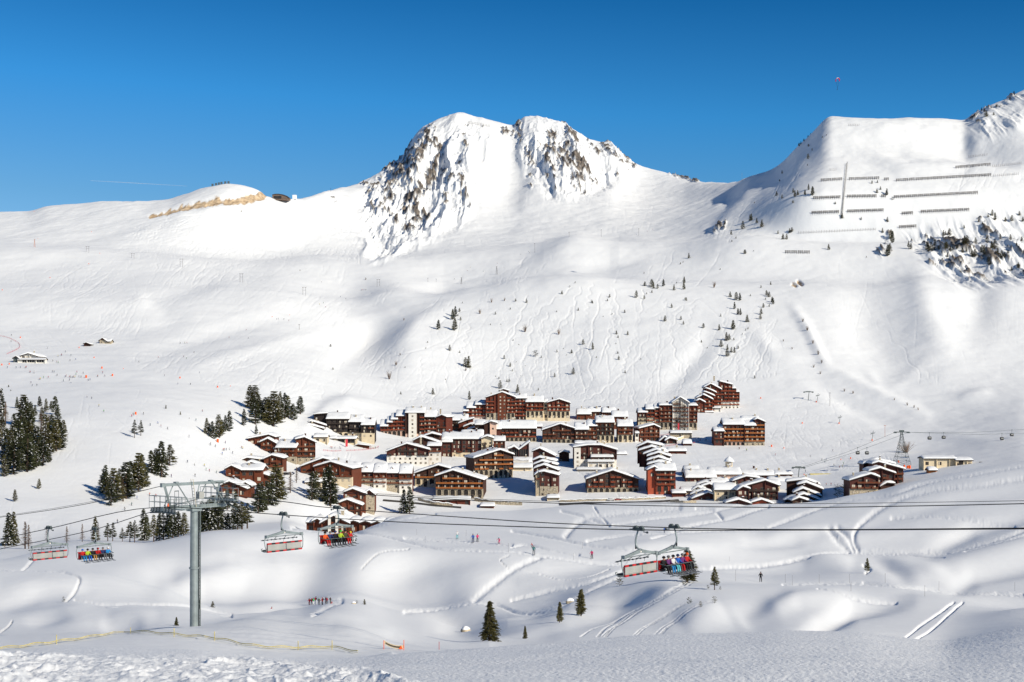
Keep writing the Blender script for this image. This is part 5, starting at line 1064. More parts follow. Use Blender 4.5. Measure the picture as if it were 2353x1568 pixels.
hillt = v4([(505,495,55,'arolla'),(585,440,60,'arolla'),(598,425,60,'arolla'),(595,500,68,'arolla'),(622,398,20),(628,445,18),(568,612,28),(655,700,45),(672,705,55),(1042,645,36,'bush'),(868,658,20),(902,700,20),(1357,605,40,'arolla'),(1250,742,32),(1303,578,26),(1240,625,18),(1160,620,14),(992,348,20),(932,340,14),(1187,300,18),(1230,263,12,'bush'),(1260,240,12,'bush'),(846,820,38),(942,845,42),(677,883,50,'arolla'),(475,852,30),(1057,830,12),(884,783,14),(896,782,14),(840,768,12),(913,725,12),(1147,757,20),(1550,526,20),(1488,522,18),(1497,540,12),(1500,662,20),(1495,628,12),(1277,390,14),(1352,348,16),(1357,350,12),(1450,318,16),(1438,338,12),(1533,403,16),(1463,412,8),(820,412,14),(902,384,10),(446,567,8),(437,600,8),(623,623,12),(918,556,8),(950,580,6),(793,470,8),(850,468,6),(298,852,14),(545,773,8),(322,706,8),(1378,650,8),(1622,660,8),(1535,735,14),(1415,425,6),(1158,398,8),(614,420,10),(638,350,8),(1485,575,8),(1212,637,6),(935,675,6),(1195,602,6),(1073,650,10),(822,755,6),(940,830,8),(960,752,5),(985,697,5)])
clump([h if len(h) > 3 else h + ('tiny',) for h in hillt], 'dotted on the tracked hill', 'small conifers dotted on the tracked hill', 900)
rt = v4([(1598,320,36),(1645,255,22),(1683,260,38),(1692,268,30),(1715,270,24),(1746,257,40,'arolla'),(1805,278,28),(1862,240,38,'arolla'),(1860,274,40,'arolla'),(1640,327,20),(1683,292,14),(1655,300,10),(1755,450,28),(1792,375,20),(1873,337,18),(1866,330,12),(1843,442,20),(1857,467,18),(1968,487,24),(2055,498,28),(2063,423,14),(2130,495,54,'arolla'),(2138,382,40,'arolla'),(2158,412,36,'arolla'),(2172,415,38,'arolla'),(2115,315,26),(2148,333,38),(2168,335,44,'arolla'),(2210,453,34),(2285,413,30),(2282,438,24),(2297,374,22),(2315,308,26),(2330,316,26),(2345,345,32,'arolla'),(2352,355,36,'arolla'),(2095,556,40),(2110,553,30),(2065,590,32),(2100,606,26),(2122,622,26),(2138,622,28),(2158,600,16),(2098,643,36),(1957,566,12),(2250,765,16),(1887,102,26),(2197,77,20),(1855,125,8),(1840,135,10),(2060,165,8),(2213,493,12),(2200,500,10),(2135,553,12),(2182,522,8),(2285,265,14),(2338,248,16),(2226,310,10),(2310,330,10),(2330,370,14),(1640,186,8),(1686,240,10),(1988,598,8),(1820,240,8)])
clump([h if len(h) > 3 else h + ('tiny',) for h in rt], 'on the slope right of the tracked hill', 'conifers right of the tracked hill', 900)
clump([(x, y, h, 'bare') for x, y, h in v4([(800,345,24),(870,337,20),(735,408,30),(983,508,44),(1170,522,36),(235,768,48),(272,692,28),(295,637,16),(2025,264,36),(657,722,20),(105,222,16),(315,445,16)])], 'on the tracked slope', 'bare shrubs on the tracked slope', 900)
up = v2([(798,888,66,'arolla'),(770,848,45,'arolla'),(742,885,40,'arolla'),(668,900,50,'arolla'),(655,870,30),(690,885,30),(535,892,30),(573,914,28),(425,1122,48),(388,1094,34),(350,1072,52,'arolla'),(340,1075,40),(285,1137,52),(155,1102,28),(200,1177,28),(545,1170,22),(580,1212,36),(608,1214,36),(630,1165,30),(645,1158,30),(918,1287,36),(300,1317,26),(1345,888,52,'arolla'),(1272,872,28),(1298,847,22),(1275,797,20),(1235,802,22),(965,953,16),(1015,1058,34),(1155,1070,20),(1348,1084,32),(1313,1162,30),(765,622,36),(768,530,18),(795,560,18),(760,670,12),(700,527,22),(712,515,20),(735,492,18),(765,462,14),(785,440,12),(900,450,10),(870,465,12),(575,727,20),(555,785,14),(655,946,20),(370,946,10),(365,1300,8),(235,1205,16),(205,1230,14),(1385,925,24,'bush')])
clump([h if len(h) > 3 else h + ('tiny',) for h in up], 'on the right hand spur', 'conifers on the right hand spur', 1200)
cl = v2([(1385,1240,92,'arolla'),(1375,1210,60),(1350,1335,85,'arolla'),(1365,1300,50),(1505,1282,60,'open'),(1522,1285,40),(1805,1187,48),(1760,1187,38),(1775,1180,26),(1915,1250,66,'arolla'),(1935,1248,56),(1998,1237,34),(2080,1238,46),(2115,1280,56,'arolla'),(2135,1282,60),(2060,1322,70,'arolla'),(2045,1310,50),(1650,1302,70,'arolla'),(1670,1300,60),(1695,1292,64),(1640,1290,50),(1775,1287,50),(1785,1275,40),(1810,1302,40),(1970,1342,60,'arolla'),(1990,1340,50),(2100,1402,50),(2090,1380,40),(2190,1352,50),(2210,1345,36),(1890,1462,36,'bush'),(2140,1072,60,'arolla'),(2120,1040,40),(2090,1050,26),(2020,1084,26),(2050,1102,20),(2215,1082,30),(2265,1077,38),(2320,1037,28),(2180,1207,30),(2255,1217,38),(2235,1314,24),(2310,1422,36),(2260,1442,26),(1912,1132,24),(1790,1342,28),(1930,1305,30),(1860,1280,26),(1730,1290,30),(1830,1290,26),(1900,1310,34),(2345,1080,30),(2335,1225,30),(2300,1260,20),(2160,1320,40),(1740,1380,16,'bush'),(1810,1420,16,'bush'),(1950,1395,16,'bush'),(1195,1345,10),(2075,310,40),(2060,275,24),(2130,300,20),(2150,240,16),(2280,150,24),(2250,185,22),(2110,250,18),(2040,265,20)])
clump([h if len(h) > 3 else h + ('tiny',) for h in cl], 'among the crags at the upper right', 'conifers among the upper right crags', 1200)
clump([(x*.3517, 367.6+y*.3517, h*.3517, 'tiny') for x, y, h in [(1577,342,12),(2160,1222,16),(2175,1372,14),(57,1485,12),(70,1510,8),(2100,800,5),(1960,724,7)]] + c5([(1355,335,34),(1473,385,30),(1545,415,12),(70,158,20),(88,190,10)]), 'scattered over the left hand pistes', 'small conifers scattered over the left hand pistes', 700)
# nearby trees below the lift
for x, y, h, k, v, wf, lb in [(1125,1473,92,'near',0,1.45,'tall pointed spruce standing alone just behind the nearest snow bank'), (1207,1468,30,'near',3,1.1,'short spruce just right of the tall pointed one, half sunk behind the bank'),
    (1335,1416,62,'near',1,1.15,'bushy dark pine, larger of the pair on the snowy knoll'), (1286,1431,48,'near',1,.95,'narrow dark pine, smaller of the pair on the snowy knoll'), (1579,1338,76,'near',1,1.7,'broad dark pine right behind the occupied chair at the right'),
    (1642,1356,54,'near',2,1.15,'round topped pine on a visible bare trunk right of the lift chairs'), (1992,1320,38,'near',2,1.0,'small lone pine on the white dune at the far right'), (405,1438,20,'near',3,1.5,'small brown spruce at the foot of the lift pylon'),
    (488,1396,12,'tiny',5,1.3,'tiny fir poking from the snow just right of the pylon'), (838,1390,11,'tiny',5,1.2,'tiny fir behind the group of hikers')]: tree(x, y, h, k, lb, None, 60, wf, v)
for x, y, h, lb in [(1424,1346,26,'wide dark shrub half buried left of the round shadow'), (1574,1347,18,'low shrub at the foot of the broad dark pine'), (1583,1389,16,'shrub nearest the knoll in the row of three snowy shrubs'), (1610,1396,14,'middle shrub in the row of three snowy shrubs'), (1642,1387,16,'rightmost shrub in the row of three snowy shrubs'), (146,1384,12,'small shrub at the bend of the footpath'), (820,1388,8,'stub of a shrub beside the hikers'), (1924,1143,26,'left of two snowy shrubs at the corner of the far right chalet'), (1941,1141,26,'right of two snowy shrubs at the corner of the far right chalet'), (1627,1354,9,'brown sprig left of the round topped pine'),(1655,1356,9,'brown sprig right of the round topped pine')]: tree(x, y, h, 'bush', lb, None, 100 if y > 1150 else 500, .8)
tree(2081, 1040, 26, 'bare', 'wide leafless tree behind the lattice pylon', None, 700, 2.2)
for i, (x, y, h) in enumerate([(1845,740,10),(1855,760,12),(1868,790,10),(1880,815,12),(1888,835,10),(1870,845,8),(1885,860,8),(1940,900,8),(1960,905,8),(2055,920,6),(2085,932,8),(2100,938,8),(2110,943,7),(1820,803,6),(1800,785,6)]): tree(x, y, h, 'bare', 'wispy brown bush along the snow gully, %s from the left' % ordinal(1 + sorted([a[0] for a in [(1845,),(1855,),(1868,),(1880,),(1888,),(1870,),(1885,),(1940,),(1960,),(2055,),(2085,),(2100,),(2110,),(1820,),(1800,)]]).index(x)), 'wispy bushes along the gully', 900)
# ------------------------------------------------------------------ people
def fabric(name, c): return simple(name, c, .8, .12, 6)
COLR = {'red': (.42,.015,.015), 'darkred': (.28,.01,.015), 'orange': (.60,.09,.02), 'black': (.012,.012,.014), 'blue': (.015,.10,.42), 'sky': (.02,.20,.46), 'cyan': (.10,.45,.50), 'navy': (.02,.03,.10), 'green': (.03,.35,.04), 'lime': (.34,.46,.03), 'white': (.6,.6,.6), 'grey': (.13,.13,.14), 'purple': (.12,.03,.14), 'pink': (.60,.03,.14), 'teal': (.02,.14,.15), 'tan': (.40,.22,.07), 'olive': (.06,.055,.03), 'yellow': (.70,.55,.03)}
for k, v in COLR.items(): M['c_'+k] = fabric('cloth_'+k, v)
M['skin'] = simple('skin', (.50,.27,.18), .6, .05, 4); M['skiing'] = simple('ski_top', (.25,.26,.28), .4, .3, 4)
JOINT = {'stand': dict(hip=(0,0,.93), chest=(0,.06,1.28), neck=(0,.06,1.47), head=(0,.08,1.58), top=(0,.08,1.74), sh=(.19,.05,1.40), el=(.30,.12,1.14), ha=(.30,.34,1.04), th=(.10,0,.90), kn=(.13,.10,.50), an=(.14,-.04,.10), to=(.14,.16,.05)),
         'ski': dict(hip=(0,-.10,.80), chest=(0,.08,1.10), neck=(0,.16,1.28), head=(0,.20,1.39), top=(0,.22,1.55), sh=(.19,.12,1.22), el=(.32,.22,1.00), ha=(.32,.46,.98), th=(.11,-.08,.78), kn=(.15,.16,.46), an=(.16,-.02,.10), to=(.16,.18,.05)),
         'sit': dict(hip=(0,.02,.10), chest=(0,.02,.42), neck=(0,.04,.60), head=(0,.07,.71), top=(0,.08,.87), sh=(.19,.04,.53), el=(.27,.16,.28), ha=(.17,.42,.22), th=(.10,.08,.10), kn=(.12,.50,.12), an=(.13,.56,-.30), to=(.13,.76,-.34))}
def body_mesh(pose):
    J = JOINT[pose]; V = []; E = []; R_ = []; lab = []
    def v(p, r): V.append(p); R_.append(r); return len(V)-1
    def e(a, b, l): E.append((a, b)); lab.append(l)
    hip = v(J['hip'], (.16,.13)); mid = v(tuple((a+b)/2 for a, b in zip(J['hip'], J['chest'])), (.15,.12)); ch = v(J['chest'], (.18,.14)); nk = v(J['neck'], (.06,.06)); hd = v(J['head'], (.085,.095)); tp = v(J['top'], (.07,.08))
    e(hip, mid, 'j'); e(mid, ch, 'j'); e(ch, nk, 'j'); e(nk, hd, 's'); e(hd, tp, 's')
    for sx in (-1, 1):
        f = lambda q: (sx*J[q][0], J[q][1], J[q][2])
        sh = v(f('sh'), (.075,.075)); el = v(f('el'), (.06,.06)); ha = v(f('ha'), (.045,.045)); h2 = v(tuple(a + (a-b)*.28 for a, b in zip(f('ha'), f('el'))), (.035,.05))
        e(ch, sh, 'j'); e(sh, el, 'j'); e(el, ha, 'j'); e(ha, h2, 'g')
        th = v(f('th'), (.10,.10)); kn = v(f('kn'), (.075,.075)); an = v(f('an'), (.065,.065)); to = v(f('to'), (.05,.05))
        e(hip, th, 't'); e(th, kn, 't'); e(kn, an, 't'); e(an, to, 'b')
    me = bpy.data.meshes.new('b'); me.from_pydata(V, E, []); o = bpy.data.objects.new('b', me); COL.objects.link(o)
    mo = o.modifiers.new('s', 'SKIN'); o.modifiers.new('u', 'SUBSURF').levels = 1
    for i, r in enumerate(R_): me.skin_vertices[0].data[i].radius = r
    me.skin_vertices[0].data[0].use_root = True
    dg = bpy.context.evaluated_depsgraph_get(); out = bpy.data.meshes.new_from_object(o.evaluated_get(dg)); bpy.data.objects.remove(o); out.name = 'person'
    order = ['j','t','s','b','g']; idx = []
    for p in out.polygons:
        c = p.center; best = (9, 'j')
        for (a, b), l in zip(E, lab):
            A, B_ = Vector(V[a]), Vector(V[b]); t = max(0, min(1, (c-A).dot(B_-A)/((B_-A).length_squared+1e-9))); d = (c-(A+(B_-A)*t)).length - min(R_[a][0], R_[b][0])
            if d < best[0]: best = (d, l)
        idx.append(order.index(best[1]))
    out.materials.clear()
    for i in range(5): out.materials.append(M['c_black'])
    out.polygons.foreach_set('material_index', idx); out.polygons.foreach_set('use_smooth', [True]*len(idx)); return out
BODY = {k: body_mesh(k) for k in JOINT}
def helmet_mesh():
    b = MB(); n = 10
    for i in range(6):
        ph = math.pi/2 - i*(math.pi*.58)/5
        for j in range(n): a = 2*math.pi*j/n; b.v.append((.125*math.cos(ph)*math.cos(a), .14*math.cos(ph)*math.sin(a), .125*math.sin(ph)))
    for i in range(5):
        for j in range(n): b.f.append((i*n+j, i*n+(j+1)%n, (i+1)*n+(j+1)%n, (i+1)*n+j)[::-1])
    me = bpy.data.meshes.new('helmet'); me.from_pydata(b.v, [], b.f); me.materials.append(M['c_black']); me.polygons.foreach_set('use_smooth', [True]*len(b.f)); return me
HELM = helmet_mesh()
def ski_mesh():
    b = MB(); b.prism([(-.05,0),(.05,0),(.05,.025),(-.05,.025)], -.75, .85, 0); b.prism([(-.05,.0),(.05,.0),(.04,.02),(-.04,.02)], .86, .87, 0)
    i = len(b.v); b.v += [(-.05,.85,0),(.05,.85,0),(.02,1.0,.10),(-.02,1.0,.10)]; b.f.append((i,i+1,i+2,i+3)); b.m.append(0)
    me = bpy.data.meshes.new('ski'); me.from_pydata(b.v, [], b.f); me.materials.append(M['skiing']); return me
SKI = ski_mesh()
b = MB(); b.tube([(0,0,0),(0,-.35,-1.0)], .012, 4); POLE = bpy.data.meshes.new('ski_pole'); POLE.from_pydata(b.v, [], b.f); POLE.materials.append(M['c_black'])
b = MB(); b.box(-.14,.14,-.14,.0,-.22,.22,0); b.box(-.11,.11,-.19,-.14,-.17,.1,0); PACK = bpy.data.meshes.new('backpack'); PACK.from_pydata(b.v, [], b.f); PACK.materials.append(M['c_black'])
def slotmat(o, i, m): o.material_slots[i].link = 'OBJECT'; o.material_slots[i].material = m
def person(loc, pose, jacket, trousers, label, group=None, rz=0, sc=1.0, hel='black', skis=True, detail=True, pack=None, snowboard=False):
    o = link('person', BODY[pose], None, loc, rz, sc); tag(o, label, 'person', group); J = JOINT[pose]
    for i, m in enumerate(['c_'+jacket, 'c_'+trousers, 'skin', 'c_grey', 'c_black']): slotmat(o, i, M[m])
    h = link('helmet', HELM, o, (0, J['head'][1]-.01, J['head'][2]+.05)); slotmat(h, 0, M['c_'+hel])
    if skis:
        for sx in (-1, 1):
            f = J['to']; k = link('ski', SKI, o, (sx*f[0], f[1]-.1, f[2]-.06)); 
            if pose == 'sit': k.rotation_euler = (-.12, 0, sx*.12); k.scale = (1, .72, 1)
            if detail and pose != 'sit': a = J['ha']; link('ski_pole', POLE, o, (sx*a[0], a[1]+.05, a[2]))
    if pack: q = link('backpack', PACK, o, (0, J['chest'][1]-.13, J['chest'][2])); slotmat(q, 0, M['c_'+pack])
    return o
def skier(x, y, jk, tr, lb, grp=None, hp=None, dmin=0, pose='ski', rz=None, **kw):
    p = G(x, y, dmin=dmin); R_ = random.Random(int(x*31+y))
    s = 1.0
    if hp: s = min(1.25, max(.45, hp*p.y/F/(1.74 if pose == 'stand' else 1.55)))
    return person(p, pose, jk, tr, lb, grp, R_.random()*6.28 if rz is None else rz, s, **kw)
for x, y, h, jk, tr, hl, pose, lb, rz, kw in [(1050.5,1239,19,'white','cyan','white','stand','person in white jacket and turquoise trousers, leftmost on the near piste',3.3,{}), (1087,1247,20,'blue','navy','black','stand','person in bright blue jacket standing beside the one in pink',2.9,{}), (1097,1245,18,'pink','black','black','stand','person in pink jacket and black trousers beside the one in blue',3.6,{}),
    (1147,1250,15,'pink','pink','cyan','ski','small person all in pink skiing alone on the near piste',2.5,{}), (1223,1259,11,'red','black','red','ski','crouched person in red jacket behind the tall one in teal',1.2,{}), (1226.5,1275,21,'teal','grey','black','stand','tall person in dark teal jacket with grey trousers on skis',3.2,{}),
    (1360,1284,20,'pink','black','cyan','stand','person in crimson jacket with turquoise helmet beside the lift line',2.8,{}), (1748,1338,24,'black','black','black','stand','person dressed all in black standing on the path at the right',3.0,dict(skis=False)), (1527,1225,13,'blue','navy','blue','stand','person in blue walking past just above the lift cables',.5,dict(skis=False))]:
    skier(x, y, jk, tr, lb, None, h, 150, pose, rz, hel=hl, **kw)
for i, (x, y, h, jk, tr, hl, lb) in enumerate([(711,1391,16,'red','darkred','black','person in red jacket at the left end of the hiking group'), (716,1390,15,'red','black','red','person in red just behind the leftmost hiker'), (719.5,1390,16,'green','white','black','hiker in green jacket with pale trousers'), (725.5,1390,19,'black','white','black','tallest hiker, black jacket and white trousers'),
    (733,1391,16,'olive','black','green','hiker in olive jacket right of the tallest one'), (741,1391,18,'red','black','darkred','hiker in bright red jacket in the middle right of the group'), (749,1389,17,'navy','grey','black','hiker in dark blue jacket second from the right'), (751.5,1388,15,'darkred','black','black','hiker in dark red half hidden in the group'), (759,1387,14,'black','olive','black','crouching dark hiker at the right end of the group')]):
    skier(x, y, jk, tr, lb, 'hikers standing on the snowy knoll', h, 200, 'stand', 2.5 + i, hel=hl, skis=False, pack='darkred' if i % 3 == 0 else 'black')
o = skier(763, 1387, 'red', 'red', 'person in red sitting in the snow beside the hikers', None, 7, 200, 'sit', 2, hel='red', skis=False)
o = skier(625, 1399, 'red', 'darkred', 'lone person in red sitting far left of the hikers', None, 8, 100, 'sit', 2, hel='black', skis=False)
far = [(.2814*a, 845.6+.2814*b_) for a, b_ in [(245,42),(278,45),(428,38),(442,38),(465,66),(533,78),(539,72),(566,82),(578,80),(590,84),(600,80),(612,82),(628,40),(620,60),(645,78),(662,80),(678,48),(720,108),(735,102),(797,74),(857,72),(838,46),(568,104),(580,125),(517,112),(253,126),(262,150),(302,148),(320,100),(331,97),(355,85),(393,84)]]
far2 = [(.3517*a, 367.6+.3517*b_) for a, b_ in [(310,1235),(380,1288),(400,1280),(404,1279),(427,1258),(463,1282),(458,1315),(495,1308),(372,1325),(380,1330),(345,1318),(105,1362),(135,1360),(165,1362),(172,1360),(48,1362),(197,1390),(222,1392),(73,1190),(75,1150)]]
piste = [(.2814*a, 845.6+.2814*b_) for a, b_ in [(710,243),(750,255),(807,318),(847,362),(1075,402),(1088,388),(1170,382),(1227,475),(1290,458),(1315,486),(1370,504),(1452,134),(1555,140),(1343,70),(1543,570),(1600,435)]] + [(.3517*a, 367.6+.3517*b_) for a, b_ in [(1035,1295),(1200,1290),(1217,1302),(1267,1262),(1208,1200),(1222,1200),(1177,1202),(907,1325),(1608,1115),(1623,1168),(1497,1165),(1808,1045),(1820,1042),(1855,1045),(1887,1053),(2088,948),(2112,938),(2128,965),(2225,898),(2260,912),(1303,1395),(638,1418)]]
low = [(.2814*a, 845.6+.2814*b_) for a, b_ in [(1530,775),(1590,800),(1400,895),(1592,890),(1220,1045),(1120,1075),(1073,1125),(1020,1165),(1275,1055),(957,1270)]] + [(459.6+.1954*a, 845.6+.1954*b_) for a, b_ in [(118,912),(128,905),(180,932),(300,890),(272,975),(283,972),(310,972),(350,966),(488,948),(503,955),(260,1022),(383,1012),(50,1160),(70,1212),(112,1222),(192,1242),(30,518)]]
rgt = [(1685+.1954*a, 906.9+.1954*b_) for a, b_ in [(68,642),(155,662),(492,718),(905,738),(1042,776),(1095,772),(1168,668),(1078,803),(1183,838),(1250,864),(1285,858),(1298,820),(848,912),(1195,1070),(1150,1070),(1095,1068),(1225,1078)]] + [(1286.8+.1954*a, 845.6+.1954*b_) for a, b_ in [(1245,908),(1565,865),(1625,838),(1650,858),(1718,858),(1910,912),(2108,958),(2195,978),(1830,888)]]
nur = [(459.6+.1954*a, 845.6+.1954*b_) for a, b_ in [(1540,948),(1552,950),(1585,952),(1655,952),(1640,950),(2010,950),(2035,952),(2060,950),(2095,945),(1990,948)]]
peak = [(796.6+.3126*a, 232.8+.3126*b_) for a, b_ in [(1338,1110),(1343,1118),(1280,1128),(1107,1195),(910,1226),(886,1248),(1003,1254),(792,1310),(105,1392),(112,1391),(120,1390),(128,1389),(136,1388),(143,1387),(2120,980),(2130,982),(2250,945),(2208,960)]]
cols = ['black','navy','red','blue','black','grey','green','darkred','white','purple','orange','teal','black','pink','yellow']
for pts, where, grp, dm in ((far, 'at the crowded left piste junction', 'skiers at the piste junction', 700), (far2, 'near the slope restaurant', 'skiers near the slope restaurant', 700), (piste, 'on the wide left hand pistes', 'skiers on the wide left hand pistes', 700), (low, 'on the piste beside the village', 'skiers beside the village', 545), (rgt, 'on the pistes right of the village', 'skiers right of the village', 600), (nur, 'on the nursery slope above the chalets', 'skiers on the nursery slope', 600), (peak, 'far off below the rocky peak', 'skiers below the rocky peak', 1200)):
    for i, (x, y) in enumerate(sorted(pts)):
        jk = cols[(i*7+len(pts)) % len(cols)]; skier(x, y, jk, 'black' if i % 3 else 'navy', 'skier in %s %s, %s from the left' % (jk.replace('dark', 'dark '), where, ordinal(i+1)), grp, None, dm, 'ski' if i % 3 else 'stand', detail=False)
# ------------------------------------------------------------------ chairlift
M['steel'] = simple('galvanised_steel', (.27,.31,.31), .45, .18, 1.5, metal=.35); M['steel_dark'] = simple('dark_steel', (.09,.11,.11), .5, .2, 2); M['cable'] = simple('steel_rope', (.02,.02,.022), .6, .2, 2)
M['panel'] = simple('pale_grey_panel', (.35,.35,.33), .5, .12, 1); M['pad_red'] = simple('red_pad', (.45,.018,.018), .5, .15, 2); M['pad_black'] = simple('black_pad', (.018,.02,.022), .5, .06, 2); M['rubber'] = simple('rubber', (.02,.02,.02), .8, .1, 2); M['yellow'] = simple('weathered_ladder', (.55,.50,.38), .6, .15, 4)
M['orange_net'] = simple('orange_pad', (.85,.12,.02), .7, .1, 1)
U = Vector((-.77,.63,0)).normalized(); NV = Vector((.63,.77,0)).normalized(); ANG = math.atan2(NV.y, NV.x)
B1 = Vector((8.1, 87, 0)); B2 = B1 + NV*6.35
def on_line(Bp, px, py):
    q = (px-CX)/F; s = (Bp.x - q*Bp.y)/(q*U.y - U.x); p = Bp + U*s; p.z = -(py-HZ)/F*p.y; return p
def rope(name, label, pts, r=.03, cat='cable', group=None):
    P = smoothline([(p.x, p.y) for p in pts], 4.0)      # plan positions are straight; heights follow a smooth sag
    xs = [p.x for p in pts]; zs = [p.z for p in pts]
    if xs[0] > xs[-1]: xs = xs[::-1]; zs = zs[::-1]
    out = []
    for x in np.linspace(pts[0].x, pts[-1].x, 60):
        k = (x-pts[0].x)/(pts[-1].x-pts[0].x); y = pts[0].y + (pts[-1].y-pts[0].y)*k; out.append((x, y, float(pchip(xs, zs, np.array([x]))[0])))
    b = MB(); b.tube(out, r, 6); o = b.build(name, M['cable'], None, smooth=True); return tag(o, label, cat, group)
L1 = [(3600,1205),(2620,1213),(2353,1215.5),(1765,1218.5),(1466,1218),(1177,1210),(900,1199),(650,1183.6),(405,1165.5),(347,1167),(112,1215),(0,1239),(-260,1292),(-500,1335)]
L2 = [(3600,1205),(2620,1212),(2353,1214),(1765,1217),(1550,1213.3),(1177,1197),(775,1169),(637,1151),(512,1138),(500,1139),(343,1178),(218,1217),(0,1262),(-260,1318),(-500,1362)]
rope('haul_cable', 'nearer haul cable carrying the empty chairs', [on_line(B1, *p) for p in L1], .035, group='haul cables of the chairlift')
rope('haul_cable', 'farther haul cable carrying the occupied chairs', [on_line(B2, *p) for p in L2], .035, group='haul cables of the chairlift')
B3 = B1 + NV*1.0; B4 = B1 + NV*5.4
rope('signal_cable', 'thicker of two thin wires above the haul cables right of the pylon', [on_line(B4, *p) for p in [(497,1109),(650,1125),(918,1141.5),(1177,1153),(1765,1166.5),(2100,1163),(2353,1157.7),(2620,1150),(3600,1120)]], .03)
rope('signal_cable', 'thinnest uppermost wire right of the pylon', [on_line(B4 + NV*.6, *p) for p in [(505,1107),(650,1122),(918,1138),(1177,1149.5),(1765,1157.7),(2353,1151),(2620,1146),(3600,1120)]], .017)
rope('signal_cable', 'pair wire leaving the pylon top to the left edge', [on_line(B3, *p) for p in [(380,1115),(200,1158),(0,1189),(-260,1222),(-500,1250)]], .028)
rope('signal_cable', 'finer wire just above the pair wire left of the pylon', [on_line(B3+NV*.5, *p) for p in [(395,1112),(200,1155),(0,1187),(-260,1220),(-500,1247)]], .016)
def chair(Bp, px, py, away, label, group='chairs of the chairlift'):
    g = on_line(Bp, px, py); r = empty('lift_chair', g, ANG + (0 if away else math.pi)); tag(r, label, 'chairlift chair', group)
    W = 1.72
    b = MB(); b.box(-.10,.10,-.42,.34,-.05,.14,0); b.tube([(0,.30,.02),(0,.62,.0)], .05, 6); b.tube([(-.1,-.25,.12),(.1,-.25,.12)], .14, 10); b.tube([(-.1,.16,.14),(.1,.16,.14)], .12, 10); b.tube([(0,-.40,-.10),(0,-.66,-.12)], .03, 6); b.tube([(-.03,-.68,-.12),(.03,-.68,-.12)], .07, 8); b.build('grip', M['steel_dark'], r)
    b = MB(); b.tube([(0,0,-.05),(0,.10,-.35),(0,.17,-.65),(0,.17,-.85),(0,.10,-1.03),(0,-.04,-1.18),(0,-.16,-1.25)], [.05,.055,.06,.06,.06,.06,.055], 8); b.build('hanger_arm', M['steel'], r, smooth=True)
    b = MB(); b.tube([(0,.16,-.95),(0,.16,-1.18)], .05, 8); b.build('damper', M['pad_black'], r)
    b = MB(); n = 10
    for k in range(n):
        for sx in (-1, 1):
            x0, x1 = sx*W*k/n, sx*W*(k+1)/n; f = lambda x: -1.22 - .27*(abs(x)/W)**.75; h = lambda x: .15 - .09*abs(x)/W
            a = sorted((x0, x1)); v = []
            for x in a: v += [(x,-.22,f(x)-h(x)), (x,-.10,f(x)-h(x)), (x,-.10,f(x)+h(x)*.6), (x,-.22,f(x)+h(x)*.6)]
            i = len(b.v); b.v += v; b.f += [(i+j, i+(j+1)%4, i+4+(j+1)%4, i+4+j) for j in range(4)] + [(i+3,i+2,i+1,i), (i+4,i+5,i+6,i+7)]; b.m += [0]*6
    b.box(-.06,.06,-.235,-.23,-1.36,-1.27,1); b.build('wing_beam', [M['steel'], M['white']], r)
    b = MB(); b.tube([(-W,-.16,-1.56),(W,-.16,-1.56)], .035, 8)
    for sx in (-1, 1): b.box(sx*W-.11, sx*W+.11, -.27, -.02, -1.64, -1.43, 0)
    b.build('cross_bar', M['steel'], r)
    for sx in (-1, 1):
        b = MB(); b.tube([(sx*W,-.12,-1.56),(sx*(W+.14),-.10,-1.66),(sx*(W+.20),-.12,-1.9),(sx*(W+.17),-.16,-2.25),(sx*(W+.10),-.20,-2.52),(sx*(W+.03),-.12,-2.68),(sx*W,.15,-2.70),(sx*W,.42,-2.64),(sx*W,.48,-2.52),(sx*W,.35,-2.46)], .034, 8); b.build('side_hoop', M['steel'], r, smooth=True)
    sb = MB(); sb.box(-W+.04,W-.04,-.22,-.17,-2.62,-2.12,0); sb.box(-W+.04,W-.04,-.168,-.10,-2.62,-2.10,1); sb.box(-W+.04,W-.04,-.228,-.222,-2.565,-2.555,2)
    for k in range(6): sb.box(-W+.06+k*(2*W-.1)/6, -W+.06+(k+1)*(2*W-.1)/6-.05, -.10, -.05, -2.55, -2.02 if away is False else -2.12, 1)
    bk = sb.build('backrest', [M['panel'], M['pad_red'], M['steel_dark']], r)
    p = MB(); n = 9
    for k in range(n):
        x0 = -W + 2*W*k/n; p.box(x0, x0+2*W/n-.004, -.26, -.13, -2.12, -2.02, k % 2); p.box(x0, x0+2*W/n-.004, -.27, -.10, -2.72, -2.61, k % 2)
    p.build('padding', [M['pad_red'], M['pad_black']], bk)
    for k in range(6):
        x0 = -W + .05 + k*(2*W-.1)/6; s = MB(); s.box(x0, x0+(2*W-.1)/6-.05, -.09, .42, -2.66, -2.56, 0); s.build('seat', [M['pad_black']], r)
    b = MB()
    if away:
        b.tube([(-W,.50,-1.86),(W,.50,-1.86)], .026, 6)
        for k in range(9): x = -W+.15+k*.42; b.tube([(x,.50,-1.86),(x+.10,.50,-1.86)], .05, 6)
        for k in range(4): x = -W+.30+k*.96; b.tube([(x-.25,-.1,-1.58),(x-.12,.2,-1.72),(x+.02,.5,-1.86),(x+.22,.62,-1.84)], .02, 5); b.tube([(x+.02,.5,-1.86),(x+.02,.52,-2.08)], .014, 4)
    else:
        b.tube([(-W-.08,.0,-2.2),(-W,.50,-2.30),(W,.50,-2.30),(W+.08,.0,-2.2)], .026, 6)
        for k in range(3): x = -W+.58+k*1.15; b.tube([(x,.50,-2.30),(x,.62,-2.8),(x,.60,-3.02)], .02, 5); b.tube([(x-.3,.60,-3.02),(x+.3,.60,-3.02)], .02, 5)
    b.build('safety_bar', M['steel_dark'], r)
    return r
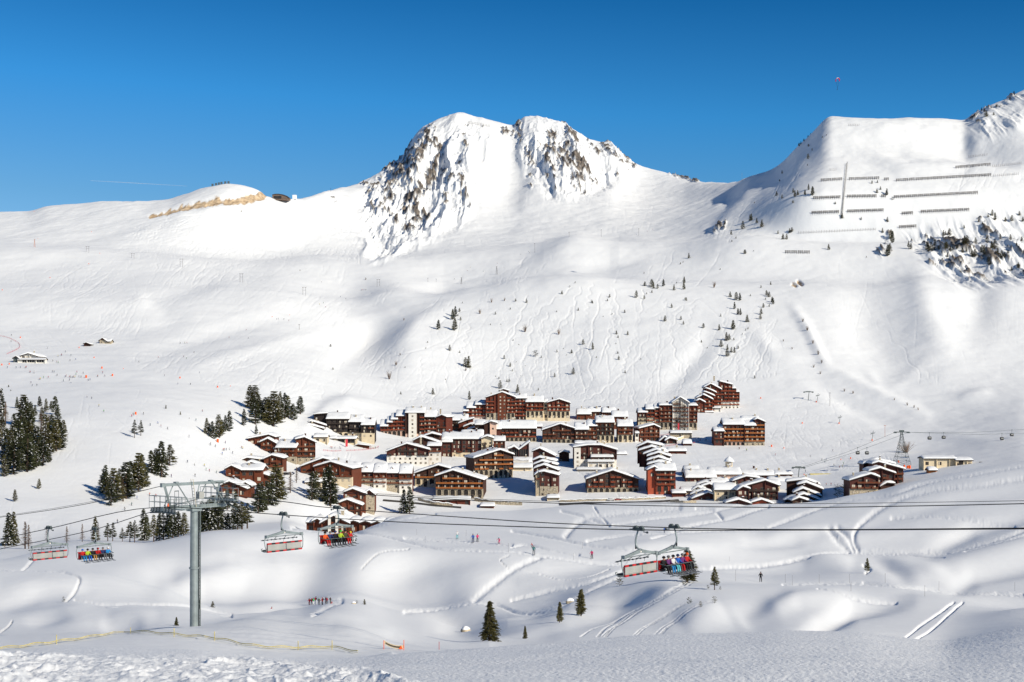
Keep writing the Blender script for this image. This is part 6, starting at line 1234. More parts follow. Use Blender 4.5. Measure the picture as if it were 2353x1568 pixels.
chair(B1, 1466, 1218, True, 'empty chair seen from behind at the right, grey back with red and black pads'); chair(B1, 650, 1183.6, True, 'empty chair seen from behind, just right of the pylon'); chair(B1, 112, 1215, True, 'empty chair seen from behind at the far left')
def riders(Bp, px, py, spec, where, lab):
    r = chair(Bp, px, py, False, lab); rot = Matrix.Rotation(ANG + math.pi, 3, 'Z')
    for k, (jk, tr, hl, txt) in enumerate(spec):
        if jk is None: continue
        x = -1.72 + .05 + (k+.5)*(3.34)/6       # local +x is the viewer's left for a chair coming towards the viewer
        x = -x
        sc = .72 if 'child' in txt else .92
        p = r.location + rot @ Vector((x, .02, -2.55 + .02)); o = person(p, 'sit', jk, tr, 'person riding %s: %s' % (where, txt), 'riders on the chairlift', ANG + math.pi, sc, hl, True)
riders(B2, 1550, 1213.3, [('black','black','black','all in black, leftmost on the chair'), ('purple','sky','grey','purple jacket and sky blue trousers'), ('white','cyan','black','white jacket and pale trousers'), ('blue','red','navy','royal blue jacket and red trousers'), ('purple','black','grey','dark plum jacket with grey helmet'), ('red','black','orange','red jacket with orange helmet')], 'the right hand chair', 'occupied chair with six skiers at the right, in front of the dark pine')
riders(B2, 775, 1169, [('orange','red','black','orange jacket and red trousers, leftmost'), ('navy','black','grey','dark blue jacket and black trousers'), ('black','black','navy','all in black, third from the left'), ('lime','black','green','yellow green jacket and black trousers'), ('olive','red','black','olive jacket and bright red trousers'), ('red','white','yellow','child in red and white with yellow helmet')], 'the middle chair', 'occupied chair with skiers on red seats, in front of the long low brown row')
riders(B2, 218, 1217, [('red','sky','blue','red jacket and sky blue trousers'), ('lime','blue','black','yellow green jacket and blue trousers'), ('black','tan','black','black jacket and tan trousers'), ('red','black','red','red jacket and black trousers'), ('navy','grey','grey','navy jacket and grey trousers'), ('sky','black','white','light blue jacket with white helmet')], 'the left chair', 'occupied chair with a full row of skiers at the left')
# pylon
pb = on_line(B1 + NV*3.17, 446, 1165); gz = G(446, 1438, dmin=90); pb.z = gz.z + (gz.y-pb.y)*0
base = at(446, 1438, pb.y); base.x = pb.x
T_ = empty('lift_pylon', base, ANG); tag(T_, 'tall galvanised chairlift pylon with ladder, catwalks and wheel trains', 'lift pylon')
zc = on_line(B1, 376, 1166).z - base.z; H = zc - .25
b = MB(); b.tube([(0,0,-1.5),(0,0,H*.49)], [.35,.34], 28, 0, cap=False); b.tube([(0,0,H*.49),(0,0,H)], [.34,.31], 28, 0, cap=False); po = b.build('pole', M['steel'], T_, smooth=True)
b = MB(); b.tube([(0,0,H*.49-.07),(0,0,H*.49+.07)], .42, 28); b.tube([(0,0,H*.35),(0,0,H*.35+.03)], .36, 20); b.tube([(0,0,H*.8),(0,0,H*.8+.03)], .34, 20); b.build('flange', M['steel'], po)
lx, ly = .32, -.52        # ladder sits on the side that faces right of the viewer
lrot = math.radians(38)-ANG
b = MB()
for s in (-.17, .17): b.tube([(.47, s, -.5), (.47, s, H+.2)], .028, 6)
k = 0.0
while k < H: b.tube([(.47,-.17,k),(.47,.17,k)], .02, 5); k += .28
b.box(.42,.44,-.12,.12,-.5,H,0)
for q in (.18,.38,.6,.8): b.box(.30,.5,-.2,.2,H*q,H*q+.06,0)
o = b.build('ladder', M['steel_dark'], T_); o.rotation_euler.z = lrot
b = MB(); b.tube([(.60,.0,-.2),(.60,.0,H)], .015, 5); o = b.build('fall_arrest_rail', M['steel'], T_); o.rotation_euler.z = lrot
b = MB(); b.box(.505,.52,-.14,.14,1.35,2.15,0); b.box(.521,.525,-.10,.10,1.42,1.62,1); b.box(.521,.525,-.10,.10,1.75,1.85,1); b.box(.521,.525,-.05,.05,1.92,2.05,1); o = b.build('warning_sign', [M['white'], M['pad_red']], T_); o.rotation_euler.z = lrot
AW = 3.17
b = MB(); b.box(-AW-.1, AW+.1, -.16, .16, H-.05, H+.28, 0); b.box(-.5,.5,-.42,.42,H-.25,H+.05,0); b.box(-AW,AW,-.46,-.42,H+.02,H+.10,0); b.box(-AW,AW,.42,.46,H+.02,H+.10,0)
for k in range(18): x = -AW + .18+k*.36; b.box(x-.02,x+.02,-.42,.42,H+.04,H+.07,0)
b.build('crossarm', M['steel'], T_)
for sx in (-1, 1):
    dzz = 0 if sx < 0 else on_line(B2, 506, 1138.5).z - on_line(B1, 376, 1166).z
    b = MB(); b.tube([(sx*AW+.0,-1.75,zc-.48),(sx*AW,0,zc-.42+dzz),(sx*AW,1.75,zc-.52+dzz*1.3)], .07, 6)
    for k in range(4): y = -1.3+k*.87; b.box(sx*AW-.05, sx*AW+.05, y-.36, y+.36, zc-.40+dzz*.7, zc-.30+dzz*.7, 0)
    sf = b.build('sheave_frame', M['steel_dark'], T_)
    for k in range(8):
        y = -1.40 + k*.40; w = MB(); w.tube([(-.06,0,0),(.06,0,0)], .19, 18, 0); w.tube([(-.075,0,0),(.075,0,0)], .13, 16, 1); w.tube([(-.09,0,0),(.09,0,0)], .04, 8, 0)
        w.build('sheave_wheel', [M['steel_dark'], M['panel']], T_, loc=(sx*AW, y, zc-.20+dzz*.8-abs(y)*.03))
    b = MB(); cx = sx*(AW+.0) + .55*sx*(-1 if sx < 0 else 1); x0, x1 = (sx*AW-.75, sx*AW-.25) if sx > 0 else (sx*AW+.25, sx*AW+.75); x1 += 0; z0 = H+.10+dzz*.8
    b.box(x0,x1,-2.2,2.2,z0-.05,z0,0)
    for y in (-2.2,-1.45,-.7,.0,.7,1.45,2.2):
        for x in (x0, x1): b.tube([(x,y,z0),(x,y,z0+1.0)], .02, 5)
    for z in (.5, 1.0):
        for x in (x0, x1): b.tube([(x,-2.2,z0+z),(x,2.2,z0+z)], .02, 5)
        for y in (-2.2, 2.2): b.tube([(x0,y,z0+z),(x1,y,z0+z)], .02, 5)
    b.build('catwalk', M['steel'], T_)
b = MB(); zb = H+1.95
for s in (-1, 1):
    for z in (.55, 1.0): b.tube([(-AW+.8, s*.44, H+.1+z*.7),(AW-.8, s*.44, H+.1+z*.7)], .018, 5)
    for k in range(9): x = -AW+.8+k*(2*AW-1.6)/8; b.tube([(x,s*.44,H+.1),(x,s*.44,H+.8)], .016, 5)
b.build('railing', M['steel'], T_)
b = MB(); b.box(-AW-.15, AW-.1, -.11, .11, zb, zb+.24, 0); b.box(-AW-.2,-AW+.1,-.14,.14,zb-.06,zb+.28,0)
for x in (-1.85, 1.75): b.box(x-.16,x+.16,-.17,.17,zb+.2,zb+.34,0)
def bar(p, q, r_): b.tube([p, q], r_, 6)
b.tube([(-AW+.15,0,zb+.05),(-AW+.7,0,H+.25)], .13, 4); b.tube([(AW-.5,0,zb),(AW-.9,0,H+.25)], .11, 4)
bar((-1.85,-.12,zb+.2),(-.35,-.30,H-.05),.05); bar((-2.1,.12,zb),(-2.9,.2,H+.3),.045); bar((1.75,-.12,zb+.2),(3.1,-.3,H+.2),.055); bar((1.3,.1,zb),(.7,.2,H+.8),.045); bar((.55,0,zb),(.35,0,H+1.2),.05)
b.build('lifting_frame', M['steel'], T_)
b = MB()
for y in (-.15,.15): b.tube([(-.05,y-.2,H+.1),(-.38,y-.2,zb+.5)], .028, 5)
for k in range(9): t = k/9; b.tube([(-.05-.33*t,-.35,H+.1+(zb+.4-H)*t),(-.05-.33*t,-.05,H+.1+(zb+.4-H)*t)], .018, 5)
b.build('top_ladder', M['yellow'], T_)
b = MB(); b.box(.35,.85,-.25,.2,H+.75,H+1.35,0); b.build('control_box', M['panel'], T_)
b = MB()
for z in (0,.45,.95,1.0): b.tube([(-2.15,-.2,H+.55+z),(-1.75,-.2,H+.55+z)], .02, 5)
for x in (-2.15,-1.75): b.tube([(x,-.2,H+.2),(x,-.2,H+1.55)], .02, 5)
b.build('guard_frame', M['steel_dark'], T_)
b = MB(); b.tube([(-2.75,-.1,H+.3),(-2.75,-.1,H+.55)], [.09,.03], 8); b.build('traffic_cone', M['orange_net'], T_)
b = MB(); b.box(-AW+.35,-AW+.95,-.5,-.44,H+.1,H+.42,0); b.build('plate', M['steel_dark'], T_)

# ------------------------------------------------------------------ avalanche barriers
VB = v2
rows = [((855,785),(1018,775),4,0),((1062,775),(1290,768),5,0),((1320,778),(1360,776),1,0),((1408,786),(1550,776),3,0),((1552,777),(2110,745),12,1),((1845,690),(2105,668),6,1),((800,915),(1005,908),5,0),((1048,903),(1270,900),6,0),((1300,901),(1340,900),1,0),((1392,908),(2015,875),14,0),((788,1024),(995,1016),5,0),((1050,1013),(1322,1004),6,0),((1450,1029),(1535,1024),2,1),((1590,1016),(1952,1000),8,0),((1430,1129),(1560,1122),3,1),((592,1313),(780,1315),4,0)]
names = ['top row, left of the long snow fence','top row, right of the snow fence','top row, the single short one','top row, before the long solid run','top row, the long solid run','highest on the right','second row, left of the snow fence','second row, right of the snow fence','second row, the single short one','second row, the longest line','third row, left of the snow fence','third row, right of the snow fence','third row, short middle one','third row, right hand line of eight','short one by itself above the crags','lowest short line of four on the spur']
for (a, c, n, solid), nm in zip(rows, names):
    (xa, ya, _), (xb, yb, _) = VB([(a[0], a[1], 0), (c[0], c[1], 0)]); r0 = G((xa+xb)/2, (ya+yb)/2, dmin=1200); r = empty('avalanche_barrier', r0); tag(r, 'dark avalanche barrier, '+nm, 'avalanche barrier', 'avalanche barriers on the right hand face')
    for k in range(n):
        t0, t1 = (k+.04)/n, (k+.96 if not solid else k+1.03)/n
        p = G(xa+(xb-xa)*t0, ya+(yb-ya)*t0, dmin=1200) - r0; q = G(xa+(xb-xa)*t1, ya+(yb-ya)*t1, dmin=1200) - r0
        b = MB(); 
        for z in (1.2, 2.0, 2.8, 3.4): b.tube([p+Vector((0,-.5,z)), q+Vector((0,-.5,z))], .20, 4)
        for t in (.12,.5,.88): m = p.lerp(q, t); b.tube([m+Vector((0,-.3,-1)), m+Vector((0,-.5,3.9))], .18, 4); b.tube([m+Vector((0,-2.6,-2)), m+Vector((0,-.5,2.6))], .13, 4)
        b.build('panel', M['board'], r)
M['net'] = simple('snow_net', (.20,.18,.17), .8, .2, 1)
def netrow(a, c, n, label, conv=v2, h=3.0, r=.14):
    (xa, ya, _), (xb, yb, _) = conv([(a[0], a[1], 0), (c[0], c[1], 0)]); r0 = G((xa+xb)/2, (ya+yb)/2, dmin=1000); b = MB(); pr = None
    for k in range(n+1):
        t = k/n; p = G(xa+(xb-xa)*t, ya+(yb-ya)*t, dmin=1000) - r0; b.tube([p+Vector((0,0,-1)), p+Vector((.4,0,h+1))], r, 4)
        if pr is not None: b.tube([pr+Vector((0,0,h*.45)), p+Vector((0,0,h*.45))], r*.7, 4); b.tube([pr+Vector((0,0,h*.9)), p+Vector((0,0,h*.9))], r*.5, 4)
        pr = p
    o = b.build('snow_fence', M['net'], None, loc=r0); return tag(o, label, 'snow fence', None)
netrow((692,1172),(1262,1146),30,'thin wavering snow fence under the barriers on the right hand face'); netrow((1945,612),(2080,596),8,'short thin snow fence highest on the right hand face'); netrow((2120,682),(2330,660),14,'thin snow fence at the upper right edge, upper one'); netrow((2125,753),(2310,738),12,'thin snow fence at the upper right edge, lower one'); netrow((1062,380),(1140,380),6,'small snow fence near the white summit ridge'); netrow((920,708),(970,708),5,'tiny snow fence left of the steep comb fence', r=.1)
(xa, ya, _), (xb, yb, _) = v2([(1050,660,0),(1012,1050,0)]); r0 = G((xa+xb)/2, (ya+yb)/2, dmin=1200); b = MB(); pr = None
for k in range(41):
    t = k/40; p = G(xa+(xb-xa)*t, ya+(yb-ya)*t, dmin=1200) - r0; b.tube([p+Vector((-2.4,0,-.5)), p+Vector((2.0,0,3.6))], .16, 4); b.tube([p+Vector((0,0,-1)), p+Vector((.5,0,4.4))], .17, 4)
    if pr is not None: b.tube([pr+Vector((.2,0,2.5)), p+Vector((.2,0,2.5))], .16, 4)
    pr = p
tag(b.build('snow_fence', M['board'], None, loc=r0), 'tall comb shaped snow fence running steeply down between the barriers', 'snow fence')
netrow((892,165),(1050,192),14,'snow fence just under the rocky summit', lambda L_: [(796.6+.3126*a[0], 232.8+.3126*a[1], 0) for a in L_], 5, .2)
# poles
def pole(x, y, h, kind, label, group='masts on the slopes', mat='board', dmin=900):
    p = G(x, y, dmin=dmin); k = p.y/F; H_ = h*k; b = MB(); r = max(.13, .22*k/.5*.5)
    if kind == 'H':
        for s in (-1, 1): b.tube([(s*1.6,0,-1),(s*1.6,0,H_)], r, 5)
        b.tube([(-2.6,0,H_*.97),(2.6,0,H_*.97)], r, 5); b.tube([(-1.6,0,H_*.6),(1.6,0,H_*.6)], r*.6, 5)
    elif kind == 'A':
        for s in (-1, 1): b.tube([(s*H_*.12,0,-1),(0,0,H_)], r, 5)
        b.tube([(0,0,-1),(0,0,H_)], r, 5); b.tube([(-1,0,H_*.95),(1,0,H_*.95)], r, 5)
    elif kind == 'I': b.tube([(0,0,-1),(0,0,H_)], r, 5); b.tube([(-.9,0,H_*.97),(.9,0,H_*.97)], r, 5)
    elif kind == 'T': b.tube([(0,0,-1),(.8,0,H_)], [r*2.2,r*1.8], 8); b.box(-4,4.6,-.4,.4,H_-.5,H_+.2,0); b.box(-4,-3,-1.6,1.6,H_-.9,H_-.4,0); b.box(3.4,4.4,-1.6,1.6,H_-.9,H_-.4,0); b.box(-2,2,-.5,.5,H_+.3,H_+.6,0)
    elif kind == 'S': b.tube([(0,0,-1),(H_*.16,0,H_)], r*1.3, 6); b.box(-H_*.12,H_*.28,-.2,.2,H_*.72,H_*.78,0); b.tube([(H_*.05,0,H_*.72),(-H_*.12,0,H_*.60)], r, 5); b.tube([(H_*.28,0,H_*.78),(H_*.34,0,H_*.9)], r, 5)
    o = b.build('lift_mast' if kind in 'TS' else 'utility_pole', M[mat], None, loc=p); tag(o, label, 'lift mast' if kind in 'TS' else 'pole', group)
    return o
for i, (x, y, h, kd, mt) in enumerate(sorted([(.3517*226, 367.6+.3517*572, 19, 'A', 'orange_wood'), (.3517*572, 367.6+.3517*605, 14, 'H', 'board'), (.3517*867, 367.6+.3517*642, 11, 'H', 'board'), (.3517*1185, 367.6+.3517*698, 18, 'H', 'board'), (.3517*1577, 367.6+.3517*800, 20, 'H', 'board'), (.3517*1988, 367.6+.3517*885, 19, 'H', 'board'), (.3517*1955, 367.6+.3517*1110, 12, 'I', 'board')] +
    [(796.6+.3126*a, 232.8+.3126*b_, h*.3126, kd, 'board') for a, b_, h, kd in [(233,1362,52,'H'),(597,1330,30,'I'),(658,1330,24,'I'),(843,1345,50,'A'),(1103,1275,62,'A'),(1383,1115,70,'I'),(1635,998,36,'I'),(1871,998,54,'I'),(2147,990,54,'I')]] + [(760,441,8,'I','board'),(1705,418,20,'I','steel')])):
    M.setdefault('orange_wood', simple('orange_poles', (.45,.14,.05), .7, .1, 1)); pole(x, y, h, kd, 'slender pole on the high slopes, %s from the left' % ordinal(i+1), 'poles on the high slopes', mt)
for x, y, h, kd, mt, lb in [(1857,920.5,20,'T','steel_dark','grey two armed drag lift mast above the right hand piste'), (1877,924,20,'S','steel_dark','slanted lift mast with orange base pad, highest of the slanted ones'), (1907,932.5,30,'I','board','tall wooden pole right of the slanted lift mast'), (1928,974,20,'S','steel_dark','slanted lift mast in the middle of the right hand piste'), (2003,1013,23,'S','steel_dark','slanted lift mast lowest on the right hand piste'), (2033.5,1004,27,'I','orange_wood','reddish wooden pole near the lattice pylon'), (1834,1098,24,'T','steel_dark','gondola mast with a cross head beside the arcade roof')]:
    pole(x, y, h, kd, lb, None, mt, 600)
# lattice pylon
p = G(2072, 1070, dmin=650); k = p.y/F; H_ = 76*k; t = empty('lattice_pylon', p); tag(t, 'tall steel lattice pylon of the gondola line at the right', 'lift pylon')
b = MB()
def corner(i, z): w_ = 4.6*(1-z)**1.3+.55; return Vector((w_*(1 if i in (1,2) else -1), w_*(1 if i > 1 else -1), z*H_))
lv = [0,.14,.27,.39,.5,.6,.7,.79,.88,1]
for i in range(4):
    for a, c in zip(lv[:-1], lv[1:]):
        b.tube([corner(i,a)-Vector((0,0,1 if a==0 else 0)), corner(i,c)], .11, 4); b.tube([corner(i,a), corner((i+1)%4,c)], .06, 4); b.tube([corner((i+1)%4,a), corner(i,c)], .06, 4); b.tube([corner(i,c), corner((i+1)%4,c)], .06, 4)
b.build('lattice', M['steel_dark'], t)
b = MB(); b.box(-5,5,-.4,.4,H_,H_+.5,0); b.box(-5.2,-3.6,-1.5,1.5,H_-.5,H_-.1,0); b.box(3.6,5.2,-1.5,1.5,H_-.5,H_-.1,0); b.box(-1.5,1.5,-.4,.4,H_+.5,H_+1.5,0); b.build('crossarm', M['steel_dark'], t)
top = p + Vector((0,0,H_))
v5 = lambda a, c: (1617.6+.3126*a, 612.7+.3126*c)
for sx, nm in ((-4.4,'left'),(4.4,'right')):
    for dz, q, nm2 in ((.3, 1190, 'upper'), (-.3, 1158, 'lower')):
        e = at(v5(2480, 0)[0], v5(0, 1190 + (30 if sx > 0 else 0))[1], p.y+110); s = top + Vector((sx,0,0)); l = at(1834+sx*.8, 1078, G(1834,1098,dmin=600).y)
        if dz < 0: continue
        b = MB(); b.tube([l, l.lerp(s,.5)-Vector((0,0,1.2)), s, s.lerp(e,.5)-Vector((0,0,1.5)), e], .09, 5); tag(b.build('gondola_cable', M['steel_dark'], None), 'gondola cable over the lattice pylon, %s hand strand' % nm, 'cable', 'gondola cables')
# the cabins hang from those strands
def cabin(px, py, sx, label):
    s = top + Vector((sx,0,0)); 
    if px > 2072: e = at(v5(2480, 0)[0], v5(0, 1190 + (30 if sx > 0 else 0))[1], p.y+110); A_, C_ = s, e; mid = -1.5
    else: A_, C_ = at(1834+sx*.8, 1078, G(1834,1098,dmin=600).y), s; mid = -1.2
    lo, hi = 0.0, 1.0
    for _ in range(40):
        m = (lo+hi)/2; w_ = A_.lerp(C_, m); x = CX + w_.x/w_.y*F
        if x < px: lo = m
        else: hi = m
    w_ = A_.lerp(C_, lo); w_.z += mid*2*min(lo, 1-lo)
    r = empty('gondola_cabin', w_); tag(r, label, 'gondola cabin', 'gondola cabins')
    b = MB(); b.tube([(0,0,.1),(0,.25,-1.2),(0,0,-2.2)], .09, 5); b.box(-.5,.5,-.15,.15,-.1,.25,0); b.build('hanger', M['steel_dark'], r)
    b = MB(); b.prism([(-.85,-2.3),(-1.15,-3.0),(-1.1,-3.9),(-.8,-4.4),(.8,-4.4),(1.1,-3.9),(1.15,-3.0),(.85,-2.3)], -.95, .95, 0); b.build('cabin_shell', M['pad_black'], r)
    b = MB(); b.box(-.9,.9,-.99,-.96,-3.5,-2.8,0); b.build('window', M['panel'], r)
for px, sx, lb in [(v5(1658,0)[0],4.4,'gondola cabin nearest the lattice pylon on its right'),(v5(1762,0)[0],-4.4,'gondola cabin second right of the lattice pylon'),(v5(2190,0)[0],4.4,'gondola cabin second from the right edge'),(v5(2263,0)[0],-4.4,'gondola cabin closest to the right edge'),(v5(1130,0)[0],-4.4,'gondola cabin farthest left of the lattice pylon'),(v5(1198,0)[0],4.4,'gondola cabin left of the lattice pylon, nearer one')]: cabin(px, 0, sx, lb)

# ------------------------------------------------------------------ pads, markers, nets
def padm():
    b = MB(); b.tube([(0,0,-.2),(0,0,2.2)], .75, 10); me = bpy.data.meshes.new('safety_pad'); me.from_pydata(b.v, [], b.f); me.materials.append(M['orange_net']); return me
PAD = padm(); pads = [(.3517*a, 367.6+.3517*c, s) for a, c, s in [(133,1164,1),(327,772,.8),(15,852,.8),(580,681,.8),(517,1229,.8),(615,1295,.8),(666,1364,1.2),(735,1412,1.2),(563,1424,1.5),(1176,1428,1),(1422,1488,1),(1505,1480,.5),(1778,1028,.7),(1892,1015,.5),(806,1366,.5),(12,1343,1),(60,1337,.9),(598,472,.7),(248,515,.5),(652,612,.6),(222,338,.5)]] + [(.2814*1108, 845.6+.2814*381, 1.2),(459.6+.1954*208,845.6+.1954*875,1.5)] + [(1685+.1954*a, 906.9+.1954*c, s) for a, c, s in [(323,48,1),(810,342,1),(450,615,1.2),(595,634,.7),(1380,757,.9),(1265,770,.6),(832,946,.6),(1942,800,1.2),(2075,872,1.6),(2050,868,1.4),(2010,860,1.4),(975,92,1),(1243,345,1),(1632,545,1)]]
for i, (x, y, s) in enumerate(sorted(pads)):
    p = G(x, y, dmin=560); o = link('safety_pad', PAD, None, p, 0, s*.58); tag(o, 'small orange safety pad on the piste, %s from the left' % ordinal(i+1), 'safety pad', 'orange safety pads on the pistes')
b = MB(); r0 = G(500, 1473, dmin=60); pr = None
pts = smoothline([(-60,1499),(0,1496),(77,1487),(180,1473),(300,1456),(400,1463),(493,1472),(588,1490),(685,1494),(763,1493),(822,1503)], 8); M['straw'] = simple('yellow_rope_net', (.55,.46,.16), .8, .25, 3)
for i, (x, y) in enumerate(pts):
    q = G(float(x), float(y), dmin=60, dmax=200) - r0 + Vector((0,0,.22 + .05*math.sin(i*.8)))
    if pr is not None: b.tube([pr, q], .03, 5); b.tube([pr-Vector((0,0,.10)), q-Vector((0,0,.10))], .016, 4)
    pr = q
nt_ = b.build('rope_line', M['straw'], None, loc=r0); tag(nt_, 'sagging yellow rope netting along the groomed track in front', 'rope net')
for i, (x, y) in enumerate([(130,1480),(300,1456),(400,1463),(493,1472),(685,1494),(763,1493)]):
    q = G(x, y, dmin=60, dmax=200) - r0; b = MB(); b.tube([q-Vector((0,0,.4)), q+Vector((0,0,.62))], .03, 5); b.build('stake', M['straw'], nt_)
q = G(905, 1492, dmin=50, dmax=200); r = empty('banner', q); tag(r, 'sagging pale banner with an orange triangle sign between two stakes', 'banner'); k = q.y/F
b = MB(); W_ = 23*k
for i in range(14):
    x0, x1 = -W_+2*W_*i/14, -W_+2*W_*(i+1)/14; f = lambda x: (-.05*x/W_ + .42*(x/W_)**2)*12*k + 2*k - x/W_*5*k
    b.quad((x0,0,f(x0)),(x1,0,f(x1)),(x1,0,f(x1)+8*k),(x0,0,f(x0)+8*k))
    b.quad((x1,.02,f(x1)),(x0,.02,f(x0)),(x0,.02,f(x0)+8*k),(x1,.02,f(x1)+8*k))
cl = b.build('cloth', M['cream'], r); b = MB()
for i in range(16): x = -W_*.8+i*W_*.09; z = f(x)+2.5*k; b.box(x, x+W_*.05, -.03, -.01, z, z+3.5*k, 0)
b.build('lettering', M['board'], cl)
b = MB(); b.prism([(W_*.5, f(W_*.6)-0*k),(W_*.9, f(W_*.9)-1*k),(W_*.72, f(W_*.7)+8*k)], -.06, -.03, 0); b.build('sign', M['orange_net'], r)
for x, hh in ((-W_,20),(W_,21)): b = MB(); b.tube([(x,0,-.5),(x,0,hh*k)], .025, 5); b.build('stake', M['orange_net'], r)
p = G(1009, 1493, dmin=50, dmax=200); b = MB(); b.tube([(0,0,-.5),(0,0,18*p.y/F)], .02, 5); tag(b.build('marker_pole', M['pad_red'], None, loc=p), 'single red marker pole right of the banner', 'marker pole')
mk = [(2880/1.632+.2736*a, 1103+.2736*c, h*.2736) for a, c, h in [(145,865,75),(205,887,90),(430,868,75),(686,868,80),(697,935,75),(984,865,80),(1317,980,95),(1436,935,85),(2073,935,75)]] + [(1176.6+.2576*a, 1164.4+.2576*c, h*.2576) for a, c, h in [(627,375,60),(548,475,65),(977,530,85),(1938,490,45),(1995,665,100)]] + [(588.3+.2771*a, 1133.6+.2771*c, h*.2771) for a, c, h in [(1332,345,50),(1742,355,50),(1403,410,55),(2095,490,75)]]
for i, (x, y, h) in enumerate(sorted(mk)):
    p = G(x, y, dmin=150); b = MB(); b.tube([(0,0,-.5),(0,0,h*p.y/F)], .022, 5); tag(b.build('piste_marker', M['net'], None, loc=p), 'thin grey piste marker pole on the near slopes, %s from the left' % ordinal(i+1), 'marker pole', 'thin piste marker poles')
# rocks in the foreground hollow
def rock_(x, y, h, label, dmin=60, snowy=True):
    p = G(x, y, dmin=dmin); k = p.y/F; s = h*k; r = empty('rock', p); tag(r, label, 'rock'); rr = random.Random(int(x))
    for nm, mt, sc, dz in (('boulder', 'stone', 1, 0), ('snow_cap', 'snow', .96, .16)):
        b = MB(); n = 16; m = 9
        for i in range(m):
            for j in range(n):
                ph = -math.pi/2*.5 + i*(math.pi*.75)/(m-1); a = 2*math.pi*j/n; q = (1+.22*math.sin(a*3+x)+.1*math.sin(a*5+ph*4))*sc
                if nm == 'snow_cap' and ph < .2: q *= .9
                b.v.append((math.cos(ph)*math.cos(a)*s*.8*q, math.cos(ph)*math.sin(a)*s*.8*q, (math.sin(ph)*.75+dz+.1)*s*(1 if nm != 'snow_cap' or ph > .2 else .55)))
        for i in range(m-1):
            for j in range(n): b.f.append((i*n+j, i*n+(j+1)%n, (i+1)*n+(j+1)%n, (i+1)*n+j)); b.m.append(0)
        b.build(nm, M[mt], r, smooth=True)
rock_(1069, 1452, 13, 'snow capped boulder left of the tall pointed spruce'); rock_(1310, 1386, 12, 'dark boulder between the two pines on the knoll', 100); rock_(813, 1388, 6, 'small snowy stone beside the hikers', 100)

# ------------------------------------------------------------------ far buildings
def B0(label, first, name, cat, d0=None): return Building(label, 0, first, name=name, cat=cat, d0=d0)
B = B0('white roofed slope restaurant with a crowded terrace and glazed ground floor at the left', (68,834), 'slope_restaurant', 'restaurant')
B.wing(50, 88, 826, [(40,821),(66,813),(92,821)], w='white', D=16, bal=.6, rail='rail_brown', bay=3.2, T=1.2, off=5)
w_ = B.wing(42, 104, 834, 826, 'S', ridge=824.5, w='white', D=4, bal=0, winf=0, T=.15, off=-1); W0, W1 = B.last[2], B.last[3]; b = MB()
for i in range(9): x = W0+4+(W1-W0-6)*i/8; b.box(x-.8, x+.8, -.08, -.02, .3, 2.1, 0)
b.build('glazing', [M['glass']], w_); B.wing(32, 44, 834, [(30,824),(38,819),(46,825)], w='steel_dark', D=6, bal=0, winf=0, T=.5); B.done()
B = B0('small timber hut with stone base and one white gable roof in the left hand pistes', (240,790), 'mountain_hut', 'hut')
B.wing(229, 245, 789.5, [(226,785),(236,777.5),(247,785)], w='wood_brown', base='stone', D=9, bal=0, T=.7, winf=.8); B.wing(245, 254, 789, 784.5, 'S', ridge=779, w='stone', D=8, bal=0, T=.7, off=.5); B.done()
B = B0('smaller plain hut below and left of the stone based hut', (201,796), 'mountain_hut', 'hut')
B.wing(194, 207, 796, [(189,792),(199,788),(209,792)], w='wood_dark', D=7, bal=0, T=.6, winf=.4); B.done()
B = B0('cream flat roofed pump station in two sections at the right edge of the village', (2180,1072), 'pump_station', 'building')
B.wing(2122, 2196, 1070, 1054, 'S', ridge=1050.5, w='cream', D=10, bal=0, T=.7, winf=.35, bay=4); B.wing(2196, 2234, 1073, 1057.5, 'S', ridge=1054, w='cream', D=10, bal=0, T=.7, winf=.6, off=-2, bay=3); 
b = MB(); b.box(0,2.6,-.12,0,0,4,0); b.box(12,14,-.12,0,0,3,0); b.build('door', M['dark'], B.last[0], loc=(-3,-.03,0)); B.done()
B = B0('small orange hut with snow cap and pads below the cream pump station', (2145,1086), 'lift_hut', 'hut')
B.wing(2134, 2152, 1085, 1080, 'S', ridge=1076, w='rail_orange', D=5, bal=0, T=.9, winf=.3); B.done()
q = G(671, 459, dmin=1500)
r0 = G(641, 461, dmin=1500); k = r0.y/F; R0 = empty('summit_restaurant', r0); tag(R0, 'curved roof summit restaurant with dark glazing on the left ridge', 'restaurant'); z9 = 920
vv = lambda x, y: ((x-641)*k, (461-y)*k)
pr = [vv(626,460),vv(625.5,448.5),vv(632,446.7),vv(640,446.5),vv(650,448),vv(660,451.5),vv(665.5,455.5),vv(664,460)]
b = MB(); M['cladding'] = simple('brown_cladding', (.17,.12,.095), .7, .2, 1); b.prism([(x, z) for x, z in pr][::-1], 0, 12, 0); b.build('wall', M['cladding'], R0)
b = MB(); rp_ = pr[1:7]
for (x0, z0), (x1, z1) in zip(rp_[:-1], rp_[1:]): b.prism([(x0,z0),(x1,z1),(x1,z1+.5),(x0,z0+.5)], -1.2, 12.5, 0)
b.build('roof', M['board'], R0)
b = MB()
for i in range(6): x0 = vv(629+i*3.0, 0)[0]; b.box(x0, x0+2.5*k, -.1, -.02, vv(0,457)[1], vv(0,450.5)[1], 0)
b.build('glazing', M['glass'], R0)
b = MB(); b.prism([vv(580,463.5),vv(600,463),vv(620,460.2),vv(665,459.5),vv(664,461.3),vv(645,461),vv(620,460.9),vv(600,464)], -5, 3, 0); b.build('terrace', M['cladding'], R0)
b = MB(); b.prism([vv(613,459.5),vv(614,456),vv(620,454.3),vv(626,455.5),vv(627.5,459.5)][::-1], 1, 8, 0); b.build('side_pavilion', M['cladding'], R0)
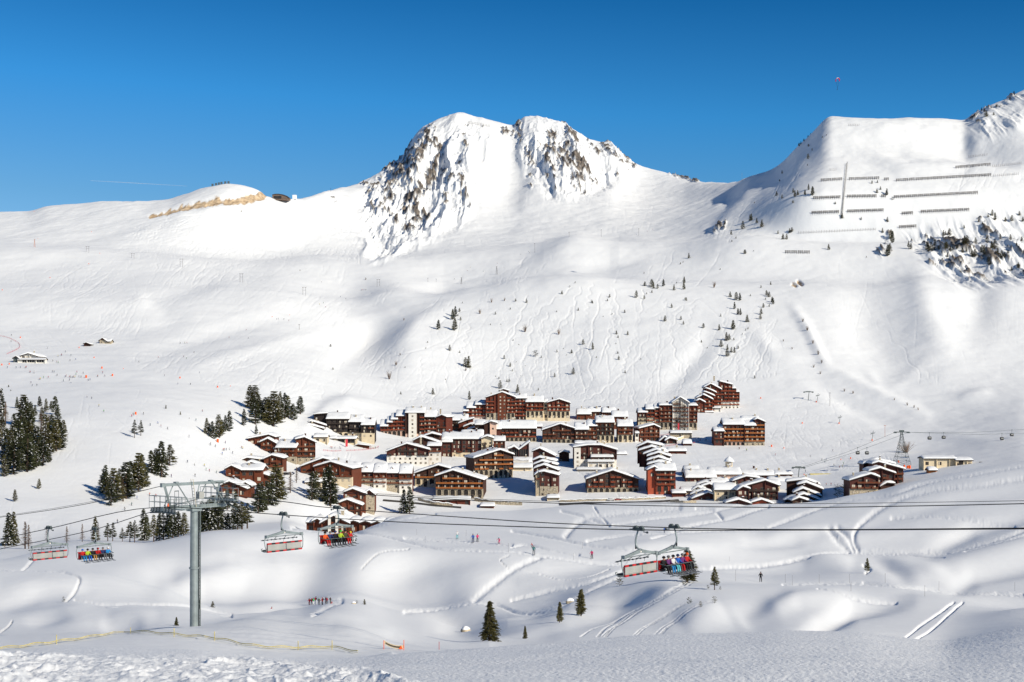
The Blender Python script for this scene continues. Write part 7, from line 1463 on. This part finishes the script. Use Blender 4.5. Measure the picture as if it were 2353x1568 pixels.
p = G(677, 459, dmin=1500); b = MB(); b.box(-3,3,-3,3,0,6.4,0); b.box(-3.3,3.3,-3.3,3.3,6.4,7,0); b.box(-3.3,-2.2,-3.4,3.3,-1,.6,0); o = b.build('white_cabin', M['snow'], None, loc=p); tag(o, 'white box shaped cabin right of the curved summit restaurant', 'cabin')
v6 = lambda x, y: (416.7+.1302*x, 392.2+.1302*y)
for i, (x, y) in enumerate([(550,282),(612,275),(662,262),(708,254),(775,252),(832,250)]):
    px, py = v6(x, y); p = G(px, py-2, dmin=1500); k = p.y/F; b = MB(); h = 5.2*k; w_ = 2.3*k
    for j in range(5): z = h*(.2+.19*j); b.box(-w_, w_, -.25, .25, z, z+h*.13, 0)
    for s in (-1,0,1): b.tube([(s*w_*.8,0,-4),(s*w_*.8,0,h*1.15)], .4, 5)
    b.tube([(-w_,-2.5,-4),(-w_*.6,0,h*.7)], .3, 5); o = b.build('wind_screen', M['steel_dark'], None, loc=p); tag(o, 'dark slatted wind screen on the rounded hilltop, %s from the left' % ordinal(i+1), 'wind screen', 'wind screens on the hilltop')
# paraglider
p = at(1924.5, 187, 1600); k = p.y/F; r = empty('paraglider', p + Vector((0,0,-19*k))); tag(r, 'red and white paraglider high in the sky at the right', 'paraglider')
b = MB(); n = 12
for i in range(n):
    a0, a1 = [math.radians(200 - 220*t/n) - math.radians(0) for t in (i, i+1)]
    for y0, y1, s in ((-2.2, 1.6, 1),): 
        c = [(5*k*math.cos(a0)*.9, 25*k+5.5*k*math.sin(a0)-4*k), (5*k*math.cos(a1)*.9, 25*k+5.5*k*math.sin(a1)-4*k)]
        b.prism([c[0], c[1], (c[1][0]*.9, c[1][1]-.8*k), (c[0][0]*.9, c[0][1]-.8*k)], y0, y1, 1 if 3 < i < 7 else 0)
b.build('canopy', [M['c_pink'], M['white']], r)
b = MB()
for s in (-1,-.5,.5,1): b.tube([(0,0,.6),(s*4.2*k,0,21*k)], .05, 4)
b.build('lines', M['c_black'], r)
person(r.location + Vector((0,0,-.3)), 'sit', 'black', 'black', 'person hanging in the harness under the paraglider', None, 2.0, 1.3, 'black', False)
mt_, nt9, b9 = newmat('thin_vapour'); b9.inputs['Base Color'].default_value = (.9,.9,.9,1); b9.inputs['Alpha'].default_value = .16; b9.inputs['Roughness'].default_value = 1
b = MB(); b.tube([at(208,415.5,14000), at(300,420.5,14000), at(430,428,14000)], [2.0,4.0,1.5], 6); tag(b.build('vapour_trail', mt_, None), 'faint white vapour trail low in the sky above the left ridge', 'vapour trail')
M['banner_red'] = simple('red_banner', (.62,.06,.08), .7, .1, 1)
p = G(1286.8+.1954*1395, 845.6+.1954*790, dmin=700); b = MB(); b.box(-.5,.5,-.05,.05,0,9,0); b.tube([(-.6,0,-1),(-.6,0,9.6)], .1, 6); tag(b.build('feather_flag', M['banner_red'], None, loc=p), 'tall narrow red flag in front of the pale gable tower', 'flag')
p = G(459.6+.1954*1725, 845.6+.1954*935, dmin=600); b = MB(); b.box(-.7,.7,-.05,.05,.5,5.5,0); b.tube([(-.8,0,-1),(-.8,0,5.8)], .08, 6); tag(b.build('feather_flag', M['banner_red'], None, loc=p), 'small red flag standing on the nursery slope', 'flag')
def netting(pts, label, mat='banner_red', h=.9, dmin=560):
    P = smoothline(pts, 3); r0 = G(*map(float, P[0]), dmin=dmin); b = MB(); pr = None
    for i, (x, y) in enumerate(P):
        q = G(float(x), float(y), dmin=dmin) - r0
        if pr is not None:
            for z in (.25, .6, .95): b.tube([pr+Vector((0,0,z*h)), q+Vector((0,0,z*h))], .045, 3)
        if i % 3 == 0: b.tube([q-Vector((0,0,.3)), q+Vector((0,0,h*1.2))], .06, 4)
        pr = q
    return tag(b.build('safety_net', M[mat], None, loc=r0), label, 'safety net')
netting([(743,1036),(765,1038),(785,1037)], 'red netting at the left of the nursery slope'); netting([(796,1037),(820,1036),(845,1034),(868,1030)], 'blue and red netting around the nursery hut'); netting([(0,773),(15,776),(32,783),(44,791),(46,797),(34,806),(15,815)], 'long curved red net above the slope restaurant', dmin=900)
netting([(1286.8+.1954*a, 845.6+.1954*c) for a, c in [(1170,800),(1290,790),(1420,830)]], 'pink netting in front of the lattice tower'); netting([(1286.8+.1954*a, 845.6+.1954*c) for a, c in [(1240,925),(1400,905),(1560,890),(1640,870)]], 'pink netting beside the rotunda')
netting([(1675+.0*a, 1000) if False else (1286.8+.1954*a, 845.6+.1954*c) for a, c in [(1000,1400),(1060,1450),(1110,1475)]], 'red netting left of the red arcade house')
b = MB(); p = G(1690+.1954*1000, 1090, dmin=600); b.box(-7,7,-1,1,-.3,.45,0); tag(b.build('barrier_cushion', M['straw'], None, loc=p), 'long yellow inflatable cushion on the piste beside the gondola mast', 'cushion')
# cars along the road and snowy wall by the chalets
def car(x, y, col, label, grp):
    p = G(x, y, dmin=560); r = empty('parked_car', p, 0); tag(r, label, 'car', grp)
    b = MB(); b.prism([(-2.1,.35),(-2.1,.85),(-1.5,.95),(-1.0,1.42),(.9,1.42),(1.5,.95),(2.1,.8),(2.1,.35)][::-1], -.85, .85, 0); b.build('body', M[col], r)
    b = MB(); b.box(-1.0,.9,-.8,.8,1.42,1.75,0); b.build('snow', M['snow'], r, smooth=False)
    b = MB(); b.box(-1.0,-.1,-.88,-.86,1.0,1.36,0); b.box(0,.95,-.88,-.86,1.0,1.36,0); b.build('window', M['glass'], r)
    for s in (-1.3, 1.3): b = MB(); b.tube([(s,-.92,.33),(s,.92,.33)], .33, 12); b.build('wheel', M['rubber'], r)
carp = [(777,1092.5),(783,1092.5),(789,1092),(1420,1150),(1428,1149.5),(1437,1149),(1446,1148.5),(1455,1148),(1465,1147.5),(1476,1147),(1488,1146.5),(1404,1151)]
for i, (x, y) in enumerate([(653,1091),(658,1091),(664,1090.5),(669,1090)] + carp[3:]): car(x, y, ['c_black','c_grey','c_white','c_navy','c_darkred'][i % 5], ('small %s parked car below the village, %s from the left' % (['black','grey','white','navy','dark red'][i % 5], ordinal(1 + sorted(q[0] for q in [(653,),(658,),(664,),(669,)]+carp[3:]).index(x)))), 'cars parked below the chalets')
